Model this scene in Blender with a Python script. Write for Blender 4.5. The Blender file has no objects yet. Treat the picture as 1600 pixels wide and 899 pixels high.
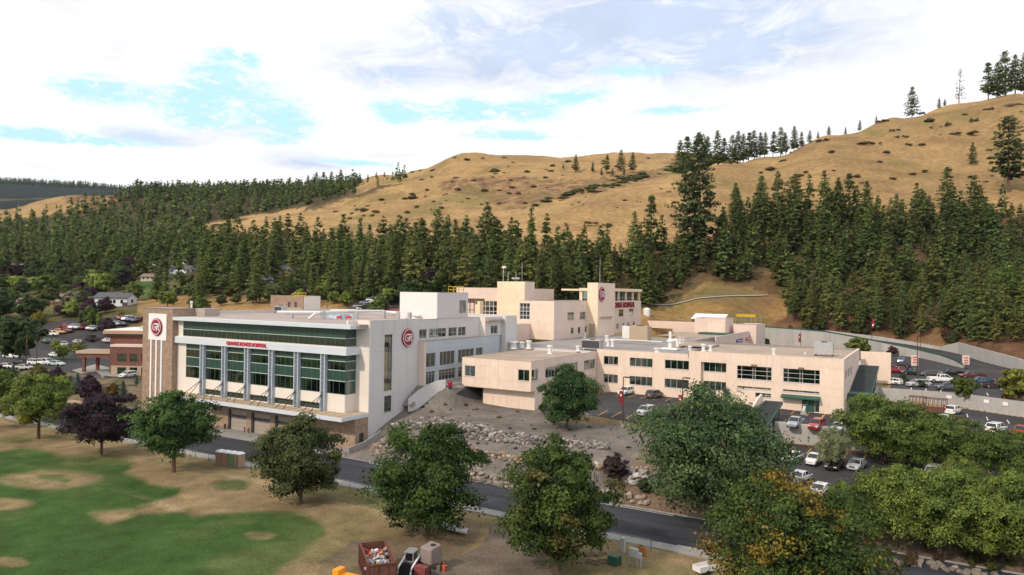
import bpy, math, random
import numpy as np
from mathutils import Vector, Matrix
random.seed(7); rng=np.random.default_rng(7)
scn=bpy.context.scene; COL=scn.collection; D=bpy.data
R=math.radians
# ------------------------------------------------------------------ camera
FL=1123.; HC=30.
_th=R(30.3); _pi=R(.38); _ro=R(.865)
fw=np.array([-math.sin(_th)*math.cos(_pi), math.cos(_th)*math.cos(_pi), math.sin(_pi)])
_r0=np.array([math.cos(_th),math.sin(_th),0.]); _u0=np.cross(_r0,fw)
rt=math.cos(_ro)*_r0+math.sin(_ro)*_u0; up=np.cross(rt,fw)
CP=np.array([0.,0.,HC])
cam=D.cameras.new('camera'); camo=D.objects.new('camera',cam); COL.objects.link(camo); scn.camera=camo
cam.sensor_width=36; cam.lens=36*FL/1600; cam.clip_start=.5; cam.clip_end=20000
m=Matrix.Identity(4)
for i in range(3):
    m[i][0]=rt[i]; m[i][1]=up[i]; m[i][2]=-fw[i]; m[i][3]=CP[i]
camo.matrix_world=m
# ------------------------------------------------------------------ daylight
SUN_EL=R(38); SUN_DIR=np.array([-.30,-.95,0.]); SUN_DIR/=np.linalg.norm(SUN_DIR)
sun=D.lights.new('sun','SUN'); suno=D.objects.new('sun',sun); COL.objects.link(suno)
sun.energy=2.65; sun.angle=R(2.5); sun.color=(1,.83,.66)
sv=Vector((SUN_DIR[0]*math.cos(SUN_EL),SUN_DIR[1]*math.cos(SUN_EL),math.sin(SUN_EL)))
suno.rotation_euler=sv.to_track_quat('Z','Y').to_euler(); suno.location=(0,0,200)
scn.view_settings.view_transform='Standard'; scn.view_settings.look='None'
scn.view_settings.exposure=0.1; scn.view_settings.gamma=1
W=D.worlds.new('World'); scn.world=W; W.use_nodes=True
def build_world():
    nt=W.node_tree; nt.nodes.clear(); N=nt.nodes.new; L=nt.links.new
    out=N('ShaderNodeOutputWorld'); bg=N('ShaderNodeBackground'); bg.inputs[1].default_value=.1
    sky=N('ShaderNodeTexSky'); sky.sky_type='NISHITA'; sky.sun_disc=False
    sky.sun_elevation=SUN_EL; sky.sun_rotation=math.atan2(SUN_DIR[0],SUN_DIR[1]); sky.air_density=1; sky.dust_density=1; sky.altitude=900
    tc=N('ShaderNodeTexCoord'); sp=N('ShaderNodeSeparateXYZ'); L(tc.outputs['Generated'],sp.inputs[0])
    def M(op,a,b=None,c=None):
        n=N('ShaderNodeMath'); n.operation=op
        for i,v in enumerate((a,b,c)):
            if v is None: continue
            if isinstance(v,(int,float)): n.inputs[i].default_value=v
            else: L(v,n.inputs[i])
        return n.outputs[0]
    zz=M('MAXIMUM',sp.outputs[2],0.0); den=M('ADD',zz,.16)
    cx=M('DIVIDE',sp.outputs[0],den); cy=M('DIVIDE',sp.outputs[1],den)
    cb=N('ShaderNodeCombineXYZ'); L(cx,cb.inputs[0]); L(cy,cb.inputs[1])
    def noise(scale,det,rough,dist=0,off=0):
        n=N('ShaderNodeTexNoise'); n.inputs['Scale'].default_value=scale; n.inputs['Detail'].default_value=det
        n.inputs['Roughness'].default_value=rough; n.inputs['Distortion'].default_value=dist
        mp=N('ShaderNodeMapping'); mp.inputs['Location'].default_value=(off,off*.7,off*1.3); L(cb.outputs[0],mp.inputs[0]); L(mp.outputs[0],n.inputs['Vector'])
        return n.outputs['Fac']
    def dirspot(px,py,sx,sy):
        # a soft patch round a fixed compass direction of the sky
        d=fw+rt*(px-800)/FL-up*(py-449.5)/FL; d=d/np.linalg.norm(d)
        h=np.array([d[1],-d[0],0]); h/=np.linalg.norm(h); v=np.cross(h,d)
        def dot(vec):
            n=N('ShaderNodeVectorMath'); n.operation='DOT_PRODUCT'; L(tc.outputs['Generated'],n.inputs[0]); n.inputs[1].default_value=tuple(vec); return n.outputs['Value']
        a=M('MULTIPLY',dot(h),FL/sx); b=M('MULTIPLY',dot(v),FL/sy); c=dot(d)
        r2=M('ADD',M('MULTIPLY',a,a),M('MULTIPLY',b,b)); e=M('POWER',2.718,M('MULTIPLY',r2,-1.0))
        return M('MULTIPLY',e,M('GREATER_THAN',c,0.0))
    def summ(l):
        s=l[0]
        for q in l[1:]: s=M('ADD',s,q)
        return s
    gaps=summ([dirspot(*a) for a in [(345,125,56,28),(375,88,34,11),(440,190,52,38),(300,150,40,14),(150,140,62,20),(310,185,50,18),(620,175,44,20),(730,172,60,20),(830,176,60,14),(905,150,70,12),(800,212,70,9),(130,216,110,8),(50,214,60,8),(1060,172,60,7),(990,110,60,10),(560,255,60,5)]])
    n1=noise(8.5,12,.7,.5,3.1)
    n1=M('ADD',M('MULTIPLY',n1,.62),M('MULTIPLY',noise(26,8,.72,.3,5.),.38))
    g=M('MULTIPLY',gaps,M('MULTIPLY_ADD',n1,5.2,-1.85))
    mr=N('ShaderNodeMapRange'); mr.interpolation_type='SMOOTHSTEP'; L(g,mr.inputs[0]); mr.inputs[1].default_value=.1; mr.inputs[2].default_value=.8
    blue=mr.outputs[0]
    shade=summ([dirspot(*a) for a in [(690,40,70,45),(600,110,90,35),(960,40,170,50),(1110,100,110,26),(1230,60,150,40),(1050,10,230,30),(230,215,70,14),(490,255,70,12),(830,95,120,50)]])
    n2=noise(4.5,10,.66,.9,9.7)
    sh=M('MULTIPLY',shade,M('MULTIPLY_ADD',n2,2.6,-.75))
    mr2=N('ShaderNodeMapRange'); L(sh,mr2.inputs[0]); mr2.inputs[1].default_value=.05; mr2.inputs[2].default_value=.75
    n3=noise(3.2,9,.62,.5,21.)
    mr3=N('ShaderNodeMapRange'); L(n3,mr3.inputs[0]); mr3.inputs[1].default_value=.35; mr3.inputs[2].default_value=.7; mr3.inputs[3].default_value=1.0; mr3.inputs[4].default_value=.84
    def mix(f,a,b):
        n=N('ShaderNodeMix'); n.data_type='RGBA'; 
        if isinstance(f,(int,float)): n.inputs[0].default_value=f
        else: L(f,n.inputs[0])
        for i,v in ((6,a),(7,b)):
            if isinstance(v,tuple): n.inputs[i].default_value=(*v,1)
            else: L(v,n.inputs[i])
        return n.outputs[2]
    cl=mix(mr2.outputs[0],(10.9,10.95,11.1),(6.7,7.8,10.0))
    vm=N('ShaderNodeVectorMath'); vm.operation='SCALE'; L(cl,vm.inputs[0]); L(mr3.outputs[0],vm.inputs['Scale'])
    skyb=mix(.93,sky.outputs[0],(5.9,9.5,11.0))
    col=mix(blue,vm.outputs[0],skyb)
    L(col,bg.inputs[0]); L(bg.outputs[0],out.inputs[0])
build_world()
# ------------------------------------------------------------------ placing helpers: photograph pixel -> world point at a known height
def ray(px,py): return fw+rt*(px-800)/FL-up*(py-449.5)/FL
def at(px,py,z): d=ray(px,py); t=(z-HC)/d[2]; return CP+d*t
def atY(px,py,Y): d=ray(px,py); return CP+d*(Y/d[1])
def atX(px,py,X): d=ray(px,py); return CP+d*(X/d[0])
def hy(px): return 457.+.0151*(px-800)
# ------------------------------------------------------------------ ground height
def sm(a,b,x): t=np.clip((x-a)/(b-a),0,1); return t*t*(3-2*t)
def lin(a,b,x): return np.clip((x-a)/(b-a),0,1)
PL=np.array([(96.6,0),(104,.5),(107.7,2.5),(110.9,3.9),(120.5,7.1),(140,7.1)])
PR=np.array([(96.6,0),(98.2,1.3),(101.5,2.1),(103.2,3.1),(105.6,3.6),(108.4,5.0),(118,5.4),(124,5.7),(129,6.1),(136,6.6)])
# profile columns: px -> list of (depth, py seen in the photograph)
PROF={
-900:[(250,'n'),(340,500),(520,455),(800,420),(1200,380),(2500,330),(4500,300),(9000,330)],
 -200:[(250,'n'),(330,492),(420,462),(560,425),(800,385),(1100,345),(1300,345),(2600,310),(4200,284),(9000,330)],
  0:[(250,'n'),(330,490),(420,460),(560,420),(800,380),(1000,345),(1120,321),(1300,335),(2600,308),(4200,285),(9000,330)],
 110:[(250,'n'),(330,486),(420,455),(560,415),(800,375),(1000,330),(1120,297),(1300,330),(2600,312),(4200,290),(9000,330)],
 210:[(250,'n'),(320,480),(420,448),(560,415),(800,375),(1000,330),(1150,301),(1350,312),(2600,312),(4200,300),(9000,330)],
 310:[(250,'n'),(310,477),(420,442),(520,415),(640,380),(900,340),(1150,305),(1350,304),(2000,320),(4200,310),(9000,330)],
 420:[(250,'n'),(310,470),(400,440),(490,405),(600,372),(700,350),(900,330),(1150,305),(1350,302),(2000,320),(4200,320),(9000,330)],
 510:[(250,'n'),(310,470),(400,435),(480,400),(600,358),(720,333),(880,304),(1000,318),(1350,297),(1700,330),(4200,320),(9000,330)],
 600:[(250,'n'),(310,465),(380,435),(460,398),(600,350),(750,310),(900,280),(1000,290),(1500,275),(2000,320),(4200,330),(9000,330)],
 730:[(250,'n'),(310,470),(370,440),(440,395),(560,355),(750,295),(960,242),(1100,250),(1600,262),(2200,330),(4200,330),(9000,330)],
 850:[(250,'n'),(300,478),(350,440),(410,385),(480,330),(540,345),(750,290),(980,241),(1100,250),(1700,255),(2200,330),(4200,330),(9000,330)],
 950:[(300,'n'),(309,490),(350,440),(420,375),(520,297),(600,315),(760,285),(1000,240),(1200,250),(1700,250),(2200,330),(4200,330),(9000,330)],
1060:[(314,'n'),(322,504),(362,448),(420,370),(580,268),(680,290),(800,275),(1020,240),(1200,250),(1700,260),(2200,330),(4200,330),(9000,330)],
1130:[(312,'n'),(320,503),(360,452),(420,365),(610,251),(700,270),(850,262),(1020,248),(1200,262),(1700,280),(2200,330),(4200,330),(9000,330)],
1200:[(318,'n'),(324,510),(370,440),(440,350),(640,241),(720,262),(1020,270),(1700,300),(2200,330),(4200,330),(9000,330)],
1300:[(298,'n'),(304,517.5),(360,450),(440,345),(660,208),(760,235),(1100,300),(1700,300),(4200,330),(9000,330)],
1400:[(286,'n'),(292,530),(345,460),(430,345),(560,255),(700,177),(800,205),(1100,280),(1700,300),(4200,330),(9000,330)],
1500:[(260,'n'),(265,535),(330,470),(420,350),(560,245),(730,157),(830,190),(1100,280),(1700,300),(4200,330),(9000,330)],
1600:[(206,'n'),(212,563),(310,480),(410,350),(560,232),(740,141),(840,170),(1100,260),(1700,300),(4200,330),(9000,330)],
1800:[(165,'n'),(172,600),(245,550),(310,470),(410,345),(560,215),(740,110),(840,120),(1100,220),(1700,300),(4200,330),(9000,330)],
2600:[(165,'n'),(172,600),(240,560),(310,460),(410,330),(560,180),(740,40),(1100,40),(1700,300),(4200,330),(9000,330)]}
_pk=np.array(sorted(PROF)); NW=220
_ws=np.geomspace(150,9000,NW); _tab=np.zeros((len(_pk),NW)); _w0=[]
for i,k in enumerate(_pk):
    pr=PROF[k]; _w0.append(pr[0][0]); ww=[p[0] for p in pr[1:]]; zs=[30-(p[1]-hy(k))*p[0]/FL for p in pr[1:]]
    # smooth (monotone-ish) interpolation
    z=np.interp(np.log(_ws),np.log(ww),zs); 
    ker=np.array([1,2,3,2,1])/9.; zp=np.pad(z,2,mode='edge'); zs_=np.convolve(zp,ker,'valid'); 
    _tab[i]=zs_
_w0=np.array(_w0,float)
def _vn(x,y,s,seed):
    X=np.floor(x/s).astype(np.int64); Y=np.floor(y/s).astype(np.int64); fx=x/s-X; fy=y/s-Y
    def h(a,b): 
        v=(a*374761393+b*668265263+seed*144269)&0x7fffffff; v=((v^(v>>13))*1274126177)&0x7fffffff; return (v^(v>>16))%10007/10007.
    fx=fx*fx*(3-2*fx); fy=fy*fy*(3-2*fy)
    return (h(X,Y)*(1-fx)+h(X+1,Y)*fx)*(1-fy)+(h(X,Y+1)*(1-fx)+h(X+1,Y+1)*fx)*fy
def fbm(x,y,s,seed=1,o=4):
    r=0;a=.5
    for k in range(o): r=r+a*(_vn(x,y,s/2**k,seed+k)-.5)*2; a*=.5
    return r
def near(x,y):
    zl=np.interp(y,PL[:,0],PL[:,1]); zr=np.interp(y,PR[:,0],PR[:,1])
    t=lin(-93,-76,x); z=zl*(1-t)+zr*t
    # left of the glass wing: embankment to the clinic car park
    zL=7*lin(97.5,105.5,y)+ lin(150,260,y)*2; tl=lin(-160,-163,x); z=z*(1-tl)+zL*tl
    z=np.where((x<-93.2)&(x>-161)&(y<108),0,z)
    # forecourt of the entrance
    b=sm(-82.3,-86.5,x)*sm(116.5,123,y)*(x>-95); z=z*(1-b)+10.5*b
    # right: upper terrace 6.1, lower car park 3.1, then bank to the road
    t2=lin(-34,-20,x); z=np.where((y>112),z-(z-6.1)*t2*(x>-60),z)
    zlow=3.1*lin(97.5,105,y)
    low=(x>-25.2)&(y<140.2); t3=lin(-25.9,-24.9,x)*(y<140.2); z=z*(1-t3)+zlow*t3
    # upper right car park behind its retaining wall
    yw=np.where(x<5,186.5,186.5-(x-5)*.55); tr=lin(-16.2,-15.4,x)*lin(0,1.2,y-yw)
    zu=8.6+ .9*lin(190,250,y); z=z*(1-tr)+zu*tr
    tb=lin(196.5,199,y)*(1-lin(-16.2,-15.4,x))*lin(-100,-80,x); z=z*(1-tb)+9.0*tb
    return z
def T(x,y):
    x=np.asarray(x,float); y=np.asarray(y,float)
    w=x*fw[0]+y*fw[1]; l=x*_r0[0]+y*_r0[1]; ws=np.maximum(w,20)
    px=800+FL*l/ws; px=np.clip(px,_pk[0],_pk[-1])
    i=np.clip(np.searchsorted(_pk,px)-1,0,len(_pk)-2); f=(px-_pk[i])/(_pk[i+1]-_pk[i])
    g=np.clip((np.log(np.maximum(ws,150))-np.log(150))/(np.log(9000)-np.log(150))*(NW-1),0,NW-1.001); j=g.astype(int); h=g-j
    za=_tab[i,j]*(1-h)+_tab[i,j+1]*h; zb=_tab[i+1,j]*(1-h)+_tab[i+1,j+1]*h; fs=f*f*(3-2*f); zf=za*(1-fs)+zb*fs
    rel=np.clip((w-350)/500,0,1.3)
    zf=zf+fbm(x,y,90,5,5)*7*rel
    w0=_w0[i]*(1-f)+_w0[i+1]*f
    wend=w0+np.interp(px,[880,950],[50,6])
    t=sm(0,1,(w-w0)/(wend-w0))
    # right side: wall step
    return near(x,y)*(1-t)+zf*t
def hit(px,py,wmin=40,wmax=4000):
    """first point where the sight line through a photograph pixel meets the ground"""
    d=ray(px,py); d=d/(d@fw); ws=np.geomspace(wmin,wmax,150)
    for _ in range(3):
        P=CP[None]+d[None]*ws[:,None]; below=P[:,2]<T(P[:,0],P[:,1])
        if not below.any(): return P[-1]
        k=int(np.argmax(below)); a=ws[max(k-1,0)]; b=ws[k]; ws=np.linspace(a,b,24)
    q=CP+d*b; return np.array([q[0],q[1],float(T(q[0],q[1]))])
def hitmany(px,py,wmin=60,wmax=600):
    px=np.asarray(px,float); py=np.asarray(py,float); d=fw[None]+rt[None]*((px-800)/FL)[:,None]-up[None]*((py-449.5)/FL)[:,None]
    lo=np.full(len(px),float(wmin)); hi=np.full(len(px),float(wmax)); f=np.linspace(0,1,120)**1.5
    for _ in range(3):
        ws=lo[:,None]+(hi-lo)[:,None]*f[None]; P=CP[None,None]+d[:,None]*ws[:,:,None]; b=P[:,:,2]<T(P[:,:,0],P[:,:,1]); b[:,-1]=True
        k=b.argmax(1); i=np.arange(len(px)); lo=ws[i,np.maximum(k-1,0)]; hi=ws[i,k]; f=np.linspace(0,1,14)
    q=CP[None]+d*hi[:,None]; return np.stack([q[:,0],q[:,1],T(q[:,0],q[:,1])],1)
# ------------------------------------------------------------------ materials
def mat(name,col,rough=.8,ns=0,amt=.25,spec=.3,metal=0,obj=False,attr=None,bump=0,ns2=0,amt2=.2,coat=0,stretch=None,col2=None,var=0):
    m=D.materials.new(name); m.use_nodes=True; nt=m.node_tree; N=nt.nodes.new; L=nt.links.new
    b=nt.nodes['Principled BSDF']; b.inputs['Roughness'].default_value=rough; b.inputs['Metallic'].default_value=metal
    b.inputs['Specular IOR Level'].default_value=spec; b.inputs['Coat Weight'].default_value=coat; b.inputs['Coat Roughness'].default_value=.08
    def rgb(c): n=N('ShaderNodeRGB'); n.outputs[0].default_value=(*c,1); return n.outputs[0]
    def mul(a,bb,t='MULTIPLY',f=1.):
        n=N('ShaderNodeMix'); n.data_type='RGBA'; n.blend_type=t; n.inputs[0].default_value=f; L(a,n.inputs[6]); L(bb,n.inputs[7]); return n.outputs[2]
    if attr: a=N('ShaderNodeAttribute'); a.attribute_name=attr; c=a.outputs['Color']
    elif obj: o=N('ShaderNodeObjectInfo'); c=o.outputs['Color']
    else: c=rgb(col)
    if attr and obj: o=N('ShaderNodeObjectInfo'); c=mul(c,o.outputs['Color'])
    tc=N('ShaderNodeTexCoord'); vec=tc.outputs['Object']
    if stretch: mp=N('ShaderNodeMapping'); mp.inputs['Scale'].default_value=stretch; L(vec,mp.inputs[0]); vec=mp.outputs[0]
    facs=[]
    for s,a_ in ((ns,amt),(ns2,amt2)):
        if not s: continue
        n=N('ShaderNodeTexNoise'); n.inputs['Scale'].default_value=s; n.inputs['Detail'].default_value=6; n.inputs['Roughness'].default_value=.62; L(vec,n.inputs['Vector'])
        mr=N('ShaderNodeMapRange'); mr.inputs[1].default_value=.28; mr.inputs[2].default_value=.72; mr.inputs[3].default_value=1-a_; mr.inputs[4].default_value=1+a_; mr.clamp=False; L(n.outputs['Fac'],mr.inputs[0])
        facs.append((n.outputs['Fac'],mr.outputs[0]))
        cc=N('ShaderNodeCombineColor'); [L(mr.outputs[0],cc.inputs[i]) for i in range(3)]
        if col2 and s==ns:
            mx=N('ShaderNodeMix'); mx.data_type='RGBA'; r2=N('ShaderNodeMapRange'); r2.inputs[1].default_value=.4; r2.inputs[2].default_value=.62; L(n.outputs['Fac'],r2.inputs[0]); L(r2.outputs[0],mx.inputs[0]); L(c,mx.inputs[6]); mx.inputs[7].default_value=(*col2,1); c=mx.outputs[2]
        else: c=mul(c,cc.outputs[0])
    if var:
        o=N('ShaderNodeObjectInfo'); mr=N('ShaderNodeMapRange'); L(o.outputs['Random'],mr.inputs[0]); mr.inputs[3].default_value=1-var; mr.inputs[4].default_value=1+var
        cc=N('ShaderNodeCombineColor'); [L(mr.outputs[0],cc.inputs[i]) for i in range(3)]; c=mul(c,cc.outputs[0])
    L(c,b.inputs['Base Color'])
    if bump and facs:
        bp=N('ShaderNodeBump'); bp.inputs['Strength'].default_value=bump; bp.inputs['Distance'].default_value=.1; L(facs[-1][0],bp.inputs['Height']); L(bp.outputs[0],b.inputs['Normal'])
    return m
def leafmat(name,trans=.3,soft=.75):
    m=mat(name,(1,1,1),.75,attr='tint',obj=True,spec=.15); nt=m.node_tree; N=nt.nodes.new; L=nt.links.new
    b=nt.nodes['Principled BSDF']; a=N('ShaderNodeAttribute'); a.attribute_name='fn'; vt=N('ShaderNodeVectorTransform'); vt.vector_type='NORMAL'; vt.convert_from='OBJECT'; vt.convert_to='WORLD'; L(a.outputs['Vector'],vt.inputs[0])
    ge=N('ShaderNodeNewGeometry'); vm=N('ShaderNodeMix'); vm.data_type='VECTOR'; vm.inputs[0].default_value=soft; L(ge.outputs['Normal'],vm.inputs[4]); L(vt.outputs[0],vm.inputs[5]); vn=N('ShaderNodeVectorMath'); vn.operation='NORMALIZE'; L(vm.outputs[1],vn.inputs[0]); L(vn.outputs[0],b.inputs['Normal'])
    t=N('ShaderNodeBsdfTranslucent'); mx=N('ShaderNodeMixShader'); mx.inputs[0].default_value=trans
    L(b.inputs['Base Color'].links[0].from_socket,t.inputs[0]); L(b.outputs[0],mx.inputs[1]); L(t.outputs[0],mx.inputs[2]); L(mx.outputs[0],nt.nodes['Material Output'].inputs[0]); return m
def brickmat(name,c1,c2,mortar,scale=1.,axis='F'):
    m=mat(name,(1,1,1),.9,spec=.1); nt=m.node_tree; N=nt.nodes.new; L=nt.links.new
    tc=N('ShaderNodeTexCoord'); sp=N('ShaderNodeSeparateXYZ'); L(tc.outputs['Object'],sp.inputs[0]); ad=N('ShaderNodeMath'); L(sp.outputs[0],ad.inputs[0]); L(sp.outputs[1],ad.inputs[1])
    cb=N('ShaderNodeCombineXYZ'); L(ad.outputs[0],cb.inputs[0]); L(sp.outputs[2],cb.inputs[1])
    br=N('ShaderNodeTexBrick'); br.inputs['Color1'].default_value=(*c1,1); br.inputs['Color2'].default_value=(*c2,1); br.inputs['Mortar'].default_value=(*mortar,1)
    br.inputs['Scale'].default_value=1; br.inputs['Brick Width'].default_value=.9*scale; br.inputs['Row Height'].default_value=.3*scale; br.inputs['Mortar Size'].default_value=.03; L(cb.outputs[0],br.inputs['Vector'])
    n=N('ShaderNodeTexNoise'); n.inputs['Scale'].default_value=1.3; n.inputs['Detail'].default_value=8; n.inputs['Roughness'].default_value=.8; L(tc.outputs['Object'],n.inputs['Vector'])
    mr=N('ShaderNodeMapRange'); mr.inputs[1].default_value=.3; mr.inputs[2].default_value=.7; mr.inputs[3].default_value=.72; mr.inputs[4].default_value=1.28; L(n.outputs['Fac'],mr.inputs[0]); cc=N('ShaderNodeCombineColor'); [L(mr.outputs[0],cc.inputs[i]) for i in range(3)]
    mx=N('ShaderNodeMix'); mx.data_type='RGBA'; mx.blend_type='MULTIPLY'; mx.inputs[0].default_value=1; L(br.outputs['Color'],mx.inputs[6]); L(cc.outputs[0],mx.inputs[7]); L(mx.outputs[2],nt.nodes['Principled BSDF'].inputs['Base Color']); return m
def glassmat(name,tint,gl=.25,rough=.03):
    m=D.materials.new(name); m.use_nodes=True; nt=m.node_tree; N=nt.nodes.new; L=nt.links.new; nt.nodes.clear()
    o=N('ShaderNodeOutputMaterial'); t=N('ShaderNodeBsdfTransparent'); t.inputs[0].default_value=(*tint,1); g=N('ShaderNodeBsdfGlossy'); g.inputs['Roughness'].default_value=rough; g.inputs[0].default_value=(.85,.95,.95,1)
    f=N('ShaderNodeFresnel'); f.inputs[0].default_value=1.5; a=N('ShaderNodeMath'); a.operation='MULTIPLY_ADD'; a.inputs[1].default_value=.8; a.inputs[2].default_value=gl; L(f.outputs[0],a.inputs[0])
    mx=N('ShaderNodeMixShader'); L(a.outputs[0],mx.inputs[0]); L(t.outputs[0],mx.inputs[1]); L(g.outputs[0],mx.inputs[2]); L(mx.outputs[0],o.inputs[0]); return m
M={}
M['ground']=mat('ground',(1,1,1),.95,attr='tint',ns=.3,amt=.3,ns2=3.0,amt2=.34,spec=.05,bump=.3)
M['asphalt']=mat('asphalt',(.05,.048,.052),.85,ns=.1,amt=.34,ns2=9,amt2=.12,spec=.15)
M['road']=mat('road_asphalt',(.04,.042,.052),.8,ns=.35,amt=.5,ns2=12,amt2=.12,spec=.2,stretch=(.12,1,1))
M['concrete']=mat('concrete',(.27,.262,.25),.85,ns=.5,amt=.12,ns2=6,amt2=.08)
M['concrete_wall']=mat('concrete_wall',(.40,.39,.375),.85,ns=.4,amt=.1,ns2=3,amt2=.1,stretch=(1,1,.35))
M['curb']=mat('curb',(.31,.295,.28),.85,ns=2,amt=.15)
M['paint_y']=mat('yellow_paint',(.5,.3,.06),.8,ns=4,amt=.3)
M['paint_w']=mat('white_paint',(.6,.6,.6),.8,ns=4,amt=.2)
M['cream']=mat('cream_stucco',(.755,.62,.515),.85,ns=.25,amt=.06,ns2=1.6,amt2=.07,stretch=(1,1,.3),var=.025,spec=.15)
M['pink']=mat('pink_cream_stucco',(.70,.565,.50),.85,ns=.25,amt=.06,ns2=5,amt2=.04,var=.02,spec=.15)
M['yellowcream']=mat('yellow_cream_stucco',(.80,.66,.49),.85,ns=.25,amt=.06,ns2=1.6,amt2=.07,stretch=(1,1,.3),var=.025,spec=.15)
M['white']=mat('shade_toned_white_panel',(.57,.555,.57),.7,ns=.2,amt=.05,ns2=4,amt2=.03,var=.02,spec=.25)  # off-white toned down: side-wall shade is put into this colour
M['offwhite']=mat('off_white_panel',(.71,.66,.605),.7,ns=.2,amt=.05,ns2=4,amt2=.03,var=.02,spec=.25)
M['bluegrey']=mat('blue_grey_metal',(.42,.47,.53),.5,ns=.3,amt=.06,spec=.4)
M['fascia']=mat('white_metal_fascia',(.58,.64,.71),.45,ns=.3,amt=.06,spec=.4)
M['brick']=brickmat('tan_brick',(.27,.185,.135),(.36,.255,.18),(.33,.27,.22))
M['redbrick']=brickmat('red_brick',(.17,.075,.06),(.2,.09,.072),(.2,.1,.08))
M['roofg']=mat('grey_gravel_roof',(.265,.245,.24),.95,ns=.1,amt=.2,ns2=6,amt2=.18)
M['rooft']=mat('tan_gravel_roof',(.35,.285,.23),.95,ns=.12,amt=.18,ns2=6,amt2=.2,col2=None)
M['roofp']=mat('pinkish_roof_membrane',(.36,.30,.28),.9,ns=.1,amt=.2,ns2=5,amt2=.1)
M['shingle']=mat('dark_shingles',(.09,.095,.11),.9,ns=3,amt=.3)
M['shingleb']=mat('brown_shingles',(.2,.15,.12),.9,ns=3,amt=.3)
M['frame']=mat('window_frame',(.5,.5,.49),.5)
M['frameg']=mat('green_window_frame',(.07,.13,.11),.5); M['palerail']=mat('pale_rail',(.45,.55,.5),.5)
M['dkframe']=mat('dark_frame',(.06,.06,.065),.5)
M['glass']=glassmat('window_glass',(.55,.64,.62),.19)
M['glassg']=glassmat('green_window_glass',(.5,.6,.56),.15)
M['spandrel']=mat('green_spandrel_glass',(.034,.074,.063),.15,ns=.3,amt=.15,spec=.6)
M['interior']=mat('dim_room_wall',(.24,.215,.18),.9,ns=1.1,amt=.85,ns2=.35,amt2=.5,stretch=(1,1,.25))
M['room']=mat('dim_room',(.08,.075,.07),.9,ns=.8,amt=.5)
M['blind']=mat('window_blind',(.20,.33,.28),.8,ns=.6,amt=.15)
M['blindg']=mat('grey_window_blind',(.28,.30,.27),.8,ns=.6,amt=.15)
M['door_tan']=mat('tan_garage_door',(.36,.31,.27),.6,ns=.6,amt=.05)
M['green']=mat('green_metal',(.03,.10,.075),.5,ns=.5,amt=.1)
M['greend']=mat('dark_green_metal_roof',(.038,.047,.05),.85,ns=.6,amt=.2,spec=.08)
M['red']=mat('red_sign',(.55,.03,.05),.45)
M['darkred']=mat('deep_red_sign',(.27,.018,.035),.45)
M['signwhite']=mat('white_sign',(.8,.8,.82),.5)
M['blue']=mat('blue_sign',(.03,.06,.25),.5)
M['metal']=mat('galvanised_metal',(.5,.51,.52),.4,metal=.6,ns=2,amt=.1)
M['dkmetal']=mat('dark_metal',(.03,.03,.032),.5)
M['pole']=mat('bronze_pole',(.07,.045,.04),.5)
M['whitem']=mat('white_painted_metal',(.72,.72,.72),.45,ns=2,amt=.06)
M['yellow']=mat('yellow_metal',(.55,.36,.02),.5,ns=2,amt=.2)
M['orange']=mat('orange_paint',(.75,.3,.02),.5,ns=2,amt=.1)
M['rust']=mat('rusty_steel',(.13,.055,.04),.8,ns=1.5,amt=.35,ns2=8,amt2=.2)
M['wood']=mat('weathered_wood',(.2,.14,.1),.85,ns=2,amt=.3)
M['tanwall']=mat('tan_block',(.42,.33,.24),.9,ns=2,amt=.12)
M['white_house']=mat('house_siding',(1,1,1),.8,obj=True,ns=.6,amt=.06)
M['car']=mat('car_paint',(1,1,1),.28,obj=True,spec=.5,coat=.6)
M['carglass']=mat('car_window',(.012,.014,.017),.05,spec=.8)
M['tyre']=mat('tyre_rubber',(.015,.015,.015),.85)
M['rim']=mat('wheel_rim',(.35,.35,.36),.35,metal=.7)
M['lampw']=mat('headlight_lens',(.75,.77,.8),.1,spec=.6)
M['lampr']=mat('tail_light_lens',(.35,.01,.01),.15,spec=.6)
M['plate']=mat('number_plate',(.6,.6,.6),.5)
M['bark']=mat('bark',(.11,.08,.06),.95,ns=3,amt=.3,stretch=(1,1,.3))
M['barkp']=mat('pine_bark',(.14,.085,.06),.95,ns=2,amt=.3)
M['leaf']=leafmat('leaves',.38); M['needle']=leafmat('pine_needles',.30,.8)
M['stone']=mat('stone',(.36,.31,.28),.9,obj=True,ns=1.2,amt=.22,ns2=6,amt2=.15,bump=.3,var=.25)
M['potty']=mat('portable_toilet_plastic',(.3,.21,.15),.5,obj=True)
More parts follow.
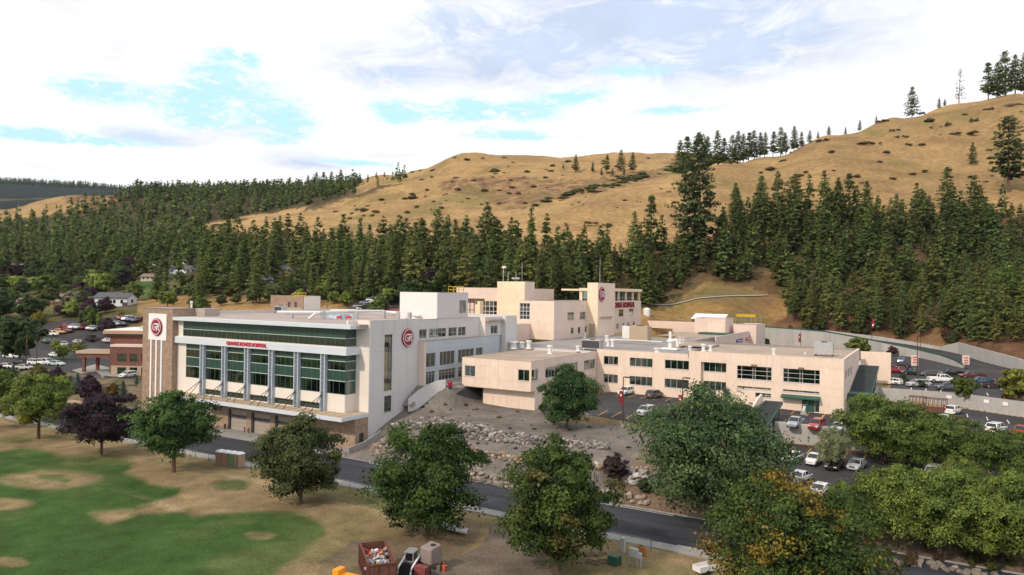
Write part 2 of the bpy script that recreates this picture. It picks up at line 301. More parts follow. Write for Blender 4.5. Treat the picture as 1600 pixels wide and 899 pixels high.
# ------------------------------------------------------------------ object helpers
def tag(o,label=None,cat=None,group=None,kind=None):
    if label: o['label']=label
    if cat: o['category']=cat
    if group: o['group']=group
    if kind: o['kind']=kind
    return o
def thing(name,label,cat,loc=(0,0,0),rz=0,group=None,scale=1):
    o=D.objects.new(name,None); COL.objects.link(o); o.location=loc; o.rotation_euler=(0,0,rz); o.scale=(scale,)*3; o.empty_display_size=.3
    return tag(o,label,cat,group)
def link(name,me,parent=None,loc=None,color=None):
    o=D.objects.new(name,me); COL.objects.link(o)
    if parent is not None: o.parent=parent
    if loc is not None: o.location=loc
    if color: o.color=(*color,1)
    return o
def npmesh(name,V,F,mats,tint=None,smooth=False,fm=None,fn=None):
    me=D.meshes.new(name); V=np.asarray(V,np.float32); F=np.asarray(F,np.int32); k=F.shape[1]
    me.vertices.add(len(V)); me.vertices.foreach_set('co',V.ravel()); me.loops.add(F.size); me.loops.foreach_set('vertex_index',F.ravel())
    me.polygons.add(len(F)); me.polygons.foreach_set('loop_start',np.arange(0,F.size,k,dtype=np.int32))
    try: me.polygons.foreach_set('loop_total',np.full(len(F),k,np.int32))
    except Exception: pass
    for q in (mats if isinstance(mats,list) else [mats]): me.materials.append(q)
    if fm is not None: me.polygons.foreach_set('material_index',np.asarray(fm,np.int32))
    if smooth: me.polygons.foreach_set('use_smooth',np.ones(len(F),bool))
    if tint is not None:
        a=me.color_attributes.new('tint','FLOAT_COLOR','POINT'); c=np.ones((len(V),4),np.float32); c[:,:3]=tint; a.data.foreach_set('color',c.ravel())
    if fn is not None: a=me.attributes.new('fn','FLOAT_VECTOR','POINT'); a.data.foreach_set('vector',np.asarray(fn,np.float32).ravel())
    me.update(calc_edges=True); return me
class MB:
    def __init__(s): s.v=[]; s.f=[]; s.m=None
    def add(s,vs,fs):
        n=len(s.v)
        if s.m is not None: vs=[tuple(s.m@Vector(v)) for v in vs]
        s.v+=[tuple(v) for v in vs]; s.f+=[tuple(i+n for i in f) for f in fs]; return s
    def box(s,x0,x1,y0,y1,z0,z1):
        return s.add([(x0,y0,z0),(x1,y0,z0),(x1,y1,z0),(x0,y1,z0),(x0,y0,z1),(x1,y0,z1),(x1,y1,z1),(x0,y1,z1)],[(0,3,2,1),(4,5,6,7),(0,1,5,4),(1,2,6,5),(2,3,7,6),(3,0,4,7)])
    def quad(s,*p): return s.add(p,[(0,1,2,3)])
    def prism(s,poly,z0,z1):
        n=len(poly); return s.add([(p[0],p[1],z0) for p in poly]+[(p[0],p[1],z1) for p in poly],[tuple(range(n-1,-1,-1)),tuple(range(n,2*n))]+[(i,(i+1)%n,n+(i+1)%n,n+i) for i in range(n)])
    def tube(s,a,b,r,r2=None,n=8,cap=True):
        a=Vector(a);b=Vector(b); r2=r if r2 is None else r2; d=(b-a).normalized(); q=d.to_track_quat('Z','Y').to_matrix(); vs=[]
        for c,rr in ((a,r),(b,r2)):
            for i in range(n):
                t=2*math.pi*i/n; vs.append(tuple(c+q@Vector((rr*math.cos(t),rr*math.sin(t),0))))
        fs=[(i,(i+1)%n,n+(i+1)%n,n+i) for i in range(n)]
        if cap: fs+=[tuple(range(n-1,-1,-1)),tuple(range(n,2*n))]
        return s.add(vs,fs)
    def lathe(s,prof,n=12,c=(0,0,0)):
        vs=[];fs=[]
        for r,z in prof:
            for i in range(n): t=2*math.pi*i/n; vs.append((c[0]+r*math.cos(t),c[1]+r*math.sin(t),c[2]+z))
        for k in range(len(prof)-1):
            for i in range(n): fs.append((k*n+i,k*n+(i+1)%n,(k+1)*n+(i+1)%n,(k+1)*n+i))
        fs.append(tuple(range((len(prof)-1)*n,len(prof)*n))); return s.add(vs,fs)
    def mesh(s,name,mt,bev=0,smooth=False):
        me=D.meshes.new(name); me.from_pydata(s.v,[],s.f); 
        for q in (mt if isinstance(mt,list) else [mt]): me.materials.append(q)
        if bev:
            import bmesh
            bm=bmesh.new(); bm.from_mesh(me); bmesh.ops.remove_doubles(bm,verts=bm.verts,dist=1e-5); bmesh.ops.bevel(bm,geom=bm.edges[:],offset=bev,segments=1,affect='EDGES',clamp_overlap=True); bm.to_mesh(me); bm.free()
        if smooth: me.polygons.foreach_set('use_smooth',[True]*len(me.polygons))
        me.update(); return me
    def build(s,name,mt,parent=None,bev=0,smooth=False,color=None,loc=None): return link(name,s.mesh(name,mt,bev,smooth),parent,loc,color)
def copytree(o,parent=None):
    c=o.copy(); COL.objects.link(c); c.parent=parent
    for ch in o.children: copytree(ch,c)
    return c
def inpoly(px,py,poly):
    px=np.asarray(px,float); py=np.asarray(py,float); r=np.zeros(px.shape,bool); n=len(poly); j=n-1
    for i in range(n):
        xi,yi=poly[i]; xj,yj=poly[j]
        if yi!=yj: r^=((yi>py)!=(yj>py))&(px<(xj-xi)*(py-yi)/(yj-yi)+xi)
        j=i
    return r
def proj(x,y,z):
    w=x*fw[0]+y*fw[1]+(z-HC)*fw[2]; w=np.where(w<1,1,w)
    return 800+FL*(x*rt[0]+y*rt[1]+(z-HC)*rt[2])/w, 449.5-FL*(x*up[0]+y*up[1]+(z-HC)*up[2])/w, w
# ------------------------------------------------------------------ where the woods stand (by the photograph)
WOOD=[ # polygons of trunk bases, spacing, mean height
 ([(860,480),(850,440),(880,412),(960,402),(1040,385),(1110,388),(1180,345),(1300,338),(1400,352),(1500,345),(1660,330),(2000,330),(2000,590),(1600,563),(1500,537),(1380,541),(1240,522),(1232,505),(1235,468),(1180,448),(1100,432),(1060,455),(1030,480)],5.3,20),
 ([(540,445),(560,408),(640,398),(760,395),(860,405),(880,480),(540,480)],7.6,22),
 ([(-400,350),(0,348),(100,335),(180,318),(215,300),(300,297),(400,296),(540,292),(555,296),(540,303),(500,318),(400,333),(318,348),(320,372),(430,385),(560,392),(560,430),(300,442),(150,430),(0,424),(-400,424)],9.6,21),
 ([(235,455),(420,430),(560,425),(640,440),(600,475),(420,478),(300,474),(240,470)],10,19),
 ([(480,313),(520,301),(560,296),(640,280),(620,288),(560,302)],16,18),
]
GREENISH=[(-400,600),(-400,420),(0,418),(300,430),(560,420),(780,415),(780,470),(560,470),(240,470),(225,600)]
HILL_SCRUB=[([(690,285),(760,275),(900,283),(1010,268),(1050,262),(1050,275),(960,296),(880,310),(800,335),(740,305),(690,300)],.5),([(100,300),(160,293),(210,298),(205,322),(150,330),(105,322)],.6),([(0,322),(70,300),(60,312),(0,345)],.35)]
LAWN=[(-300,690),(0,705),(26,697),(65,703),(110,716),(156,715),(195,716),(212,724),(195,737),(234,757),(286,762),(266,776),(208,796),(143,802),(162,819),(208,802),(292,799),(299,807),(357,801),(455,798),(500,815),(512,835),(481,861),(439,890),(425,905),(350,1400),(-2000,1400),(-2000,690)]
def ell(px,py,cx,cy,a,b): return np.clip(1.6-1.2*(((px-cx)/a)**2+((py-cy)/b)**2),0,1)
def ground_tint(x,y,z):
    px,py,w=proj(x,y,z); n=len(x)
    n1=fbm(x,y,6,11,4); n2=fbm(x,y,30,21,4); n3=fbm(x,y,1.6,31,3); n4=fbm(x,y,2.5,41,3)
    def mixc(c,col,f): f=np.clip(f,0,1)[:,None]; return c*(1-f)+np.array(col)[None]*f
    dry=np.array([(.225,.168,.094)]).repeat(n,0)
    c=dry*(1+.22*n1+.18*n3)[:,None]
    c=mixc(c,(.115,.118,.045),np.clip(n2*1.5+n1*.9-.25,0,.6)); c=mixc(c,(.33,.25,.15),np.clip(fbm(x*.4,y*1.3,4,95,4)*2.2-.6,0,.5))
    # field south of the road
    jx=px+n1*14+n4*6; jy=py+n1*3.2+n4*1.5
    lw=sum(inpoly(jx+a,jy+b,LAWN).astype(float) for a,b in ((0,0),(5,1.2),(-5,-1.2),(4,-1.6),(-4,1.6),(0,3),(0,-3),(8,0),(-8,0),(2,-4.5),(-2,4.5)))/11.
    lw=np.maximum(lw,.75*ell(jx,jy,357,757,36,9)); lw=np.maximum(lw,.5*ell(jx,jy,16,687,30,5))
    jx=px+n1*26+n2*16; jy=py+n1*6+n4*2
    ring=ell(jx,jy,81,749,76,15)*(1-ell(jx,jy,88,746,22,5)); lw*=(1-.95*ring); lw*=1-.9*ell(jx,jy,8,788,44,11); lw*=1-.55*ell(jx,jy,403,835,26,7); lw*=1-.7*ell(jx,jy,10,879,26,8)
    lw*=1-.4*np.clip(n2*1.6+n1*.8-.1,0,1); lw*=1-.4*np.clip(fbm(x*.35,y*1.2,5,91,4)*2.6-.8,0,1)
    lawn=np.array([(.044,.085,.023)])*(1+.14*n2+.16*n3+.12*n1)[:,None]
    c=c*(1-lw[:,None])+lawn*lw[:,None]
    c=mixc(c,(.075,.095,.035),(.5+.9*n2)*((y>76)&(y<83)&(x>-118)&(x<-60))*.8)
    dirt=inpoly(px+n1*8,py+n1*4,[(765,818),(800,822),(850,842),(870,905),(900,1100),(600,1100),(655,905),(700,882),(746,856),(768,834)])
    c=mixc(c,(.135,.112,.096),dirt*(.85+.3*n3)); dirt2=inpoly(px+n1*10,py+n1*5,[(500,880),(560,845),(700,840),(740,855),(700,885),(640,1000),(440,1000)]); c=mixc(c,(.13,.10,.08),dirt2*(.55+.5*n1))
    dirt3=inpoly(px+n1*10,py+n1*5,[(640,815),(720,805),(760,820),(745,850),(640,850)]); c=mixc(c,(.17,.125,.095),dirt3*(.4+.6*n1))
    # slopes between the road and the hospital
    slope=(y>95.8)&(y<150)&(x>-94)&(w<200); c=np.where(slope[:,None],np.array([(.158,.140,.127)])*(1+.1*n1+.16*n3)[:,None],c)
    gs=slope&inpoly(px,py,[(880,650),(945,652),(1030,656),(1100,670),(1250,690),(1250,760),(1100,700),(1040,668),(880,661)]); c=mixc(c,(.21,.15,.075),gs*(.8+.4*n1))
    bank=(x>-40)&(y>95.8)&(y<112)&(z<6.05); c=mixc(c,(.17,.118,.08),bank*(.75+.4*n1)); c=mixc(c,(.08,.085,.035),bank*np.clip(n2*1.4,0,.8))
    lft=(x<-160)&(y>95.8)&(w<260); c=mixc(c,(.17,.135,.095),lft*1.); c=mixc(c,(.06,.075,.03),lft*np.clip(.4+n1,0,1)*.8)
    # hills
    far=w>245
    hill=np.array([(.325,.216,.100)])*(1-.16*sm(1000,1150,px)*(w<700))[:,None]*(1+.2*n2+.16*n1+.10*n4)[:,None]*(1+.14*fbm(x,y,14,51,4))[:,None]
    hill=hill*(1-.0*n1)[:,None]; hl=np.where(fbm(x*.35,y,22,61,4)>.14,1,0); hill=hill*(1-.12*hl)[:,None]
    c=np.where(far[:,None],hill,c)
    wd=np.zeros(n)
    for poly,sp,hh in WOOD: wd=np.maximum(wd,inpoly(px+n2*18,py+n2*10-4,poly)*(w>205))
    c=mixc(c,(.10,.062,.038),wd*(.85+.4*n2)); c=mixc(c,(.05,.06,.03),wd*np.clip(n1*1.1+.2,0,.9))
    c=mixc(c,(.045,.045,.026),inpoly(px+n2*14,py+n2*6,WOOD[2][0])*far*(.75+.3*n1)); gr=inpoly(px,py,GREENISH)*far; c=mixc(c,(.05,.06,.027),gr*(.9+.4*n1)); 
    c=mixc(c,(.30,.19,.085),inpoly(px+n1*6,py+n1*4,[(215,470),(270,462),(420,462),(560,475),(560,500),(215,500)])*far*.85)
    c=mixc(c,(.055,.11,.03),inpoly(px,py,[(205,442),(250,436),(250,462),(215,466)])*far*.8)
    cl=inpoly(px+n1*10,py+n1*5,[(1010,500),(1060,470),(1110,450),(1180,455),(1232,465),(1225,520),(1100,515),(1010,515)])*far; c=mixc(c,(.17,.105,.055),cl*.85); c=mixc(c,(.30,.185,.07),cl*np.clip(n2*2+.15,0,.85))
    base=inpoly(px+n1*6,py,[(1190,515),(1240,490),(1400,480),(1700,480),(1900,620),(1600,590),(1480,545),(1350,536),(1190,530)])*(w>200); c=mixc(c,(.13,.07,.042),base*(.9+.3*n1)); c=mixc(c,(.24,.15,.07),base*np.clip(n2*1.6-.25,0,.7))
    for poly,a in HILL_SCRUB: c=mixc(c,(.10,.055,.04),inpoly(px+n1*9,py+n1*5,poly)*far*np.clip(a*.8+n1*1.2,0,.9))
    c=mixc(c,(.15,.135,.05),far*np.clip(fbm(x,y,45,71,5)*2.4-.45,0,.6)*(w<1500)*(1-wd)); c=mixc(c,(.20,.12,.065),far*np.clip(fbm(x*.5,y,16,75,4)*2.4-.5,0,.55)*(1-wd))
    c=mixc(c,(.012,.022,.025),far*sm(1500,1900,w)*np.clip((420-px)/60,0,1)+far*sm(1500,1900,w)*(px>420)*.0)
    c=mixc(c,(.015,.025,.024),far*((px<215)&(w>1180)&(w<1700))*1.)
    return np.clip(c,.01,.9)
def build_ground():
    pxs=np.concatenate([np.arange(-1500,-240,40),np.arange(-240,1840,3.6),np.arange(1840,3000,40)])
    ws=np.concatenate([np.arange(18,60,1.5),np.geomspace(60,320,250),np.geomspace(322,1300,150),np.geomspace(1330,9000,50)])
    PX_,WS=np.meshgrid(pxs,ws); l=(PX_-800)/FL*WS; x=(fw[0]*WS+_r0[0]*l).ravel(); y=(fw[1]*WS+_r0[1]*l).ravel(); z=T(x,y)
    w=WS.ravel(); z=z+np.where(w>300,(fbm(x,y,12,81,3)*.5+fbm(x*.6,y,34,85,4)*2.2)*np.clip((w-320)/250,0,1),0)
    nx=len(pxs); nw=len(ws); i=np.arange(nw-1)[:,None]*nx+np.arange(nx-1)[None]; F=np.stack([i,i+1,i+1+nx,i+nx],-1).reshape(-1,4)
    t=ground_tint(x,y,z)
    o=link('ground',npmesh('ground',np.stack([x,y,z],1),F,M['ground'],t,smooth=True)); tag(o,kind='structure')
    b=MB(); b.quad((-4000,-4000,-.6),(4000,-4000,-.6),(4000,60,-.6),(-4000,60,-.6)); me=b.mesh('valley_floor',mat('valley_floor',(.12,.12,.06),.95,ns=.01,amt=.5,ns2=.1,amt2=.3)); o=link('valley_floor',me); tag(o,kind='structure')
build_ground()
def drape(name,poly,mt,off=.06,step=2.0,world=False,kind='structure',flat=None):
    """a thin sheet following the ground inside a polygon (given in photograph pixels or world xy)"""
    P=np.array([p[:2] for p in poly]) if world else np.array([hit(*p)[:2] for p in poly])
    import bmesh
    bm=bmesh.new(); vs=[bm.verts.new((p[0],p[1],0)) for p in P]; bm.faces.new(vs)
    x0,y0=P.min(0); x1,y1=P.max(0)
    for a0,a1,no in ((x0,x1,(1,0,0)),(y0,y1,(0,1,0))):
        k=a0+step
        while k<a1:
            bmesh.ops.bisect_plane(bm,geom=bm.verts[:]+bm.edges[:]+bm.faces[:],plane_co=(k,k,0),plane_no=no); k+=step
    co=np.array([v.co[:] for v in bm.verts]); z=T(co[:,0],co[:,1])+off if flat is None else np.full(len(co),flat)
    for v,zz in zip(bm.verts,z): v.co.z=zz
    bmesh.ops.recalc_face_normals(bm,faces=bm.faces[:])
    me=D.meshes.new(name); bm.to_mesh(me); bm.free(); me.materials.append(mt)
    if me.polygons[0].normal.z<0: me.flip_normals()
    o=link(name,me); tag(o,kind=kind); return o
# ------------------------------------------------------------------ building kit
def P3(ax,c,u,z,d): return (u,c+d,z) if ax=='F' else (c-d,u,z)
def bx(mb,ax,c,u0,u1,z0,z1,d0,d1):
    if ax=='F': mb.box(u0,u1,c+d0,c+d1,z0,z1)
    else: mb.box(c-d1,c-d0,u0,u1,z0,z1)
def cells(u0,u1,z0,z1,holes):
    """solid rectangles of a rectangle minus its openings"""
    hs=[(max(a,u0),min(b,u1),max(c,z0),min(d,z1)) for a,b,c,d in holes]; hs=[h for h in hs if h[1]-h[0]>1e-3 and h[3]-h[2]>1e-3]
    us=sorted({u0,u1,*[h[0] for h in hs],*[h[1] for h in hs]}); out=[]
    for a,b in zip(us,us[1:]):
        if b-a<1e-4: continue
        m=(a+b)/2; sp=sorted((h[2],h[3]) for h in hs if h[0]<m<h[1]); z=z0
        for s,e in sp:
            if s>z+1e-4: out.append((a,b,z,s))
            z=max(z,e)
        if z1>z+1e-4: out.append((a,b,z,z1))
    return out
def facade(root,ax,c,u0,u1,z0,z1,mt,holes=(),ju=(),jz=(),panel=True,rev=.35,gap=.075,inner=True,name='wall'):
    mb=MB(); f=.05 if panel else 0
    for r in cells(u0,u1,z0,z1,holes): bx(mb,ax,c,*r,f,rev)
    w=mb.build(name,mt,root)
    if panel:
        U=[u0]+[q for q in sorted(ju) if u0<q<u1]+[u1]; Z=[z0]+[q for q in sorted(jz) if z0<q<z1]+[z1]
        for i in range(len(U)-1):
            for j in range(len(Z)-1):
                a=U[i]+(gap/2 if i else 0); b=U[i+1]-(gap/2 if i<len(U)-2 else 0); lo=Z[j]+(gap/2 if j else 0); hi=Z[j+1]-(gap/2 if j<len(Z)-2 else 0)
                cs=cells(a,b,lo,hi,holes)
                if not cs: continue
                mb=MB()
                for r in cs: bx(mb,ax,c,*r,0,.05)
                mb.build('wall_panel',mt,w)
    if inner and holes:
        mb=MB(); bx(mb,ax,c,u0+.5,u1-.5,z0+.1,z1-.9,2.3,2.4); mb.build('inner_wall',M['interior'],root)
    return w
def window(root,ax,c,u0,u1,z0,z1,nu=1,nz=1,mt=None,gl=None,blind=None,us=None,zs=None,d=.12,fw_=.07,bm=None,name='window',sill=True):
    mt=mt or M['frame']; gl=gl or M['glass']; mb=MB()
    U=us or [u0+(u1-u0)*i/nu for i in range(nu+1)]; Z=zs or [z0+(z1-z0)*i/nz for i in range(nz+1)]
    for i,u in enumerate(U):
        a,b=(u,u+fw_) if i==0 else ((u-fw_,u) if i==len(U)-1 else (u-fw_/2,u+fw_/2)); bx(mb,ax,c,a,b,z0,z1,d,d+.12)
    for i in range(len(U)-1):
        a=U[i]+(fw_ if i==0 else fw_/2); b=U[i+1]-(fw_ if i==len(U)-2 else fw_/2)
        for j,z in enumerate(Z):
            lo,hi=(z,z+fw_) if j==0 else ((z-fw_,z) if j==len(Z)-1 else (z-fw_/2,z+fw_/2)); bx(mb,ax,c,a,b,lo,hi,d+.005,d+.115)
    if sill: bx(mb,ax,c,u0-.04,u1+.04,z0-.09,z0-.005,-.07,.1)
    w=mb.build(name,mt,root)
    for i in range(len(U)-1):
        for j in range(len(Z)-1):
            mb=MB(); bx(mb,ax,c,U[i]+fw_*.4,U[i+1]-fw_*.4,Z[j]+fw_*.4,Z[j+1]-fw_*.4,d+.055,d+.075); mb.build('pane',gl,w)
        if blind:
            h=blind[i%len(blind)] if isinstance(blind,(list,tuple)) else blind
            if h>0:
                mb=MB(); bx(mb,ax,c,U[i]+fw_*.4,U[i+1]-fw_*.4,z1-(z1-z0)*h,z1-.03,d+.16,d+.17); mb.build('blind',bm or M['blind'],w)
    return w
def RF(px0,py0,px1,py1,Y): a=atY(px0,py0,Y); b=atY(px1,py1,Y); return (a[0],b[0],b[2],a[2])
def RS(px0,pt,pb,px1,X): a=atX(px0,pt,X); b=atX(px0,pb,X); c=atX(px1,pt,X); return (a[1],c[1],b[2],a[2])
def shell(root,x0,x1,y0,y1,z0,z1,mt,roofmt,par=.5,F=None,S=None,cap=None):
    F=F or {}; S=S or {}
    facade(root,'F',y0,x0,x1,F.get('z0',z0),z1,F.get('mt',mt),F.get('holes',()),F.get('ju',()),F.get('jz',()),F.get('panel',True))
    facade(root,'S',x1,y0+.35,y1,S.get('z0',z0),z1,S.get('mt',mt),S.get('holes',()),S.get('ju',()),S.get('jz',()),S.get('panel',True))
    mb=MB(); mb.box(x0,x0+.3,y0+.35,y1,z0,z1); mb.box(x0+.3,x1-.35,y1-.3,y1,z0,z1-.001); mb.build('rear_wall',mt,root)
    mb=MB(); mb.box(x0+.3,x1-.35,y0+.35,y1-.3,z1-par-.4,z1-par); mb.build('roof',roofmt,root)
    mb=MB(); t=.04
    mb.box(x0-.03,x1+.03,y0-.03,y0+.4,z1,z1+t); mb.box(x1-.4,x1+.03,y0+.4,y1+.03,z1,z1+t); mb.box(x0-.03,x0+.35,y0+.4,y1+.03,z1,z1+t); mb.box(x0+.35,x1-.4,y1-.35,y1+.03,z1,z1+t)
    mb.build('parapet_cap',cap or M['concrete'],root)
def text_mesh(s,size,ext,mt,name='lettering',parent=None,weight=0.0,spacing=1.0):
    cu=D.curves.new('lettering','FONT'); cu.body=s; cu.size=size; cu.extrude=ext; cu.offset=weight; cu.align_x='CENTER'; cu.align_y='CENTER'; cu.space_character=spacing; cu.resolution_u=3
    o=D.objects.new('tmp',cu); COL.objects.link(o); dg=bpy.context.evaluated_depsgraph_get(); me=D.meshes.new_from_object(o.evaluated_get(dg)); D.objects.remove(o); me.materials.clear(); me.materials.append(mt)
    return me
def place_text(s,size,ext,mt,parent,ax,c,u,z,proud=.08,weight=0.,sx=1.,spacing=1.,name='lettering'):
    me=text_mesh(s,size,ext,mt,weight=weight,spacing=spacing); o=link(name,me,parent)
    o.rotation_euler=(R(90),0,0) if ax=='F' else (R(90),0,R(90)); o.scale=(sx,1,1); o.location=(u,c-proud,z) if ax=='F' else (c+proud,u,z); return o
def disc(root_parent,ax,c,u,z,r,label,thick=.35,group='round red monogram signs'):
    t=thing('round_sign',label,'sign',P3(ax,c,u,z,0),0 if ax=='F' else R(90),group)
    def cyl(r0,r1,d0,d1,n=40):
        mb=MB(); vs=[];fs=[]
        for rr,dd in ((r0,d0),(r0,d1),(r1,d1),(r1,d0)):
            for i in range(n): a=2*math.pi*i/n; vs.append((rr*math.cos(a),-dd,rr*math.sin(a)))
        for k in range(4):
            for i in range(n): fs.append((k*n+i,((k+1)%4)*n+i,((k+1)%4)*n+(i+1)%n,k*n+(i+1)%n))
        mb.add(vs,fs)
        if r1==0: pass
        return mb
    mb=MB(); n=40; vs=[(r*math.cos(2*math.pi*i/n),-dd,r*math.sin(2*math.pi*i/n)) for dd in (0.02,thick) for i in range(n)]
    mb.add(vs,[tuple(range(n)),tuple(range(2*n-1,n-1,-1))]+[(i,n+i,n+(i+1)%n,(i+1)%n) for i in range(n)]); mb.build('disc',M['darkred'],t)
    cyl(r*.92,r*.865,thick-.02,thick+.05).build('ring',M['signwhite'],t)
    # monogram: a wide G whose bar runs into an R
    k=r*.5; th=.13*r; mb=MB(); y0=-(thick+.05); y1=-(thick-.01)
    def stroke(pts,wd=th):
        for (xa,za),(xb,zb) in zip(pts,pts[1:]):
            dx,dz=xb-xa,zb-za; L_=math.hypot(dx,dz); nx,nz=-dz/L_*wd/2,dx/L_*wd/2; ex,ez=dx/L_*wd*.3,dz/L_*wd*.3
            q=[(xa-ex+nx,za-ez+nz),(xb+ex+nx,zb+ez+nz),(xb+ex-nx,zb+ez-nz),(xa-ex-nx,za-ez-nz)]
            mb.add([(a,y1,b) for a,b in q]+[(a,y0,b) for a,b in q],[(3,2,1,0),(4,5,6,7),(0,1,5,4),(1,2,6,5),(2,3,7,6),(3,0,4,7)])
    stroke([(.62*r,.34*r),(-.34*r,.34*r),(-.5*r,.24*r),(-.56*r,0),(-.5*r,-.26*r),(-.34*r,-.36*r),(-.12*r,-.36*r),(-.02*r,-.28*r),(-.02*r,-.02*r),(-.22*r,-.02*r)])
    stroke([(.18*r,-.38*r),(.18*r,.12*r),(.5*r,.12*r)]); stroke([(.62*r,.34*r),(.68*r,.22*r),(.62*r,.05*r),(.44*r,-.04*r),(.3*r,-.04*r)]); stroke([(.44*r,-.06*r),(.6*r,-.38*r),(.68*r,-.42*r)])
    mb.build('monogram',M['signwhite'],t); return t
def Zof(px,py,Y): return float(atY(px,py,Y)[2])
# ================================================================== A. glass-fronted wing
A=thing('hospital_wing','white and tan-brick hospital wing with long green-glass front above tan garage doors','building',(0,0,0))
XW=-93.; YG=102.3; YB=101.8; YW=105.3; ZT=24.15
# brick ground floor
doors=[(-128.4,-123.1),(-121.2,-116.0),(-114.2,-109.0)]
holes=[(a,b,0,4.3) for a,b in doors]
facade(A,'F',YB,-147.0,XW-.02,0,5.7,M['brick'],holes,panel=False,inner=False,name='brick_wall')
facade(A,'S',XW-.02,YB+.35,YW,0,5.7,M['brick'],[(102.9,104.2,.25,2.9)],panel=False,inner=False,name='brick_wall')
mb=MB(); mb.box(XW-.3,XW-.2,102.9,104.2,.25,2.9); mb.build('service_door',M['dkframe'],A)
for a,b in doors:
    mb=MB(); y=YB+.3
    for i in range(5):
        if i!=3: mb.box(a+.1,b-.1,y,y+.08,.02+i*.85,.02+i*.85+.82)
    dr=mb.build('garage_door',M['door_tan'],A)
    mb=MB(); 
    for k in range(7): s=(b-a-.5)/7; mb.box(a+.25+k*s,a+.25+k*s+s*.8,y-.01,y+.05,2.72,3.3)
    mb.build('window_strip',M['dkframe'],dr)
    mb=MB(); mb.box(a+.1,b-.1,y+.02,y+.07,2.57,3.42); mb.build('door_section',M['door_tan'],dr)
    for s in (a,b-.0): pass
    mb=MB(); mb.box(a-.45,a+.1,YB-.03,YB+.28,0,4.4); mb.build('door_jamb',M['dkframe'],A)
mb=MB(); mb.box(-136.2,-134.2,YB-.04,YB+.1,0,4.2); mb.build('service_panel',M['offwhite'],A)
# canopy
mb=MB(); mb.box(-146.5,XW,98.1,YG+.2,5.75,6.45); mb.box(-96.4,XW,YG+.2,YW,5.75,6.45); cn=mb.build('canopy',M['fascia'],A)
mb=MB(); mb.box(-146.3,XW-.2,98.35,YG,6.45,6.53); mb.box(-96.1,XW-.2,YG,YW,6.45,6.53); mb.build('canopy_roof',M['tanwall'],cn)
for i in range(24):
    x=-145+i*2.2; mb=MB(); mb.box(x-.05,x+.05,98.4,102.2,6.53,6.62); mb.build('roof_seam',M['tanwall'],cn)
# bay wall (white) with strip openings
pil=[-137.8,-130.6,-123.4,-116.1,-108.8,-101.55]; ph=.65
bays=[(-144.0,pil[0]-ph)]+[(pil[i]+ph,pil[i+1]-ph) for i in range(5)]+[(pil[5]+ph,-96.25)]
holes=[(-144.0,-96.25,9.95,17.5),(-145.2,-96.25,19.1,22.5)]+[(a,b,6.7,7.9) for a,b in bays[1:6]]
facade(A,'F',YG,-151.2,-96.25,6.5,22.6,M['offwhite'],holes,ju=pil,jz=[8.0],panel=False,name='bay_wall')
facade(A,'S',-96.25,YG+.35,YW,6.5,22.6,M['offwhite'],[(YG+.35,YW-.02,9.95,17.5),(YG+.35,YW-.02,19.1,22.5)],panel=False,name='bay_wall',inner=False)
def row(a,b,z0,z1,kind,ax='F',c=YG,n=None,bl=None):
    n=n or max(2,round((b-a)/1.35))
    if kind=='s':
        mb=MB(); bx(mb,ax,c,a,b,z0+.05,z1-.05,.1,.2); s=mb.build('spandrel',M['spandrel'],A)
        for i in range(n+1): mb=MB(); u=a+(b-a)*i/n; bx(mb,ax,c,max(a,u-.03),min(b,u+.03),z0+.05,z1-.05,.08,.1); mb.build('mullion',M['frameg'],s)
        mb=MB(); bx(mb,ax,c,a,b,z0-.07,z0+.05,-.02,.2); bx(mb,ax,c,a,b,z1-.05,z1+.07,-.02,.2); mb.build('rail',M['palerail'],s)
    else: window(A,ax,c,a,b,z0+.05,z1-.05,nu=n,mt=M['frameg'],gl=M['glassg'],blind=bl,d=.06,fw_=.06,bm=M['blindw'] if bl else None,sill=False)
M['blindw']=mat('pale_green_blind',(.5,.62,.55),.8)
for i,(a,b) in enumerate(bays):
    row(a,b,16.3,17.5,'s'); row(a,b,14.5,16.3,'w',bl=[0,.8,.75,0,.45,.5] if i==5 else None); row(a,b,12.5,14.5,'s'); row(a,b,9.95,12.5,'w')
    if 0<i<6: row(a,b,6.7,7.9,'w')
tb=[-145.2]+[p for p in pil]+[-96.25]
for a,b in zip(tb,tb[1:]): row(a+.02,b-.02,20.7,22.5,'s'); row(a+.02,b-.02,19.1,20.7,'w')
for z0,z1,k in ((16.3,17.5,'s'),(14.5,16.3,'w'),(12.5,14.5,'s'),(9.95,12.5,'w'),(20.7,22.5,'s'),(19.1,20.7,'w')): row(YG+.37,YW-.02,z0,z1,k,'S',-96.25,n=2)
for p in pil:
    mb=MB(); 
    for s in (-.5,.5): mb.box(p+s-.13,p+s+.13,YG-.65,YG+.3,6.5,17.55)
    mb.box(p-.37,p+.37,YG-.12,YG+.3,6.5,17.5); 
    for k in range(12): mb.box(p-.37,p+.37,YG-.5,YG-.42,6.9+k*.9,7.0+k*.9)
    pl=mb.build('pilaster',M['bluegrey'],A)
    mb=MB(); mb.tube((p,YG-.6,9.8),(p-2.2,98.6,6.6),.07); mb.tube((p,YG-.6,9.8),(p,98.6,6.6),.07); mb.build('stay_rod',M['dkmetal'],pl)
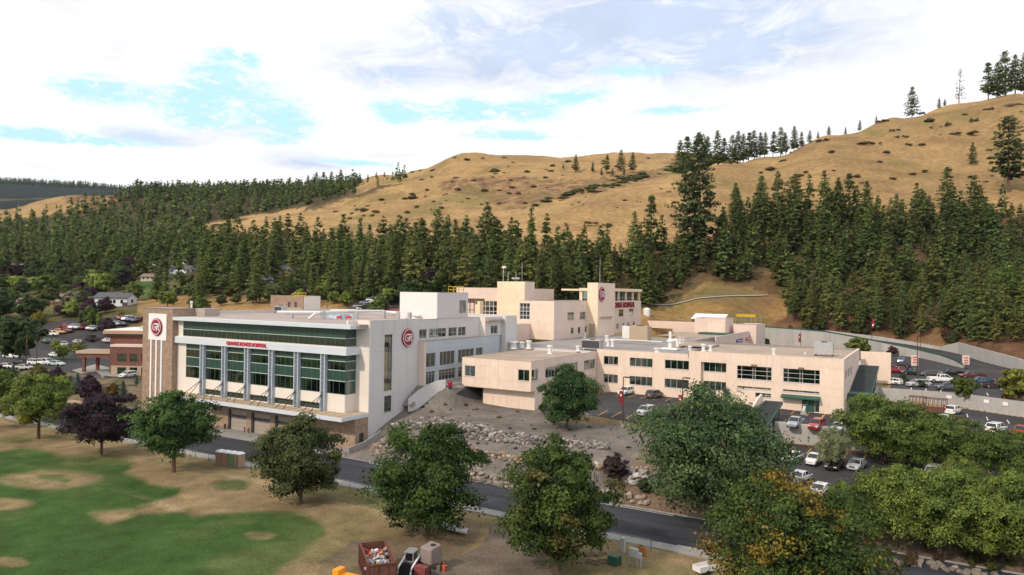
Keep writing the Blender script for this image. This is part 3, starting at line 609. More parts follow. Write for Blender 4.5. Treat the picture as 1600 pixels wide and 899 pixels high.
# horizontal bands
mb=MB(); mb.box(-146.9,-95.28,101.43,YG+.3,17.55,18.95); mb.box(-96.2,-95.28,YG+.3,YW,17.55,18.95); b1=mb.build('band_course',M['fascia'],A)
mb=MB(); mb.box(-146.7,-95.4,101.55,YG+.2,18.95,19.05); mb.build('band_cap',M['offwhite'],b1)
mb=MB(); mb.box(-147.0,-93.83,100.9,YG+.4,22.6,23.35); mb.box(-96.3,-93.83,YG+.4,YW,22.6,23.35); ef=mb.build('eaves_fascia',M['fascia'],A)
place_text('GRANDE RONDE HOSPITAL',1.05,.06,M['red'],A,'F',101.43,float((atY(352,538,101.4)[0]+atY(419,543,101.4)[0])/2),18.3,proud=.1,weight=.03,sx=.93,name='wall_lettering')
# white block
S_h=[RS(600,523.5,611,613,XW),RS(600,619.5,644,611,XW)]
S_h=[(109.7,112.1,10.25,21.25),(109.9,112.1,6.0,9.1)]
facade(A,'F',YW,-96.25,XW,6.5,ZT,M['offwhite'],jz=[9.6,18.3],panel=True,inner=False)
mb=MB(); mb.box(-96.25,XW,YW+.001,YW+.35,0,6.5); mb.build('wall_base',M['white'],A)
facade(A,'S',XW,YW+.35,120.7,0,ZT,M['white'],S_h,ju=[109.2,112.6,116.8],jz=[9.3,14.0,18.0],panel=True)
window(A,'S',XW,109.7,112.1,10.25,21.25,nu=2,us=[109.7,111.2,112.1],zs=[10.25,12.9,14.4,18.1,21.25],gl=M['glassg'],mt=M['frameg'])
window(A,'S',XW,109.9,112.1,6.0,9.1,nu=2,zs=[6.0,8.1,9.1],gl=M['glassg'],mt=M['frameg'])
# roof and back
mb=MB(); mb.box(-151,-93.35,YG+.45,162,23.0,23.4); mb.build('roof',M['roofp'],A)
mb=MB(); mb.box(-158,-93.35,161.7,162,6.5,24.1); mb.box(-158.1,-157.8,106,162,6.5,24.1); mb.build('rear_wall',M['white'],A)
mb=MB(); mb.box(-157.8,-151,106,162,23.0,23.4); mb.box(-151,-150.6,YG+.5,106,0,23.9); mb.build('roof_edge',M['roofp'],A)
mb=MB(); mb.box(-96.3,-93.35,YW+.35,YW+.7,23.4,24.1); mb.box(-96.6,-96.25,YG+.5,YW+.7,23.4,24.12); mb.box(-93.4,-92.97,YW-.03,120.7,ZT,ZT+.05); mb.box(-96.6,-93.4,YW-.03,YW+.4,ZT,ZT+.05); mb.build('parapet_cap',M['offwhite'],A)
# brick sign tower
tw=MB(); tw.box(-158.1,-147.1,101.0,106.5,0,25.1); tower=tw.build('sign_tower',M['brick'],A)
mb=MB(); mb.box(-158.2,-147.0,100.9,106.6,25.1,25.22); mb.build('coping',M['concrete'],tower)
for z in (8.6,17.6):
    mb=MB(); mb.box(-158.13,-147.07,100.97,101.0,z,z+.09); mb.box(-147.1,-147.07,101.0,106.4,z,z+.09); mb.build('string_course',M['concrete'],tower)
mb=MB(); mb.box(-155.75,-149.2,100.85,101.0,17.9,23.9); mb.build('sign_panel',M['signwhite'],tower)
for x in (-154.7,-152.75,-150.85):
    mb=MB(); mb.box(x-.24,x+.24,100.82,100.99,3.4 if x<-154 else 4.9,17.9); mb.build('white_fin',M['signwhite'],tower)
disc(A,'F',100.83,-152.5,20.9,1.95,'round red sign with white monogram on the white panel of the tan brick tower')
disc(A,'S',XW,float(atX(636.5,527.7,XW)[1]),float(atX(636.5,527.7,XW)[2]),1.85,'round red monogram sign on the plain white side wall beside a tall narrow window',thick=.3)
mb=MB(); mb.box(-147.2,-143.6,106.6,110.6,23.4,25.2); tag(mb.build('stair_housing',M['roofp']),'small pinkish box housing on the roof right behind the brick sign tower','roof housing')
# ================================================================== B. link wing with the glazed entrance
B=thing('hospital_wing','pale grey linking wing with a two-storey glazed entrance and a strip of upper windows','building')
XL=-91.5
# lower glazed volume (blue grey frame)
hs=[]
def SS(p0,p1,t,b,X=XL): return RS(p0,t,b,p1,X)
g1=[SS(666,681,552,574),SS(687.5,711,548.5,570),SS(716,741,544,564),SS(744,754.5,542,556)]
g0=[SS(666,680,580.5,604),SS(686,712,577.5,593.5),SS(716,741,575,590)]
def norm(h,z0,z1): return (h[0],h[1],z0,z1)
zU1,zU0=16.9,13.9; g1=[norm(h,zU0,zU1) for h in g1]; zD1,zD0=13.0,10.7; g0=[norm(g0[0],10.3,zD1),norm(g0[1],zD0,zD1),norm(g0[2],zD0,zD1)]
facade(B,'S',XL,121.2,151.0,9.0,19.4,M['bluegrey'],g1+g0,jz=[13.45,17.4],panel=True)
mb=MB(); mb.box(-93.1,XL,120.75,121.2,8.5,19.4); mb.build('end_wall',M['pink'],B)
mb=MB(); mb.box(-93.0,XL+.05,120.75,151,19.4,19.5); mb.build('ledge_roof',M['rooft'],B)
for h,n in zip(g1,(2,4,4,2)): window(B,'S',XL,*h,nu=n,gl=M['glassg'],mt=M['bluegrey'],d=.2)
for h,n in zip(g0,(3,5,4)): window(B,'S',XL,*h,nu=n,gl=M['glassg'],mt=M['frame'],d=.2,zs=[h[2],h[3]-.6,h[3]])
# upper strip
up_=[SS(655.3,667,514,532,XW),SS(670.5,697.5,512.5,530,XW),SS(701,714,511,527,XW),SS(716,728,510,526,XW)]
up_=[norm(h,19.95,21.9) for h in up_]
facade(B,'S',XW,120.75,144.0,19.5,23.9,M['white'],up_,panel=True,ju=[127.3,134.2])
for h,n in zip(up_,(2,4,2,2)): window(B,'S',XW,*h,nu=n,gl=M['glass'],mt=M['frame'])
facade(B,'F',144.0,-93,-91.4,19.5,24.0,M['offwhite'],panel=False,inner=False)
cr=[(146.6,149.8,19.9,21.9)]
facade(B,'S',-91.4,144.35,151.6,19.5,24.0,M['white'],cr,panel=False); window(B,'S',-91.4,*cr[0],nu=2)
facade(B,'S',-90.2,151.6,156.6,8.5,24.2,M['white'],panel=True,jz=[18.2],inner=False); mb=MB(); mb.box(-93.0,-90.55,151.6,151.95,8.5,24.2); mb.build('end_wall',M['white'],B)
mb=MB(); mb.box(-110,-93.35,121,157,23.0,23.41); mb.box(-93.35,-90.6,144.4,157,23.0,23.42); mb.build('roof',M['rooft'],B)
mb=MB(); mb.box(-110,-90.2,156.6,157,8.5,24.1); mb.build('rear_wall',M['white'],B)
mb=MB(); mb.box(-93.4,-92.95,120.75,144,23.9,23.98); mb.build('parapet_cap',M['rooft'],B)
# low connector with its small windows
CN=thing('hospital_connector','low pale connector block with two small windows behind the overhanging cream wing','building')
hh=[RF(776.5,554.5,786,562,157.0)]; hh=[(-88.2,-85.0,13.6,15.0),(-81.5,-78.6,13.6,15.0)]
facade(CN,'F',157.0,-91.0,-70.0,7.0,16.3,M['white'],hh,panel=True,jz=[12.9])
for h in hh: window(CN,'F',157.0,*h,nu=2)
mb=MB(); mb.box(-91,-70,157.35,186,15.5,15.9); mb.build('roof',M['roofg'],CN)
# ================================================================== C. cantilevered wing
Cb=thing('hospital_wing','cream hospital wing with a boxy upper floor overhanging the gravel slope','building')
XC=-69.5
Fh=[RF(726.3,570.4,742.1,586.7,127.),RF(809.4,578,826.9,595,127.)]
Fh=[(h[0],h[1],12.1,14.35) for h in Fh]
Sh=[(RS(830.2,577.4,593,840.9,XC)),(RS(852.4,576,592.5,872,XC)),(RS(888,569,583.5,902.7,XC)),(RS(912.5,564,579,930.1,XC))]
Sh=[(h[0],h[1],12.1,14.35) for h in Sh]
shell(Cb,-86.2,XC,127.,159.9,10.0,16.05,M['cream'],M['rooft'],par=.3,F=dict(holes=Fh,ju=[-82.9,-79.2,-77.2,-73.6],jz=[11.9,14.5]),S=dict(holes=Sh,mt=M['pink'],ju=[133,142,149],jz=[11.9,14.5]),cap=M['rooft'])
window(Cb,'F',127.,*Fh[0],nu=2,blind=[.9,.9]); window(Cb,'F',127.,*Fh[1],nu=2,blind=[.5,.55])
for h,n,b in zip(Sh,(2,4,3,5),([.9,.9],[.95,.6,.9,.4],[.9,.9,.9],[.95]*5)): window(Cb,'S',XC,*h,nu=n,blind=b,bm=M['blindg'] if n in(2,3) else M['blind'])
mb=MB(); mb.box(-86.1,XC-.1,127.1,159.8,9.9,10.02); mb.build('soffit',M['pink'],Cb)
facade(Cb,'F',128.7,-81.9,XC+.01,5.0,9.9,M['cream'],ju=[-79.3,-75.9,-72.9],panel=True,inner=False)
facade(Cb,'S',XC+.01,129.05,159.9,5.0,9.9,M['pink'],[(151.5,152.8,6.9,9.2),(153.4,155.2,6.9,9.2)],ju=[140],panel=True,inner=False)
mb=MB(); mb.box(XC-.2,XC-.1,151.5,152.8,6.9,9.2); mb.box(XC-.2,XC-.1,153.4,155.2,6.9,9.2); mb.build('side_door',M['dkframe'],Cb)
mb=MB(); mb.box(-81.9,-81.55,129.05,159,5,9.9); mb.build('rear_wall',M['pink'],Cb)
mb=MB(); mb.box(-82.0,XC+.06,128.63,128.7,4.8,5.75); mb.build('plinth',M['pink'],Cb)
# ================================================================== D. long wing
Dd=thing('hospital_wing','long two-storey cream hospital wing with a green double door above the front car park','building')
YD=160.; XD=-15.2
zt=16.6
LU=[RF(940.9,555.6,965.6,570.6,YD),RF(984,558.7,1019.5,574.5,YD),RF(1038.8,562.2,1076.8,579,YD)]
zu1=LU[1][3]; zu0=LU[1][2]; LU=[(h[0]+(.4 if i==0 else 0),h[1],zu0,zu1) for i,h in enumerate(LU)]
zl1=Zof(984,587.3,YD); zl0=Zof(1019.5,604,YD); LL=[(h[0],h[1],zl0,zl1) for h in LU]
holes=LU+LL
facade(Dd,'F',YD,XC,-46.9,6.0,zt,M['cream'],holes,ju=[-62.3,-55.5,-51.6],jz=[zl0-.8,zl1+.5,zu0-.3,zu1+.5],panel=True)
bls=[[.3,.35,.3],[.7,.8,.85,.85],[.75,.7,.8,.8]]; bl2=[[.9,.9,.5],[.1,.2,.15,.8],[.95]*4]
for h,n,b in zip(LU,(3,4,4),bls): window(Dd,'F',YD,*h,nu=n,blind=b)
for h,n,b,m_ in zip(LL,(3,4,4),bl2,(M['blindg'],M['blind'],M['blindo'] if 'blindo' in M else M['blindg'])): window(Dd,'F',YD,*h,nu=n,blind=b,bm=m_)
# right half
YR=159.4; zr=17.45
rec=(float(atY(1094.7,600,YR)[0]),float(atY(1134.5,600,YR)[0]),7.2,float(Zof(1094.7,565.5,YR)))
RU=[RF(1151.6,571,1205.6,595.6,YR),RF(1223.8,576,1281,601,YR)]; RU=[(h[0],h[1],RU[0][2],RU[0][3]) for h in RU]
st=[RF(1151.6,602.8,1205,610.3,YR),RF(1223,608,1280.4,617,YR)]; st=[(h[0],h[1],st[0][2],st[0][3]) for h in st]
lw_=RF(1180,613.5,1204.8,622.3,YR); dr=RF(1253,623.6,1280.4,642.8,YR); dr=(dr[0],dr[1],6.2,dr[3])
facade(Dd,'F',YR,-46.9,XD,5.8,zr,M['cream'],[rec]+RU+st+[lw_,dr],ju=[-39.3,-30.2,-29.0,-19.8],jz=[dr[3]+1.0,RU[0][2]-.6,RU[0][3]+.6],panel=True)
# recessed strip of windows
ry=YR+1.0; wu=(rec[0]+.35,rec[1]-.01,rec[3]-2.15,rec[3]-.1); wl=(wu[0],wu[1],wu[2]-4.1,wu[3]-4.15)
facade(Dd,'F',ry,rec[0]-.3,rec[1]+.3,rec[2]-1.2,rec[3]+.3,M['cream'],[wu,wl],panel=False,name='recess_wall')
mb=MB(); mb.box(rec[0]-.3,rec[0],YR+.3,ry,rec[2],rec[3]); mb.box(rec[1],rec[1]+.3,YR+.3,ry,rec[2],rec[3]); mb.box(rec[0],rec[1],YR+.3,ry,rec[3],rec[3]+.3); mb.build('recess_side',M['cream'],Dd)
window(Dd,'F',ry,*wu,nu=4,blind=[.6,.7,.9,.7]); window(Dd,'F',ry,*wl,nu=4,blind=[.3,.6,.7,.8])
for h in RU:
    w_=h[1]-h[0]; us=[h[0],h[0]+w_*.135,h[0]+w_*.46,h[0]+w_*.53,h[0]+w_*.865,h[1]]
    window(Dd,'F',YR,*h,us=us,nz=3,mt=M['frame'],fw_=.085,name='window')
    mb=MB(); xm=h[0]+w_*.5; mb.box(xm-.5,xm+.5,YR-.75,YR,h[3]+.05,h[3]+.4); mb.build('wall_light',M['wood'],Dd)
for h in st:
    w_=h[1]-h[0]; window(Dd,'F',YR,*h,us=[h[0],h[0]+w_*.135,h[0]+w_*.46,h[0]+w_*.53,h[0]+w_*.865,h[1]],fw_=.09)
window(Dd,'F',YR,*lw_,nu=3)
da=dr[0]; db=dr[1]; mdx=da+(db-da)*.72
mb=MB(); mb.box(da+.05,(da+mdx)/2-.02,YR+.1,YR+.2,6.2,dr[3]-.05); dd=mb.build('door',M['greenl'] if 'greenl' in M else M['green'],Dd)
mb=MB(); mb.box((da+mdx)/2+.02,mdx-.05,YR+.1,YR+.2,6.2,dr[3]-.05); mb.build('door',M['green'],Dd)
mb=MB(); mb.box((da+mdx)/2-.16,(da+mdx)/2-.1,YR+.02,YR+.1,7.6,8.4); mb.build('handle',M['metal'],dd)
window(Dd,'F',YR,mdx+.02,db,6.25,dr[3]-.02,nu=1,mt=M['offwhite'])
mb=MB(); a_=atY(1222.4,618,YR); mb.add([(st[1][0]-.2,YR,dr[3]+.75),(st[1][1]+.2,YR,dr[3]+.75),(st[1][1]+.2,YR-1.5,dr[3]+.35),(st[1][0]-.2,YR-1.5,dr[3]+.35),(st[1][0]-.2,YR,dr[3]+.1),(st[1][1]+.2,YR,dr[3]+.1),(st[1][1]+.2,YR-1.5,dr[3]+.1),(st[1][0]-.2,YR-1.5,dr[3]+.1)],[(0,3,2,1),(4,5,6,7),(3,7,6,2),(2,6,5,1),(0,4,7,3)]); mb.build('awning',M['green'],Dd)
Sd=[RS(1321,580,594.4,1323.6,XD),RS(1325.1,577.7,592,1327.5,XD),RS(1329,575.8,589.6,1331.3,XD)]; Sd=[(h[0],h[1],Sd[0][2],Sd[0][3]) for h in Sd]
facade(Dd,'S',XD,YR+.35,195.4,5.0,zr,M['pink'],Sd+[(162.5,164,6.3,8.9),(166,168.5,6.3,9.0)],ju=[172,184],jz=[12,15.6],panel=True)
for h in Sd: window(Dd,'S',XD,*h,nu=1)
mb=MB(); mb.box(XD-.2,XD-.12,162.5,164,6.3,8.9); mb.box(XD-.2,XD-.12,166,168.5,6.3,9.0); mb.build('side_door',M['dkframe'],Dd)
mb=MB(); mb.box(XC,-46.9,YD+.35,186,15.7,16.1); mb.box(-95.8,XC,159.9,225,15.7,16.1); mb.box(XC,-58,186,290,15.72,16.12); mb.build('roof',M['roofg'],Dd)
mb=MB(); mb.box(-46.9,XD-.35,YR+.35,195.1,16.6,16.95); mb.box(-58,-46.9,186,195.1,16.55,16.9); mb.build('roof',M['rooft'],Dd)
mb=MB(); mb.box(-47.25,-46.9,YR+.36,186,16.0,zr-.02); mb.box(-58,XD-.3,195.1,195.4,5,zr); mb.box(-58,-57.7,195.4,283,9,zr-.3); mb.build('rear_wall',M['roofg'],Dd)
mb=MB(); mb.box(XC,-46.9,YD-.03,YD+.4,zt,zt+.05); mb.box(-46.95,XD+.03,YR-.03,YR+.4,zr,zr+.05); mb.box(XD-.38,XD+.03,YR+.4,195.4,zr,zr+.05); mb.build('parapet_cap',M['cream'],Dd)
for (x0,x1,y0,y1) in ((-64,-47.5,196,215),(-66,-59,222,262),(-80,-66,235,262)):
    mb=MB(); mb.box(x0,x1,y0,y1,16.12,16.2); mb.build('roof_patch',M['rooft'],Dd)
mb=MB(); mb.box(-71,-60.5,252,257,16.2,16.9); mb.build('skylight',M['green'],Dd)
# free-standing wall by the ramp
mb=MB(); mb.box(-15.2,-8.5,198.8,199.3,9,16.6); fsw=tag(mb.build('screen_wall',M['cream']),'plain cream screen wall standing behind the right end of the long wing','wall')
# emergency wing face, penthouse
ER=thing('hospital_wing','low emergency wing at the back with blue and red signs on its side','building')
facade(ER,'S',-57.0,222,283,9.0,17.3,M['pink'],panel=False,inner=False); mb=MB(); mb.box(-60,-57.35,222,283,16.2,16.6); mb.build('roof',M['roofg'],ER)
mb=MB(); mb.box(-90,-57.4,282.6,283,9,17.3); mb.build('rear_wall',M['pink'],ER)
# low pink wall along the far roof edge
mb=MB(); mb.box(-110,-80,300,300.5,15.5,18.6); mb.box(-80,-62,292,292.4,15.5,18.9); tag(mb.build('boundary_wall',M['pink']),'long low pinkish wall closing the far edge of the flat roofs below the dry slope','wall')
PH=thing('roof_block','pinkish square plant block with a lighter front panel rising from the back roof','building')
a=at(1110,518,16.4); b=at(1152,518,16.4)
shell(PH,-75.2,-64.0,262,274,16.15,21.6,M['pink'],M['roofg'],par=.3,F=dict(ju=[-70.5],jz=[19.9]))
mb=MB(); mb.box(-70.3,-64.3,261.93,262,16.4,20.0); mb.build('front_panel',M['cream'],PH)
PH2=thing('roof_block','narrow pinkish block with a vine, to the right of the square plant block','building')
shell(PH2,-62.5,-54.5,268,284,9,19.6,M['pink'],M['roofg'],par=.3); 
# ================================================================== E. upper tower block
E_=thing('hospital_tower','tall cream rear block above the flat roofs with red lettering on its side','building')
XE=-96.; 
wF=RF(812,472,827.7,499.8,189.); wF=(wF[0],wF[1],wF[2],wF[3]-.3)
def es(p0,t,b,p1): return RS(p0,t,b,p1,XE)
eS=[es(887,488.5,501,897),es(906,487.5,499.5,915),es(892,512.5,522,896.5),es(903,511.5,521,907),es(914,510.5,520,917)]
eN=[es(951,485,496,960),es(967,484,495,974.5),es(983,482.5,493,990),es(953.5,507,515,957.5),es(963,506,514,966.5),es(972,505,513,975.5),es(980.5,504,512,983.5),es(989,503.5,511,992)]
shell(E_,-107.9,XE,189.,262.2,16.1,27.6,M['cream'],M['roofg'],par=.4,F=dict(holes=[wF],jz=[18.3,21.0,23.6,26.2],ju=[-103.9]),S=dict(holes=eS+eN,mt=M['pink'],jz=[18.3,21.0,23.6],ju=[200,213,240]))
window(E_,'F',189.,*wF,nu=3,nz=4,mt=M['whitem'],fw_=.12)
for i,h in enumerate(eS+eN): window(E_,'S',XE,*h,nu=2 if i in(0,1,5,6,7) else 1,nz=2 if i in(0,1) else 1,mt=M['frame'],blind=[.5])
# front tower
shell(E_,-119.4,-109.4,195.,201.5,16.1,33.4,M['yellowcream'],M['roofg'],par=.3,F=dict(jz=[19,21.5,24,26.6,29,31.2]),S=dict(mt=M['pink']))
mb=MB(); mb.lathe([(2.3,0),(2.3,.04)],32); mb.v=[(x-114.2,194.97-z,y+29.3) for x,y,z in mb.v]; mb.build('faded_emblem',mat('faded_emblem',(.765,.62,.45),.85),E_)
# side tower
shell(E_,-95.99,-92.3,212.5,226.9,16.1,33.5,M['yellowcream'],M['roofg'],par=.3,F=dict(jz=[20,24,28]),S=dict(mt=M['cream'],jz=[20,24,28]))
mb=MB(); mb.box(-95.2,-93.2,212.35,212.5,16.1,20.3); mb.box(-92.3,-91.6,214,224,22.2,22.5); mb.build('tower_door',M['tanwall'],E_)
# left rear range with large gridded window
gw=RF(752,470,776.9,495.5,205.)
shell(E_,-142,-119.5,205.,235,16,31.4,M['pink'],M['roofg'],par=.4,F=dict(holes=[(gw[0],gw[1],gw[2],gw[3])],ju=[gw[0]-.6],jz=[29]))
window(E_,'F',205.,*gw,nu=4,nz=3,mt=M['whitem'],fw_=.14)
# low annex in front
shell(E_,-118,-103.9,172.,189.,15.8,20.6,M['pink'],M['roofg'],par=.3,S=dict(holes=[(176,180.5,17.2,19.4)],mt=M['pink'])); window(E_,'S',-103.9,176,180.5,17.2,19.4,nu=4)
# glazed roof pavilion
pv=MB(); z0=27.6; pv.box(-108,-95.5,232,262,30.9,31.9); pv.box(-118,-108,238,262,30.95,31.6); pav=pv.build('pavilion_roof',M['yellowcream'],E_)
mb=MB()
for x in (-107.6,-102.4,-96.8): 
    for y in (232.6,): mb.box(x-.5,x+.5,y,y+.8,27.2,30.9)
for y in (240,247,254,261): mb.box(-97,-96.2,y,y+.7,27.2,30.9)
mb.build('pavilion_post',M['yellowcream'],E_)
for a,b in ((-107.1,-102.9),(-101.9,-97.3)): window(E_,'F',232.7,a,b,27.3,30.85,nu=4,zs=[27.3,28.6,30.85],mt=M['whitem'])
for a,b in ((233.6,239.9),(240.9,246.9),(247.9,253.9)): window(E_,'S',-96.4,a,b,27.3,30.85,nu=3,zs=[27.3,28.6,30.85],mt=M['whitem'])
mb=MB(); mb.box(-107.2,-97.5,236,236.1,27.3,30.8); mb.box(-100.1,-100,236.1,255,27.3,30.8); mb.build('inner_wall',M['interior'],E_)
tl=place_text('GRANDE RONDE HOSPITAL',2.6,.12,M['darkred'],E_,'S',XE,238.6,float(atX(970,477.5,XE)[2])+.1,proud=.16,weight=.06,name='wall_lettering'); _x=[v.co.x for v in tl.data.vertices]; tl.scale=(33./(max(_x)-min(_x)),1,1)
disc(E_,'S',-92.3,float(atX(940,460,-92.3)[1]),float(atX(940,460,-92.3)[2]),2.35,'round red sign with white monogram near the top of the slim rear tower',thick=.35)
# white penthouse on the link roof
WP=thing('roof_block','white box penthouse with a small louvre standing on the roof above the glazed entrance','building')
shell(WP,-108.2,-97.4,132.9,145.6,23.4,29.7,M['offwhite'],M['roofg'],par=.3,F=dict(mt=M['whitem']),S=dict(mt=M['white']))
mb=MB(); mb.box(-97.4,-97.3,142.0,144.6,24.9,27.9); mb.build('louvre',M['interior'],WP)
# brown pergola / pipes beside it
PG=thing('pergola','brown timber pergola structure between cream piers left of the big gridded window','pergola')
for x in (-138.5,-131.5,-124.8): 
    mb=MB(); mb.box(x-.9,x+.9,192,194,16,28.0 if x<-137 else 27.0); mb.build('pier',M['yellowcream'],PG)
for i in range(9):
    mb=MB(); x=-134.5+i*1.05; mb.box(x-.12,x+.12,190.5,198,27.0,27.8); mb.build('rafter',M['wood'],PG)
mb=MB(); mb.box(-136,-125,191.5,191.9,26.4,27.4); [mb.box(-134.3+i*1.6,-134.0+i*1.6,192,192.2,18,27) for i in range(6)]; [mb.box(-135,-125.5,192.05,192.2,z,z+.25) for z in (20,22,24)]; mb.build('lattice',M['wood'],PG)
# ================================================================== roads, lots, walls
def struct_box(name,mt,boxes,kind='structure',parent=None):
    mb=MB(); [mb.box(*b) for b in boxes]; o=mb.build(name,mt,parent); 
    if parent is None: tag(o,kind=kind)
    return o
def pw(px,w,py): l=(px-800)/FL*w; return (fw[0]*w+_r0[0]*l, fw[1]*w+_r0[1]*l, 30-(py-hy(px))*w/FL)
W1=[(1190,306,545,511.5),(1240,303,548,515),(1290,297,551,519.3),(1340,280,555,528),(1380,262,556,536),(1414,254,557,543),(1441,246,560,549),(1470,231,567,556),(1492,219,573,564),(1506,213,576,571.5)]
W2=[(1290,302,522,516.5),(1370,292,531,525.5),(1423,280,539,533.8),(1468,270,546,542),(1498,259,552,535),(1540,234,565,546.5),(1584,212,578.5,558),(1640,190,592,576),(1700,168,612,594)]
road=drape('road',[(-340,84),(140,84),(140,96),(-340,96)],M['road'],.06,3,world=True)
sw=struct_box('pavement',M['concrete'],[(-340,140,82.1,83.8,-.3,.16)])
for i in range(118):  # joints of the near pavement: slabs
    pass
kb=struct_box('kerb',M['curb'],[(-340,140,83.8,84.05,-.3,.2),(-340,-148,95.95,96.2,-.3,.2),(-84.6,140,95.95,96.25,-.3,.2)])
struct_box('road_marking',M['paint_w'],[(-84,-30,95.45,95.6,.0,.068),(-26,140,84.55,84.7,.0,.068)])
ap=D.objects.new('apron',None); 
apm=tag(MB().box(-147.6,-91.2,96.3,101.9,-.2,.1).box(-147.6,-84.6,95.96,96.3,-.2,.1).build('apron',M['concrete']),kind='structure')
for i in range(10):
    for j in range(2):
        o=MB().box(-147+i*5.55,-147+i*5.55+5.5,96.35+j*2.77,96.35+j*2.77+2.72,.1,.125).build('concrete_slab',M['concrete'],apm)
lot1=drape('parking_lot',[(-66,159.9),(-66.5,142),(-61,133),(-57,129.5),(-47,127.6),(-30,127.2),(-26.3,127.2),(-26.3,140.65),(70,140.65),(70,144.5),(16.3,178.6),(5,185.8),(-14.9,186),(-14.9,159.2),(-46,159.2),(-46,159.9)],M['asphalt'],.06,2.5,world=True)
lot2=drape('parking_lot',[(-24.8,106.2),(70,106.2),(70,137.4),(-24.8,137.4)],M['asphalt'],.06,4,world=True)
lot3=drape('parking_lot',[(-14.9,201),(-8.4,201),(-8.4,188.5),(5,187.3),(17,180),(70,148),(120,200),(90,170),*[pw(a,w-.3,550)[:2] for a,w,_b,_c in W2[:2:-1]],*[pw(a,w-.2,550)[:2] for a,w,_b,_c in W1[-2:1:-1]],(-61,312),(-61.5,300),(-56.9,284),(-56.9,222),(-56.9,196),(-15.1,196)],M['asphalt'],.07,3,world=True)
drv=drape('driveway',[(712,616.5),(731,604.5),(747,601),(752,607),(752,626)],M['asphalt'],.05,1.5)
plz=drape('plaza',[(664,608),(668,603),(700,594),(735,590),(742,597),(722,607),(700,611),(680,613)],M['concrete'],.05,1.5)
struct_box('mulch_bed',mat('bark_mulch',(.10,.045,.032),.95,ns=2,amt=.3,ns2=8,amt2=.3),[(-24.8,60,137.5,139.2,2.9,3.25)])
# bay markings
def bays_(x0,x1,n,y0,y1,z,mt,name='bay_line'):
    mb=MB()
    for i in range(n+1): x=x0+(x1-x0)*i/n; mb.box(x-.08,x+.08,y0,y1,z-.05,z)
    o=mb.build(name,mt); tag(o,'painted parking bay lines',kind='stuff'); return o
bays_(-60,-28,11,153.5,158.5,6.74,M['paint_y']) if False else None
def lines(pts,mt,L_=5.2,dy=1):
    mb=MB()
    for (x,y) in pts:
        z0=float(T(x,y)); z1=float(T(x,y+dy*L_)); mb.add([(x-.09,y,z0+.075),(x+.09,y,z0+.075),(x+.09,y+dy*L_,z1+.075),(x-.09,y+dy*L_,z1+.075)],[(0,1,2,3)])
    o=mb.build('bay_line',mt); tag(o,kind='stuff',label='painted lines between parking bays'); return o
lines([(-62+i*2.9,153.8) for i in range(16)],M['paint_y']); lines([(-56+i*2.9,129.5) for i in range(11)],M['paint_y']); lines([(-24+i*2.9,141.5) for i in range(9)],M['paint_y'],5)
lines([(-24+i*2.9,131.5) for i in range(14)],M['paint_y'],5.5); lines([(-20.3+i*1.6,155) for i in range(3)],M['paint_y'],2.5)
lines([(-7+i*3.3,178.9) for i in range(3)]+[(6.5+i*3.3,177-i*2.0) for i in range(5)],M['paint_w'],5.,-1)
lines([(-6+i*3.,206) for i in range(10)],M['paint_w'],5.5); lines([(-4+i*3.,191) for i in range(6)],M['paint_w'],5)
def wall_poly(name,label,pts,z0,z1,th,mt,cat='wall',cap=None,group=None,joint=None):
    """upright wall along a polyline; z0/z1 lists or numbers"""
    n=len(pts); z0=z0 if hasattr(z0,'__len__') else [z0]*n; z1=z1 if hasattr(z1,'__len__') else [z1]*n
    t=thing(name,label,cat,(pts[0][0],pts[0][1],z0[0]),0,group); o0=Vector((pts[0][0],pts[0][1],z0[0]))
    for i in range(n-1):
        a=Vector((*pts[i],0)); b=Vector((*pts[i+1],0)); d=(b-a).normalized(); nn=Vector((-d.y,d.x,0))*th
        L_=(b-a).length; k=max(1,round(L_/(joint or 1e9)))
        for j in range(k):
            f0=j/k; f1=(j+1)/k; g=.02/L_ if joint else 0
            p=a.lerp(b,f0+g); q=a.lerp(b,f1-g); za=z0[i]+(z0[i+1]-z0[i])*f0; zb=z0[i]+(z0[i+1]-z0[i])*f1; ya=z1[i]+(z1[i+1]-z1[i])*f0; yb=z1[i]+(z1[i+1]-z1[i])*f1
            vs=[(p.x,p.y,za),(q.x,q.y,zb),(q.x+nn.x,q.y+nn.y,zb),(p.x+nn.x,p.y+nn.y,za),(p.x,p.y,ya),(q.x,q.y,yb),(q.x+nn.x,q.y+nn.y,yb),(p.x+nn.x,p.y+nn.y,ya)]
            mb=MB(); mb.add([tuple(Vector(v)-o0) for v in vs],[(0,3,2,1),(4,5,6,7),(0,1,5,4),(1,2,6,5),(2,3,7,6),(3,0,4,7)]); mb.build('wall_section' if joint else 'wall_length',mt,t)
    return t
wp=[(-14.9,186.2),(5,186.2),(17,178.9),(70,147.5)]
wall_poly('retaining_wall','long pale concrete retaining wall between the lower and the upper right car park',wp,5.8,9.3,.4,M['concrete_wall'],joint=6)
wall_poly('retaining_wall','concrete retaining wall behind the front row of the lowest right car park, half hidden by trees',[(-24.9,139.3),(60,139.3)],2.9,6.75,1.4,M['concrete_wall'],joint=6)
wall_poly('retaining_wall','short concrete side wall stepping down beside the covered stair of the lowest car park',[(-25.2,126),(-25.2,139.2)],2.6,6.6,1.0,M['concrete_wall'])
for i in range(4):
    x,y=[(3.5,186.15),(10.2,183),(13.4,181.0),(17.3,178.6)][i]; mb=MB(); mb.box(-.5,.5,-.05,0,0,.7); o=mb.build('wall_sign',M['signwhite']); o.location=(x,y-.05,8.0); o.rotation_euler=(0,0,-.5 if i else 0); tag(o,['leftmost','second','third','rightmost'][i]+' of the small white notices on the long concrete retaining wall','sign','white notices on the retaining wall')
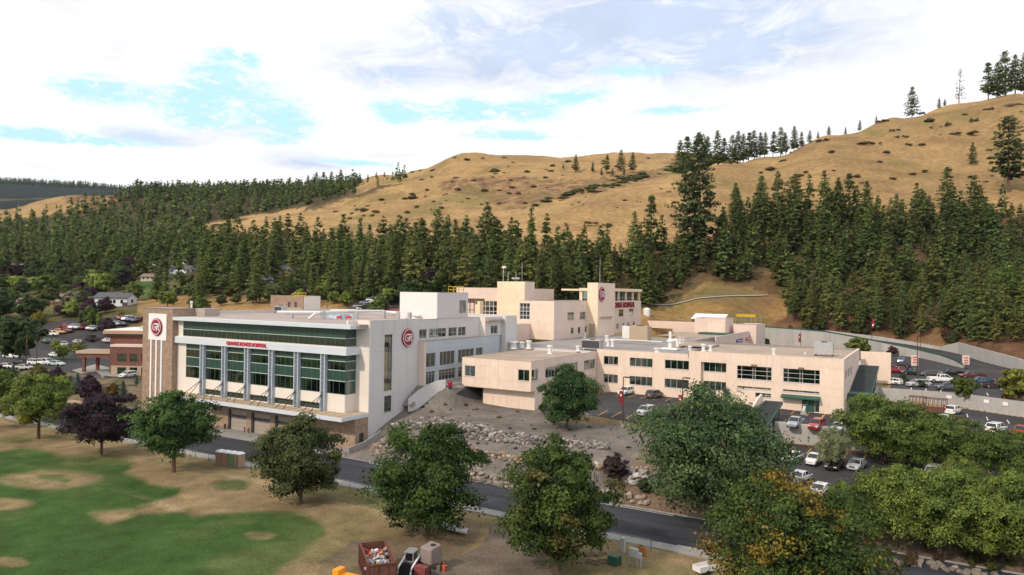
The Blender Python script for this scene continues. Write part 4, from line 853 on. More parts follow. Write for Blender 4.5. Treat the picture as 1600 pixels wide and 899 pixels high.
def wl(name,label,Wl,th,mt,joint=5): 
    b=[pw(a,w,yb) for a,w,yb,yt in Wl]; t_=[pw(a,w,yt) for a,w,yb,yt in Wl]; return wall_poly(name,label,[p[:2] for p in b],[p[2]-.6 for p in b],[p[2] for p in t_],th,mt,joint=joint)
wl('retaining_wall','tall curved pale retaining wall with a green rail, sweeping round behind the roofs',W1,.5,M['concrete_wall'],6)
wl('retaining_wall','upper pale retaining wall with a peak, at the foot of the pine slope on the right',W2,.5,M['concrete_wall'],6)
b=[pw(a,w,yt) for a,w,yb,yt in W1]; mb=MB()
for p,q in zip(b,b[1:]): mb.add([(p[0],p[1],p[2]),(q[0],q[1],q[2]),(q[0],q[1],q[2]+.55),(p[0],p[1],p[2]+.55)],[(0,1,2,3)]); mb.add([(p[0],p[1]+.1,p[2]),(q[0],q[1]+.1,q[2]),(q[0],q[1]+.1,q[2]+.55),(p[0],p[1]+.1,p[2]+.55)],[(3,2,1,0)])
tag(mb.build('guard_rail',M['green']),'low green guard rail along the top of the curved retaining wall','railing')
mb=MB(); A_=[pw(a,w,yt+.6) for a,w,yb,yt in W1]; B_=[pw(*q) for q in [(1200,312,510),(1240,308,514.5),(1290,302,521),(1340,296,528),(1385,289,533.5),(1423,280,539),(1455,273,544.5),(1475,268,548),(1498,258,553),(1515,248,558.5)]]
for i in range(len(A_)-1): mb.quad(A_[i],A_[i+1],B_[i+1],B_[i])
mb.quad(A_[-1],pw(1525,206,583),pw(1560,222,573),B_[-1]); tag(mb.build('ramp_road',M['asphalt']),kind='structure')
mb=MB(); a=atX(1440,565,0); c=pw(1495,233,574); mb.prism([(c[0]-3,c[1]+2),(c[0]+7,c[1]-5),(c[0]+8,c[1]-2),(c[0]-1,c[1]+6)],9.0,9.6); tag(mb.build('traffic_island',M['curb']),kind='structure')
# covered stairs -----------------------------------------------------
def roof_slab(name,label,x0,x1,ya,za,yb,zb,th=.2,edge=True):
    t=thing(name,label,'covered stair',(x0,ya,0)); mb=MB(); mb.add([(0,0,za),(x1-x0,0,za),(x1-x0,yb-ya,zb),(0,yb-ya,zb),(0,0,za+th),(x1-x0,0,za+th),(x1-x0,yb-ya,zb+th),(0,yb-ya,zb+th)],[(0,3,2,1),(4,5,6,7),(0,1,5,4),(1,2,6,5),(2,3,7,6),(3,0,4,7)]); mb.build('stair_roof',M['greend'],t)
    mb=MB(); e=x1-x0; mb.add([(e,0,za-.25),(e+.12,0,za-.25),(e+.12,yb-ya,zb-.25),(e,yb-ya,zb-.25),(e,0,za+th+.1),(e+.12,0,za+th+.1),(e+.12,yb-ya,zb+th+.1),(e,yb-ya,zb+th+.1)],[(0,3,2,1),(4,5,6,7),(0,1,5,4),(1,2,6,5),(2,3,7,6),(3,0,4,7)]); mb.box(-.05,e+.1,-.12,0,za-.25,za+th+.1); mb.build('green_trim',M['green'],t)
    for k in range(5):
        f=(k+.5)/5; mb=MB(); y=(yb-ya)*f; z=za+(zb-za)*f; mb.box(e-.3,e-.15,y-.08,y+.08,z-2.7,z); mb.build('post',M['green'],t)
    for k in range(1,5):
        f=k/5; mb=MB(); y=(yb-ya)*f; z=za+(zb-za)*f+th; mb.box(0,e,y-.05,y+.05,z-.02,z+.06); mb.build('roof_seam',M['dkframe'],t)
    mb=MB()
    for k in range(12):
        f=k/12; y=(yb-ya)*f; z=za+(zb-za)*f-2.9; mb.box(.2,e-.4,y,y+(yb-ya)/12,z-.6,z+.1)
    mb.build('stair',M['concrete'],t); return t
roof_slab('covered_stair','dark green roofed stair running down to the lowest car park, left of the grey pickup',-28.2,-24.9,124.0,5.6,147.5,9.3)
wall_poly('stair_wall','rounded cream wall beside the covered stair in front of the green double door',[(-28.6,125),(-28.6,132),(-28.6,139),(-28.6,144),(-28.6,147),(-28.6,148.2)],[4]*6,[6.8,7.9,9.2,10.4,10.7,10.0],.35,M['cream'])
roof_slab('covered_stair','dark green roofed stair climbing along the right end of the long wing',-15.0,-10.9,170.5,9.6,194,13.4)
mb=MB(); mb.box(-15.1,-9.9,166.4,170.4,9.55,9.8); mb.box(-9.95,-9.8,166.3,170.4,9.3,9.85); mb.box(-15.1,-9.8,166.25,166.4,9.3,9.85); tag(mb.build('entrance_canopy',M['green']),'small green edged flat canopy over the side door at the foot of the stair','canopy')
wall_poly('stair_wall','pale concrete wall on the right of the stair climbing the long wing',[(-10.5,168),(-10.5,186)],5.8,[8.4,9.6],.3,M['concrete_wall'])
# entrance steps & curved wall, stair wall by glass wing
wall_poly('stair_wall','curved pale wall beside the steps up to the glazed entrance',[(-91.4,115.5),(-90.3,117.2),(-88.9,119),(-87.6,120.6),(-86.6,121.6)],[4.5,5,6,7,8],[8.0,9.6,10.9,11.6,11.7],.3,M['white'])
mb=MB()
for k in range(9): mb.box(-92.9,-90.6,115.6+k*.55,121,6.6+k*.4,7.0+k*.4)
tag(mb.build('steps',M['concrete']),'concrete steps between the side wall of the glass wing and the curved wall','steps')
wall_poly('stair_wall','low white capped concrete wall by the service door at the corner of the glass wing',[(-91.0,98.0),(-91.0,102.0),(-90.2,105.9)],[-.2,.0,.6],[1.3,1.7,3.3],.3,M['concrete'])
# ================================================================== rocks
def rock_mesh(seed):
    rs=np.random.default_rng(seed); import bmesh
    bm=bmesh.new(); bmesh.ops.create_icosphere(bm,subdivisions=1,radius=.5)
    for v in bm.verts:
        k=1+rs.uniform(-.28,.22); v.co*=k; v.co.x=max(-.42,min(.42,v.co.x)); v.co.z=max(-.36,min(.38,v.co.z))
    me=D.meshes.new('stone'); bm.to_mesh(me); bm.free(); me.materials.append(M['stone']); return me
RK=[rock_mesh(i) for i in range(9)]
def rock_band(name,label,top,bot,n,s0,s1,cols,proud=.18):
    """top / bottom edges of the band in the photograph, followed on the slope"""
    p0=hit(*top[0],60); t=thing(name,label,'rock wall',tuple(p0)); r=np.random.default_rng(len(name)+n); tx=[p[0] for p in top]; ty=[p[1] for p in top]; by=[p[1] for p in bot]; bx_=[p[0] for p in bot]
    pts=[]; m=n*9; PXr=r.uniform(tx[0],tx[-1],m); A_=np.interp(PXr,tx,ty); B_=np.interp(PXr,bx_,by); PYr=A_+(B_-A_)*r.random(m); H=hitmany(PXr,PYr); arr=np.zeros((0,4))
    for k in range(m):
        if len(pts)>=n: break
        if B_[k]-A_[k]<1: continue
        s=r.uniform(s0,s1)*(1.25 if r.random()<.12 else 1); p=H[k]
        if len(arr) and (((arr[:,0]-p[0])**2+(arr[:,1]-p[1])**2)<(.325*(s+arr[:,3]))**2).any(): continue
        pts.append((p[0],p[1],p[2],s)); arr=np.array(pts)
    for x,y,z,s in pts:
        c=np.array(cols[r.integers(len(cols))])*r.uniform(.75,1.2); o=link('stone',RK[r.integers(9)],t,color=tuple(c)); o.location=(x-p0[0],y-p0[1],z-p0[2]+s*proud); o.rotation_euler=(r.uniform(-.4,.4),r.uniform(-.4,.4),r.uniform(0,6.28)); o.scale=(s*1.15,s*.95,s*.8)
    return t
grey=[(.20,.185,.175),(.27,.245,.225),(.11,.10,.098),(.17,.135,.12),(.31,.285,.26)]; tan=[(.28,.20,.13),(.34,.25,.155),(.2,.15,.11),(.24,.2,.17)]
rock_band('rock_wall','upper band of pale grey boulders, left half, across the gravel slope',[(603,668),(623,662),(650,656),(677,653),(736,661)],[(603,672),(633,671),(697,672),(716,681),(736,686)],300,.62,1.05,grey)
rock_band('rock_wall','upper band of pale grey boulders, right half, running down towards the round green tree',[(737,661),(780,674),(860,686),(950,692)],[(737,687),(756,689),(860,698),(950,703)],300,.62,1.1,grey)
rock_band('rock_wall','short scatter of boulders at the left foot of the gravel slope by the stair wall',[(578,699),(595,688),(620,681),(650,681)],[(578,712),(595,712),(620,705),(650,700)],150,.55,1.0,grey+tan)
rock_band('rock_wall','middle row of tan stones on the gravel slope behind the second large tree',[(700,697),(736,700),(817,715),(900,722),(1010,733)],[(700,705),(741,711),(814,725),(900,732),(1010,745)],290,.6,1.1,tan+[(.4,.36,.32)])
rock_band('rock_wall','lowest row of big boulders just above the road kerb',[(640,722),(700,731),(751,738),(800,747),(900,762),(1010,778)],[(640,732),(700,742),(751,754),(800,765),(900,780),(1010,793)],230,.95,1.6,[(.27,.22,.19),(.32,.265,.22),(.2,.18,.165)])
rock_band('rock_wall','dark boulders partly hidden below the middle tree, near the right end of the slope',[(975,738),(1030,742)],[(975,758),(1030,765)],40,1.0,1.7,[(.25,.24,.24),(.32,.3,.3)])
rock_band('rock_wall','heap of grey rocks at the left foot of the brick sign tower',[(192,640),(224,636)],[(192,652),(224,655)],50,.8,1.5,grey)
rock_band('rock_wall','line of low boulders at the right road edge below the green trees',[(1345,865),(1450,880),(1560,900)],[(1345,875),(1450,890),(1560,912)],40,.7,1.1,[(.17,.14,.12),(.21,.18,.155)])
# young shrubs planted on the gravel
r=np.random.default_rng(8); 
YS=[shrub_mesh(11,[(.05,.03,.03),(.07,.04,.035)],90,.2),shrub_mesh(12,[(.09,.10,.03),(.12,.12,.04)],90,.2),shrub_mesh(13,[(.06,.045,.035),(.09,.08,.03)],90,.2)] if 'shrub_mesh' in globals() else None
SPOTS=[(661,636,7),(675,644,9),(691,653,8),(683,668,0),(696,632,6),(727,633,7),(745,640,6),(780,653,9),(762,664,5),(797,670,7),(831,665,6),(835,671,8),(860,654,7),(853,661,6),(875,666,6),(809,644,6),(668,630,5),(640,645,5),(665,652,5),(718,655,5),(747,693,8),(762,694,5),(789,692,6),(770,680,0),(806,701,8),(778,688,5),(817,706,6),(794,727,8),(774,731,5),(753,729,7),(790,736,5),(921,668,8),(898,682,6),(985,678,8),(1010,682,6),(982,700,9),(966,684,5),(945,700,6),(955,672,5),(1015,695,6),(960,740,5),(1005,705,5),(640,640,4),(704,640,5),(733,650,5),(700,672,0),(816,658,5),(890,672,6),(740,641,5),(848,709,6),(880,700,6),(690,700,0),(840,730,6),(730,697,6),(905,690,5)]
# ================================================================== lamp posts, banners, signs
def lamp_post(px,py,h,label,banner=None,z=None,arm=1.2,group='lamp posts',wmin=60,base=True,heads=1):
    p=hit(px,py,wmin) if z is None else at(px,py,z); t=thing('lamp_post',label,'lamp post',tuple(p),R(-20),group)
    MB().tube((0,0,0),(0,0,h),.13,.08,8).build('pole',M['pole'],t)
    if base: MB().lathe([(.35,0),(.35,.9),(.3,.95)],12).build('concrete_base',M['concrete'],t)
    mb=MB(); mb.box(0,arm,-.06,.06,h-.1,h+.02); mb.box(arm*.35,arm+.3,-.22,.22,h-.08,h+.12); mb.build('lamp_head',M['pole'],t)
    if heads==2: MB().box(-arm-.3,-arm*.35,-.22,.22,h-.08,h+.12).build('lamp_head',M['pole'],t)
    if banner:
        z0,z1,side=banner; b=MB().box(.12*side if side>0 else -.9,.9 if side>0 else -.12,-.03,.03,z0,z1).build('banner',M['darkred'],t); MB().box(.35*side if side>0 else -.68,.68 if side>0 else -.35,-.045,.045,(z0+z1)/2+.2,(z0+z1)/2+.6).build('banner_emblem',M['signwhite'],b)
    return t
lamp_post(973,668,9.2,'lamp post with dark red banner before the white car near the cream wing',(4.2,6.6,-1))
lamp_post(1066,668,9.0,'lamp post with a dark red banner partly behind the large green tree',(3.5,5.8,-1))
lamp_post(1251,548,8.6,'lamp post with a dark red banner in front of the curved retaining wall',(3.2,6.5,-1),wmin=200,base=False)
t_=lamp_post(1362,551,13.5,'tall dark pole with a red and white flag beside the lime tree',None,wmin=200,base=False,arm=.1); MB().box(.1,.7,-.03,.03,9.5,13).build('flag',M['darkred'],t_); MB().box(.12,.68,-.05,.05,10.2,10.9).build('flag_stripe',M['signwhite'],t_)
lamp_post(1433,601,13.5,'tall lamp post among the parked cars behind the white pickup',None,wmin=150)
lamp_post(1438,560,8,'thin lamp post beside the square pinkish sign',None,wmin=180,base=False)
lamp_post(1319,520,12,'thin lamp post with a pale lamp against the dark wood',None,wmin=250,base=False)
lamp_post(1414,538,11,'slim lamp post above the curved retaining wall, left of the pinkish sign',None,wmin=250,base=False)
lamp_post(1487,742,9.0,'grey lamp post rising from the trees of the lowest car park',None,wmin=60)
lamp_post(511,492,7,'short pale lamp post seen over the flat roof',None,wmin=220,base=False); lamp_post(630,492,7,'pale lamp post behind the roof left of the white penthouse',None,wmin=220,base=False)
lamp_post(85,492,9,'street lamp near the tan roofed house on the left',None,wmin=220,base=False)
lamp_post(41,572,11,'pole with an orange-red banner near the round tree in the left car park',(5.5,8,1),wmin=120,base=False); lamp_post(57,574,9,'pole with a dark red banner in the left car park',(4.2,7,-1),wmin=120,base=False)
for px,py,l,s in ((1429,572,'square pinkish sign with red lettering at the left end of the island',1.9),(1509,573,'square pinkish sign with red lettering beside the end of the curved wall',2.0)):
    p=hit(px,py,180); t=thing('notice_board',l,'sign',tuple(p),R(28),'pinkish signs in the upper car park'); MB().box(-s/2,s/2,-.2,.2,0,s*1.7).build('board',M['pink'],t)
    for k in range(3): MB().box(-s*.3,s*.3,-.24,-.2,s*.5+k*.75,s*.5+k*.75+.3).build('lettering',M['red'],t)
# emergency signs on the back wing
xe=-57.0
def ersign(px0,px1,yt,yb,m_,txt,l):
    a=atX(px0,yt,xe); b=atX(px1,yt,xe); c=atX(px0,yb,xe); t=thing('wall_sign',l,'sign',(xe+.05,a[1],c[2]),R(90)); w=b[1]-a[1]; h=a[2]-c[2]; MB().box(0,w,-.25,0,0,h).build('sign_box',m_,t)
    me=text_mesh(txt,h*.62,.02,M['signwhite'],weight=.02); o=link('lettering',me,t); o.rotation_euler=(R(90),0,0); o.location=(w/2,-.28,h/2); bb=[v.co.x for v in me.vertices]; o.scale=(w*.86/(max(bb)-min(bb)),1,1)
ersign(1150.5,1159.5,531,535.5,M['blue'],'Entrance','small blue sign on the side wall of the low emergency wing')
ersign(1165,1176.5,528,532.5,M['red'],'EMERGENCY','red EMERGENCY sign on the side wall of the low emergency wing')
# ================================================================== things on roofs
def roof_unit(px,py,z,w,d,h,label,mt=None,legs=True,group=None,rz=0):
    p=at(px,py,z); t=thing('roof_unit',label,'roof unit',tuple(p),rz,group); b=MB().box(0,w,0,d,.35,h).mesh('housing',mt or M['metal'],bev=.04); hz=link('housing',b,t)
    if legs: mb=MB(); [mb.box(x,x+.2,y,y+.2,0,.36) for x in (.1,w-.3) for y in (.1,d-.3)]; mb.build('legs',M['dkframe'],t)
    MB().box(.2,w-.2,-.03,0,.6,h-.25).build('grille',M['dkframe'],t) if w>1.6 and mt is None else None
    MB().lathe([(min(w,d)*.3,0),(min(w,d)*.3,.18)],12,(w/2,d/2,h)).build('fan_ring',M['dkmetal'],t); return t
def roof_vent(px,py,z,h,rd,label,mt=None):
    p=at(px,py,z); t=thing('roof_vent',label,'roof vent',tuple(p),0,'small vents on the flat roofs'); mb=MB(); mb.lathe([(rd*1.5,0),(rd,.25),(rd,h*.75),(rd*1.5,h*.78),(rd*1.5,h)],12); link('vent_pipe',mb.mesh('vent_pipe',mt or M['whitem'],smooth=False),t); return t
RZ=16.12; RT=16.97
roof_unit(908,547,RZ,5,2.2,2.6,'wide pale air unit behind the flat roof of the overhanging wing'); roof_vent(913,546,RZ,1.8,.4,'white vent pipe in front of the wide pale air unit'); 
roof_unit(972,531,RZ,3,3,4.2,'white boxy air unit on the big grey roof left of the tan unit',M['whitem']); roof_unit(983,533,RZ,5.6,3.6,4.5,'large tan air unit on the big grey roof',M['tanwall'])
MB_=MB().box(-2,13,-1.5,-.3,.9,1.1); o=MB_.build('roof_platform',M['whitem']); o.location=tuple(at(967,536,RZ)); tag(o,'long white platform in front of the tan roof unit','platform')
roof_unit(1059,507+2,16.2,2.6,2,2.8,'small blue-grey air unit before the low pink wall'); roof_unit(1272,556,RT,3.8,2.2,3.0,'square white-topped box unit on the tan roof of the long wing',M['metal'])
roof_unit(650,492,23.4,1.4,1.2,.9,'small unit at the foot of the white penthouse'); 
for i,(px,py,z,h,rd) in enumerate([(859,553,15.75,2.0,.45),(903,549,RZ,1.3,.4),(1027,551.5,RZ,1.1,.6),(1078,551,RZ,1.6,.35),(1099,549,RT,1.7,.4),(1110,549,RT,1.4,.35),(1209,556,RT,1.6,.3),(913,528,RZ,1.6,.45),(948,534,RZ,1.8,.4),(950,541,RZ,1.8,.35),(957,542,RZ,1.8,.35),(1063,539,RZ,1.6,.35),(1067,539,RZ,1.6,.35),(1258,554,RT,.5,.15),(1312,556,RT,.5,.15),(802,545,RZ,1.8,.8),(815,544,RZ,1.6,.6),(826,545,RZ,2.,.5)]):
    roof_vent(px,py,z,h,rd,['white mushroom vent on the tan roof of the overhanging wing','short white vent beside the wide pale unit','squat cream vent near the parapet of the long wing','white vent at the roof step of the long wing','left of two white vents at the roof step','right of two white vents at the roof step','lone white vent near the parapet over the gridded windows','white conical vent near the side tower','white vent left of the tan unit','first of two short vents near the parapet left of the white platform','second of two short vents near the parapet left of the white platform','left of two thin vents behind the white exhaust stack','right of two thin vents behind the white exhaust stack','tiny white roof peg left of the box unit','tiny white roof peg right of the box unit','left white drum on the connector roof','middle white drum on the connector roof','right grey drum on the connector roof'][i])
mb=MB(); mb.box(-2.2,2.2,-1.6,1.6,.0,.5); p=at(1047,547,RZ); t=thing('exhaust_stack','white exhaust fan with curved duct standing on a wide white base on the grey roof','exhaust fan',tuple(p)); link('base_tray',mb.mesh('base_tray',M['whitem'],bev=.15),t)
mb=MB(); mb.lathe([(.5,.5),(.5,1.8),(.9,2.1),(.9,2.5),(.35,2.6),(.35,4.6)],12); mb.tube((0,0,2.3),(1.8,0,2.6),.35); mb.tube((1.8,0,2.6),(1.9,0,.9),.35); mb.build('duct',M['whitem'],t)
# duct work on the front wing roof
t=thing('roof_ductwork','long white pipes and duct carried on legs across the roof of the glass wing','ductwork',(0,0,0)); zr_=23.42
def rp(px,py,z): return tuple(at(px,py,z))
MB().tube(rp(433,488,24.9),rp(500,488.5,24.9),.35,.35,10).tube(rp(500,488.5,24.9),rp(555,486.5,24.9),.35,.35,10).build('duct',M['whitem'],t)
MB().tube(rp(517,485.8,25.1),rp(600,486.5,24.9),.32,.32,10).build('duct',M['whitem'],t); MB().tube(rp(600,487,24.8),rp(656,493.5,24.3),.3,.3,10).build('duct',M['whitem'],t)
MB().tube(rp(445,491,24.2),rp(660,493,24.0),.15,.15,6).build('pipe',M['metal'],t)
for px,y in ((456,490),(505,492),(557,492),(600,491),(622,492),(640,494)): p=at(px,y,24.4); MB().box(p[0]-.35,p[0]+.35,p[1]-.35,p[1]+.35,23.4,25.2).build('duct_support',M['metal'],t)
MB().tube(rp(483,498,23.7),rp(494,489,25.0),.3).build('elbow_pipe',M['whitem'],t)
r2=np.random.default_rng(4); mb=MB()
for k in range(16): p=at(r2.uniform(512,552),r2.uniform(494,497.5),23.6); mb.box(p[0]-.7,p[0]+.7,p[1]-.4,p[1]+.4,23.42,23.5+r2.uniform(.2,.8))
tag(mb.build('tarpaulin_heap',mat('blue_white_tarp',(.45,.55,.68),.6,ns=1.2,amt=.5)),'heap of pale blue and white covered material on the roof of the glass wing','materials',kind='stuff')
for px in (530,545): o=MB().box(-.7,.7,-.05,.05,.35,.8).box(-.7,-.6,-.05,.05,0,.9).box(.6,.7,-.05,.05,0,.9).build('roof_barrier',M['red']); o.location=tuple(at(px,500,zr_)); tag(o,'red barrier at the roof edge, '+('left' if px==530 else 'right')+' one','barrier','red roof barriers')
SH=thing('roof_block','tan brick lift housing with a pale right end on the roof of the glass wing','building'); a=at(430,484,zr_); x0,y0=-166.0,146.0
p=at(430,485,zr_); q=at(473,487,zr_); s_=at(488,486,zr_)
shell(SH,p[0],q[0]+0.0,q[1],q[1]+7,23.4,28.0,M['brick'],M['roofg'],par=.2,F=dict(panel=False),S=dict(panel=False,mt=M['offwhite']))
for f in (.55,.75): MB().box(p[0]+(q[0]-p[0])*f,p[0]+(q[0]-p[0])*f+.9,q[1]-.06,q[1],23.6,26.2).build('door',M['dkframe'],SH)
roof_unit(428,489,zr_,3,2,1.9,'pale blue-grey roof unit left of the tan brick lift housing'); roof_vent(441,489,zr_,2.0,.5,'domed metal vent before the brick lift housing'); roof_vent(299,488,zr_,3.0,.25,'tall thin flue near the left roof corner')
MB().box(-168,-158.5,150,150.4,23.4,24.6).build('low_roof_wall',M['tanwall'],SH)
t=thing('antenna_mast','cluster of thin masts and small dishes on top of the square cream tower','antenna',(-114.5,198,33.1))
MB().tube((-4.5,0,0),(-4.5,0,5.2),.12).tube((-2.7,0,0),(-2.7,0,3.4),.1).tube((2.4,0,0),(2.4,0,6.5),.06).tube((0.2,0,0),(.2,0,3.5),.08).build('mast',M['metal'],t); MB().box(-4.9,-3.6,-.3,.3,4.6,5.3).build('lamp_box',M['offwhite'],t)
for x in (-.6,.9): mb=MB(); mb.lathe([(.1,0),(.6,.3),(.75,.7)],12,(x,0,.9)); mb.build('dish',M['whitem'],t)
mb=MB().tube((0,0,0),(0,0,8.5),.1,.04); o=mb.build('whip_antenna',M['metal']); o.location=(-94.5,219,33.4); tag(o,'tall thin whip antenna on the slim rear tower','antenna')
MB_=MB(); [MB_.box(x,x+.08,0,.08,0,1.1) for x in (0,1,2,2.9)]; MB_.box(0,2.98,0,.08,1.0,1.1); MB_.box(0,2.98,0,.08,.5,.6)
for px,py,z,l in ((700,457.5,29.75,'yellow guard frame on the roof of the white penthouse'),(459,466,28.05,'yellow guard frame on the brick lift housing')): o=link('roof_railing',MB_.mesh('roof_railing',M['yellow'])); o.location=tuple(at(px,py,z)); o.scale=(1.2,1.2,1.1); tag(o,l,'railing')
# back yard
p=pw(1011,317,503); t=thing('storage_tank','tall white cylindrical storage tank standing behind the low pink wall','tank',(p[0],p[1],p[2]-1.0)); MB().lathe([(0.1,0.9),(1.35,1.0),(1.5,1.6),(1.5,6.4),(1.2,6.9),(.3,7.2),(.1,7.25)],20).build('vessel',M['whitem'],t); MB().box(-1,-.8,-.8,-.6,-2,1.2).box(.8,1,-.8,-.6,-2,1.2).box(-.1,.1,.8,1,-2,1.2).build('tank_legs',M['metal'],t)
SHD=thing('shed','dark green shed with a bright white sloping roof behind the pink boundary wall','shed',tuple(pw(1082,304,502.5))); MB().box(0,13,0,6,-3,1.2).build('wall',M['green'],SHD); MB().add([(-.4,-.5,1.1),(13.4,-.5,1.1),(13.4,6.5,3.1),(-.4,6.5,3.1),(-.4,-.5,1.25),(13.4,-.5,1.25),(13.4,6.5,3.25),(-.4,6.5,3.25)],[(0,3,2,1),(4,5,6,7),(0,1,5,4),(1,2,6,5),(2,3,7,6),(3,0,4,7)]).build('roof',M['signwhite'],SHD)
mb=MB(); A2=pw(1076,312,497); B2=pw(1190,318,491)
for k in range(15):
    f=k/14; x=A2[0]+(B2[0]-A2[0])*f; y=A2[1]+(B2[1]-A2[1])*f; mb.box(x-.06,x+.06,y-.06,y+.06,14,20.6)
for z in (20.5,19.3): mb.tube((A2[0],A2[1],z),(B2[0],B2[1],z),.05)
tag(mb.build('chain_fence',M['metal']),'grey wire fence on posts around the yard at the foot of the dry slope','fence')
mb=MB(); mb.box(0,8,0,2,0,1.1); o=mb.build('yellow_container',M['yellow']); o.location=pw(1151,310,495); tag(o,'long low yellow container inside the fenced yard','container')
# ================================================================== vehicles
SPEC={ # length,width,height, belt, roof x-range, cabin base x-range
 'sedan':dict(L=4.7,W=1.84,H=1.46,zb=.95,base=(-1.75,1.15),top=(-1.05,.35),hood=.86,tail=.95),
 'hatch':dict(L=4.3,W=1.8,H=1.52,zb=.97,base=(-2.0,1.15),top=(-1.6,.4),hood=.9,tail=.97),
 'suv':dict(L=4.75,W=1.92,H=1.75,zb=1.1,base=(-2.25,1.2),top=(-1.95,.5),hood=1.05,tail=1.1),
 'pickup':dict(L=5.85,W=2.0,H=1.88,zb=1.18,base=(-.75,1.55),top=(-.6,.85),hood=1.12,tail=1.18,bed=True),
 'van':dict(L=5.4,W=2.0,H=2.25,zb=1.15,base=(-2.65,2.1),top=(-2.6,1.3),hood=1.1,tail=1.15)}
VM={}
def vmesh(kind):
    if kind in VM: return VM[kind]
    s=SPEC[kind]; L_=s['L']/2; w=s['W']/2; zb=s['zb']; H=s['H']; z0=.26 if kind!='pickup' else .38
    bed=s.get('bed'); x0=-L_ if not bed else s['base'][0]-.05
    st=[(x0,zb-.12 if not bed else zb,w*.9),(x0+.12,s['tail'],w*.98),(s['base'][0]+.3 if not bed else x0+.3,zb,w),(s['base'][1],zb,w),(s['base'][1]+.25,s['hood']+.02,w*.99),(L_-.35,s['hood']-.1,w*.94),(L_-.08,s['hood']-.25,w*.86),(L_,.6,w*.78)]
    mb=MB(); vs=[];fs=[]
    for x,z,h in st: vs+=[(x,-h*.9,z0),(x,-h,z0+.22),(x,-h,z-.18),(x,-h*.93,z),(x,-h*.4,z+.03),(x,h*.4,z+.03),(x,h*.93,z),(x,h,z-.18),(x,h,z0+.22),(x,h*.9,z0)]
    for k in range(len(st)-1):
        for i in range(10): fs.append((k*10+i,k*10+(i+1)%10,(k+1)*10+(i+1)%10,(k+1)*10+i))
    fs+=[tuple(range(9,-1,-1)),tuple(range((len(st)-1)*10,len(st)*10))]; fs=[f[::-1] for f in fs]; mb.add(vs,fs)
    if bed:
        xa=-L_;xb=x0; mb.box(xa,xb,-w,-w+.1,.4,zb).box(xa,xb,w-.1,w,.4,zb).box(xa,xa+.1,-w+.1,w-.1,.4,zb).box(xa+.1,xb,-w+.1,w-.1,.4,.75).box(xb-.08,xb,-w+.1,w-.1,.75,zb)
    b0,b1=s['base']; t0,t1=s['top']; wl_=w*.90; wt=w*.74
    # roof and pillars
    mb.add([(t0-.06,-wt-.03,H-.07),(t1+.06,-wt-.03,H-.07),(t1+.06,wt+.03,H-.07),(t0-.06,wt+.03,H-.07),(t0+.1,-wt+.1,H),(t1-.12,-wt+.1,H),(t1-.12,wt-.1,H),(t0+.1,wt-.1,H)],[(0,3,2,1),(4,5,6,7),(0,1,5,4),(1,2,6,5),(2,3,7,6),(3,0,4,7)])
    for sd in (-1,1):
        for xa,xb,rr in ((b1,t1,.05),(b0,t0,.09),((b0+b1)/2,(t0+t1)/2+.05,.05),(b0+(b1-b0)*.25,t0+(t1-t0)*.2,.05)): mb.tube((xa,sd*wl_*1.0,zb),(xb,sd*wt*1.0,H-.05),rr,rr*.9,5)
    if kind=='van': mb.box(-2.66,-2.5,-wl_,wl_,.5,H-.02); mb.box(-2.6,.55,-wl_-.01,-wt+.02,zb,H-.1); mb.box(-2.6,.55,wt-.02,wl_+.01,zb,H-.1)
    mb.box(L_-.12,L_+.04,-w*.72,w*.72,z0+.05,z0+.3)
    body=mb.mesh('body',M['car'])
    g=MB(); g.add([(b0,-wl_,zb),(b1,-wl_,zb),(b1,wl_,zb),(b0,wl_,zb),(t0,-wt,H-.06),(t1,-wt,H-.06),(t1,wt,H-.06),(t0,wt,H-.06)],[(0,1,5,4),(1,2,6,5),(2,3,7,6),(3,0,4,7)])
    glass=g.mesh('windows',M['carglass'])
    r=.34 if kind in('sedan','hatch') else .39
    wh=MB(); wh.tube((0,-.12,0),(0,.12,0),r,r,14); wh=wh.mesh('wheel',M['tyre']); rm=MB().tube((0,-.125,0),(0,.125,0),r*.62,r*.62,10).mesh('rim',M['rim'])
    hl=MB().box(-.1,.03,-.2,.2,-.07,.09).mesh('headlight',M['lampw']); tl=MB().box(-.03,.06,-.12,.12,-.15,.15).mesh('tail_light',M['lampr'])
    gr=MB().box(L_-.1,L_+.02,-w*.42,w*.42,.52,.74).mesh('grille',M['dkmetal']); pl=MB().box(-L_-.03,-L_+.02,-.26,.26,.72,.86).mesh('number_plate',M['plate']); mr=MB().box(b1-.35,b1-.2,-w-.16,-w+.04,zb,zb+.16).box(b1-.35,b1-.2,w-.04,w+.16,zb,zb+.16).mesh('mirrors',M['dkmetal'])
    VM[kind]=(body,glass,wh,rm,hl,tl,gr,pl,mr,r,s); return VM[kind]
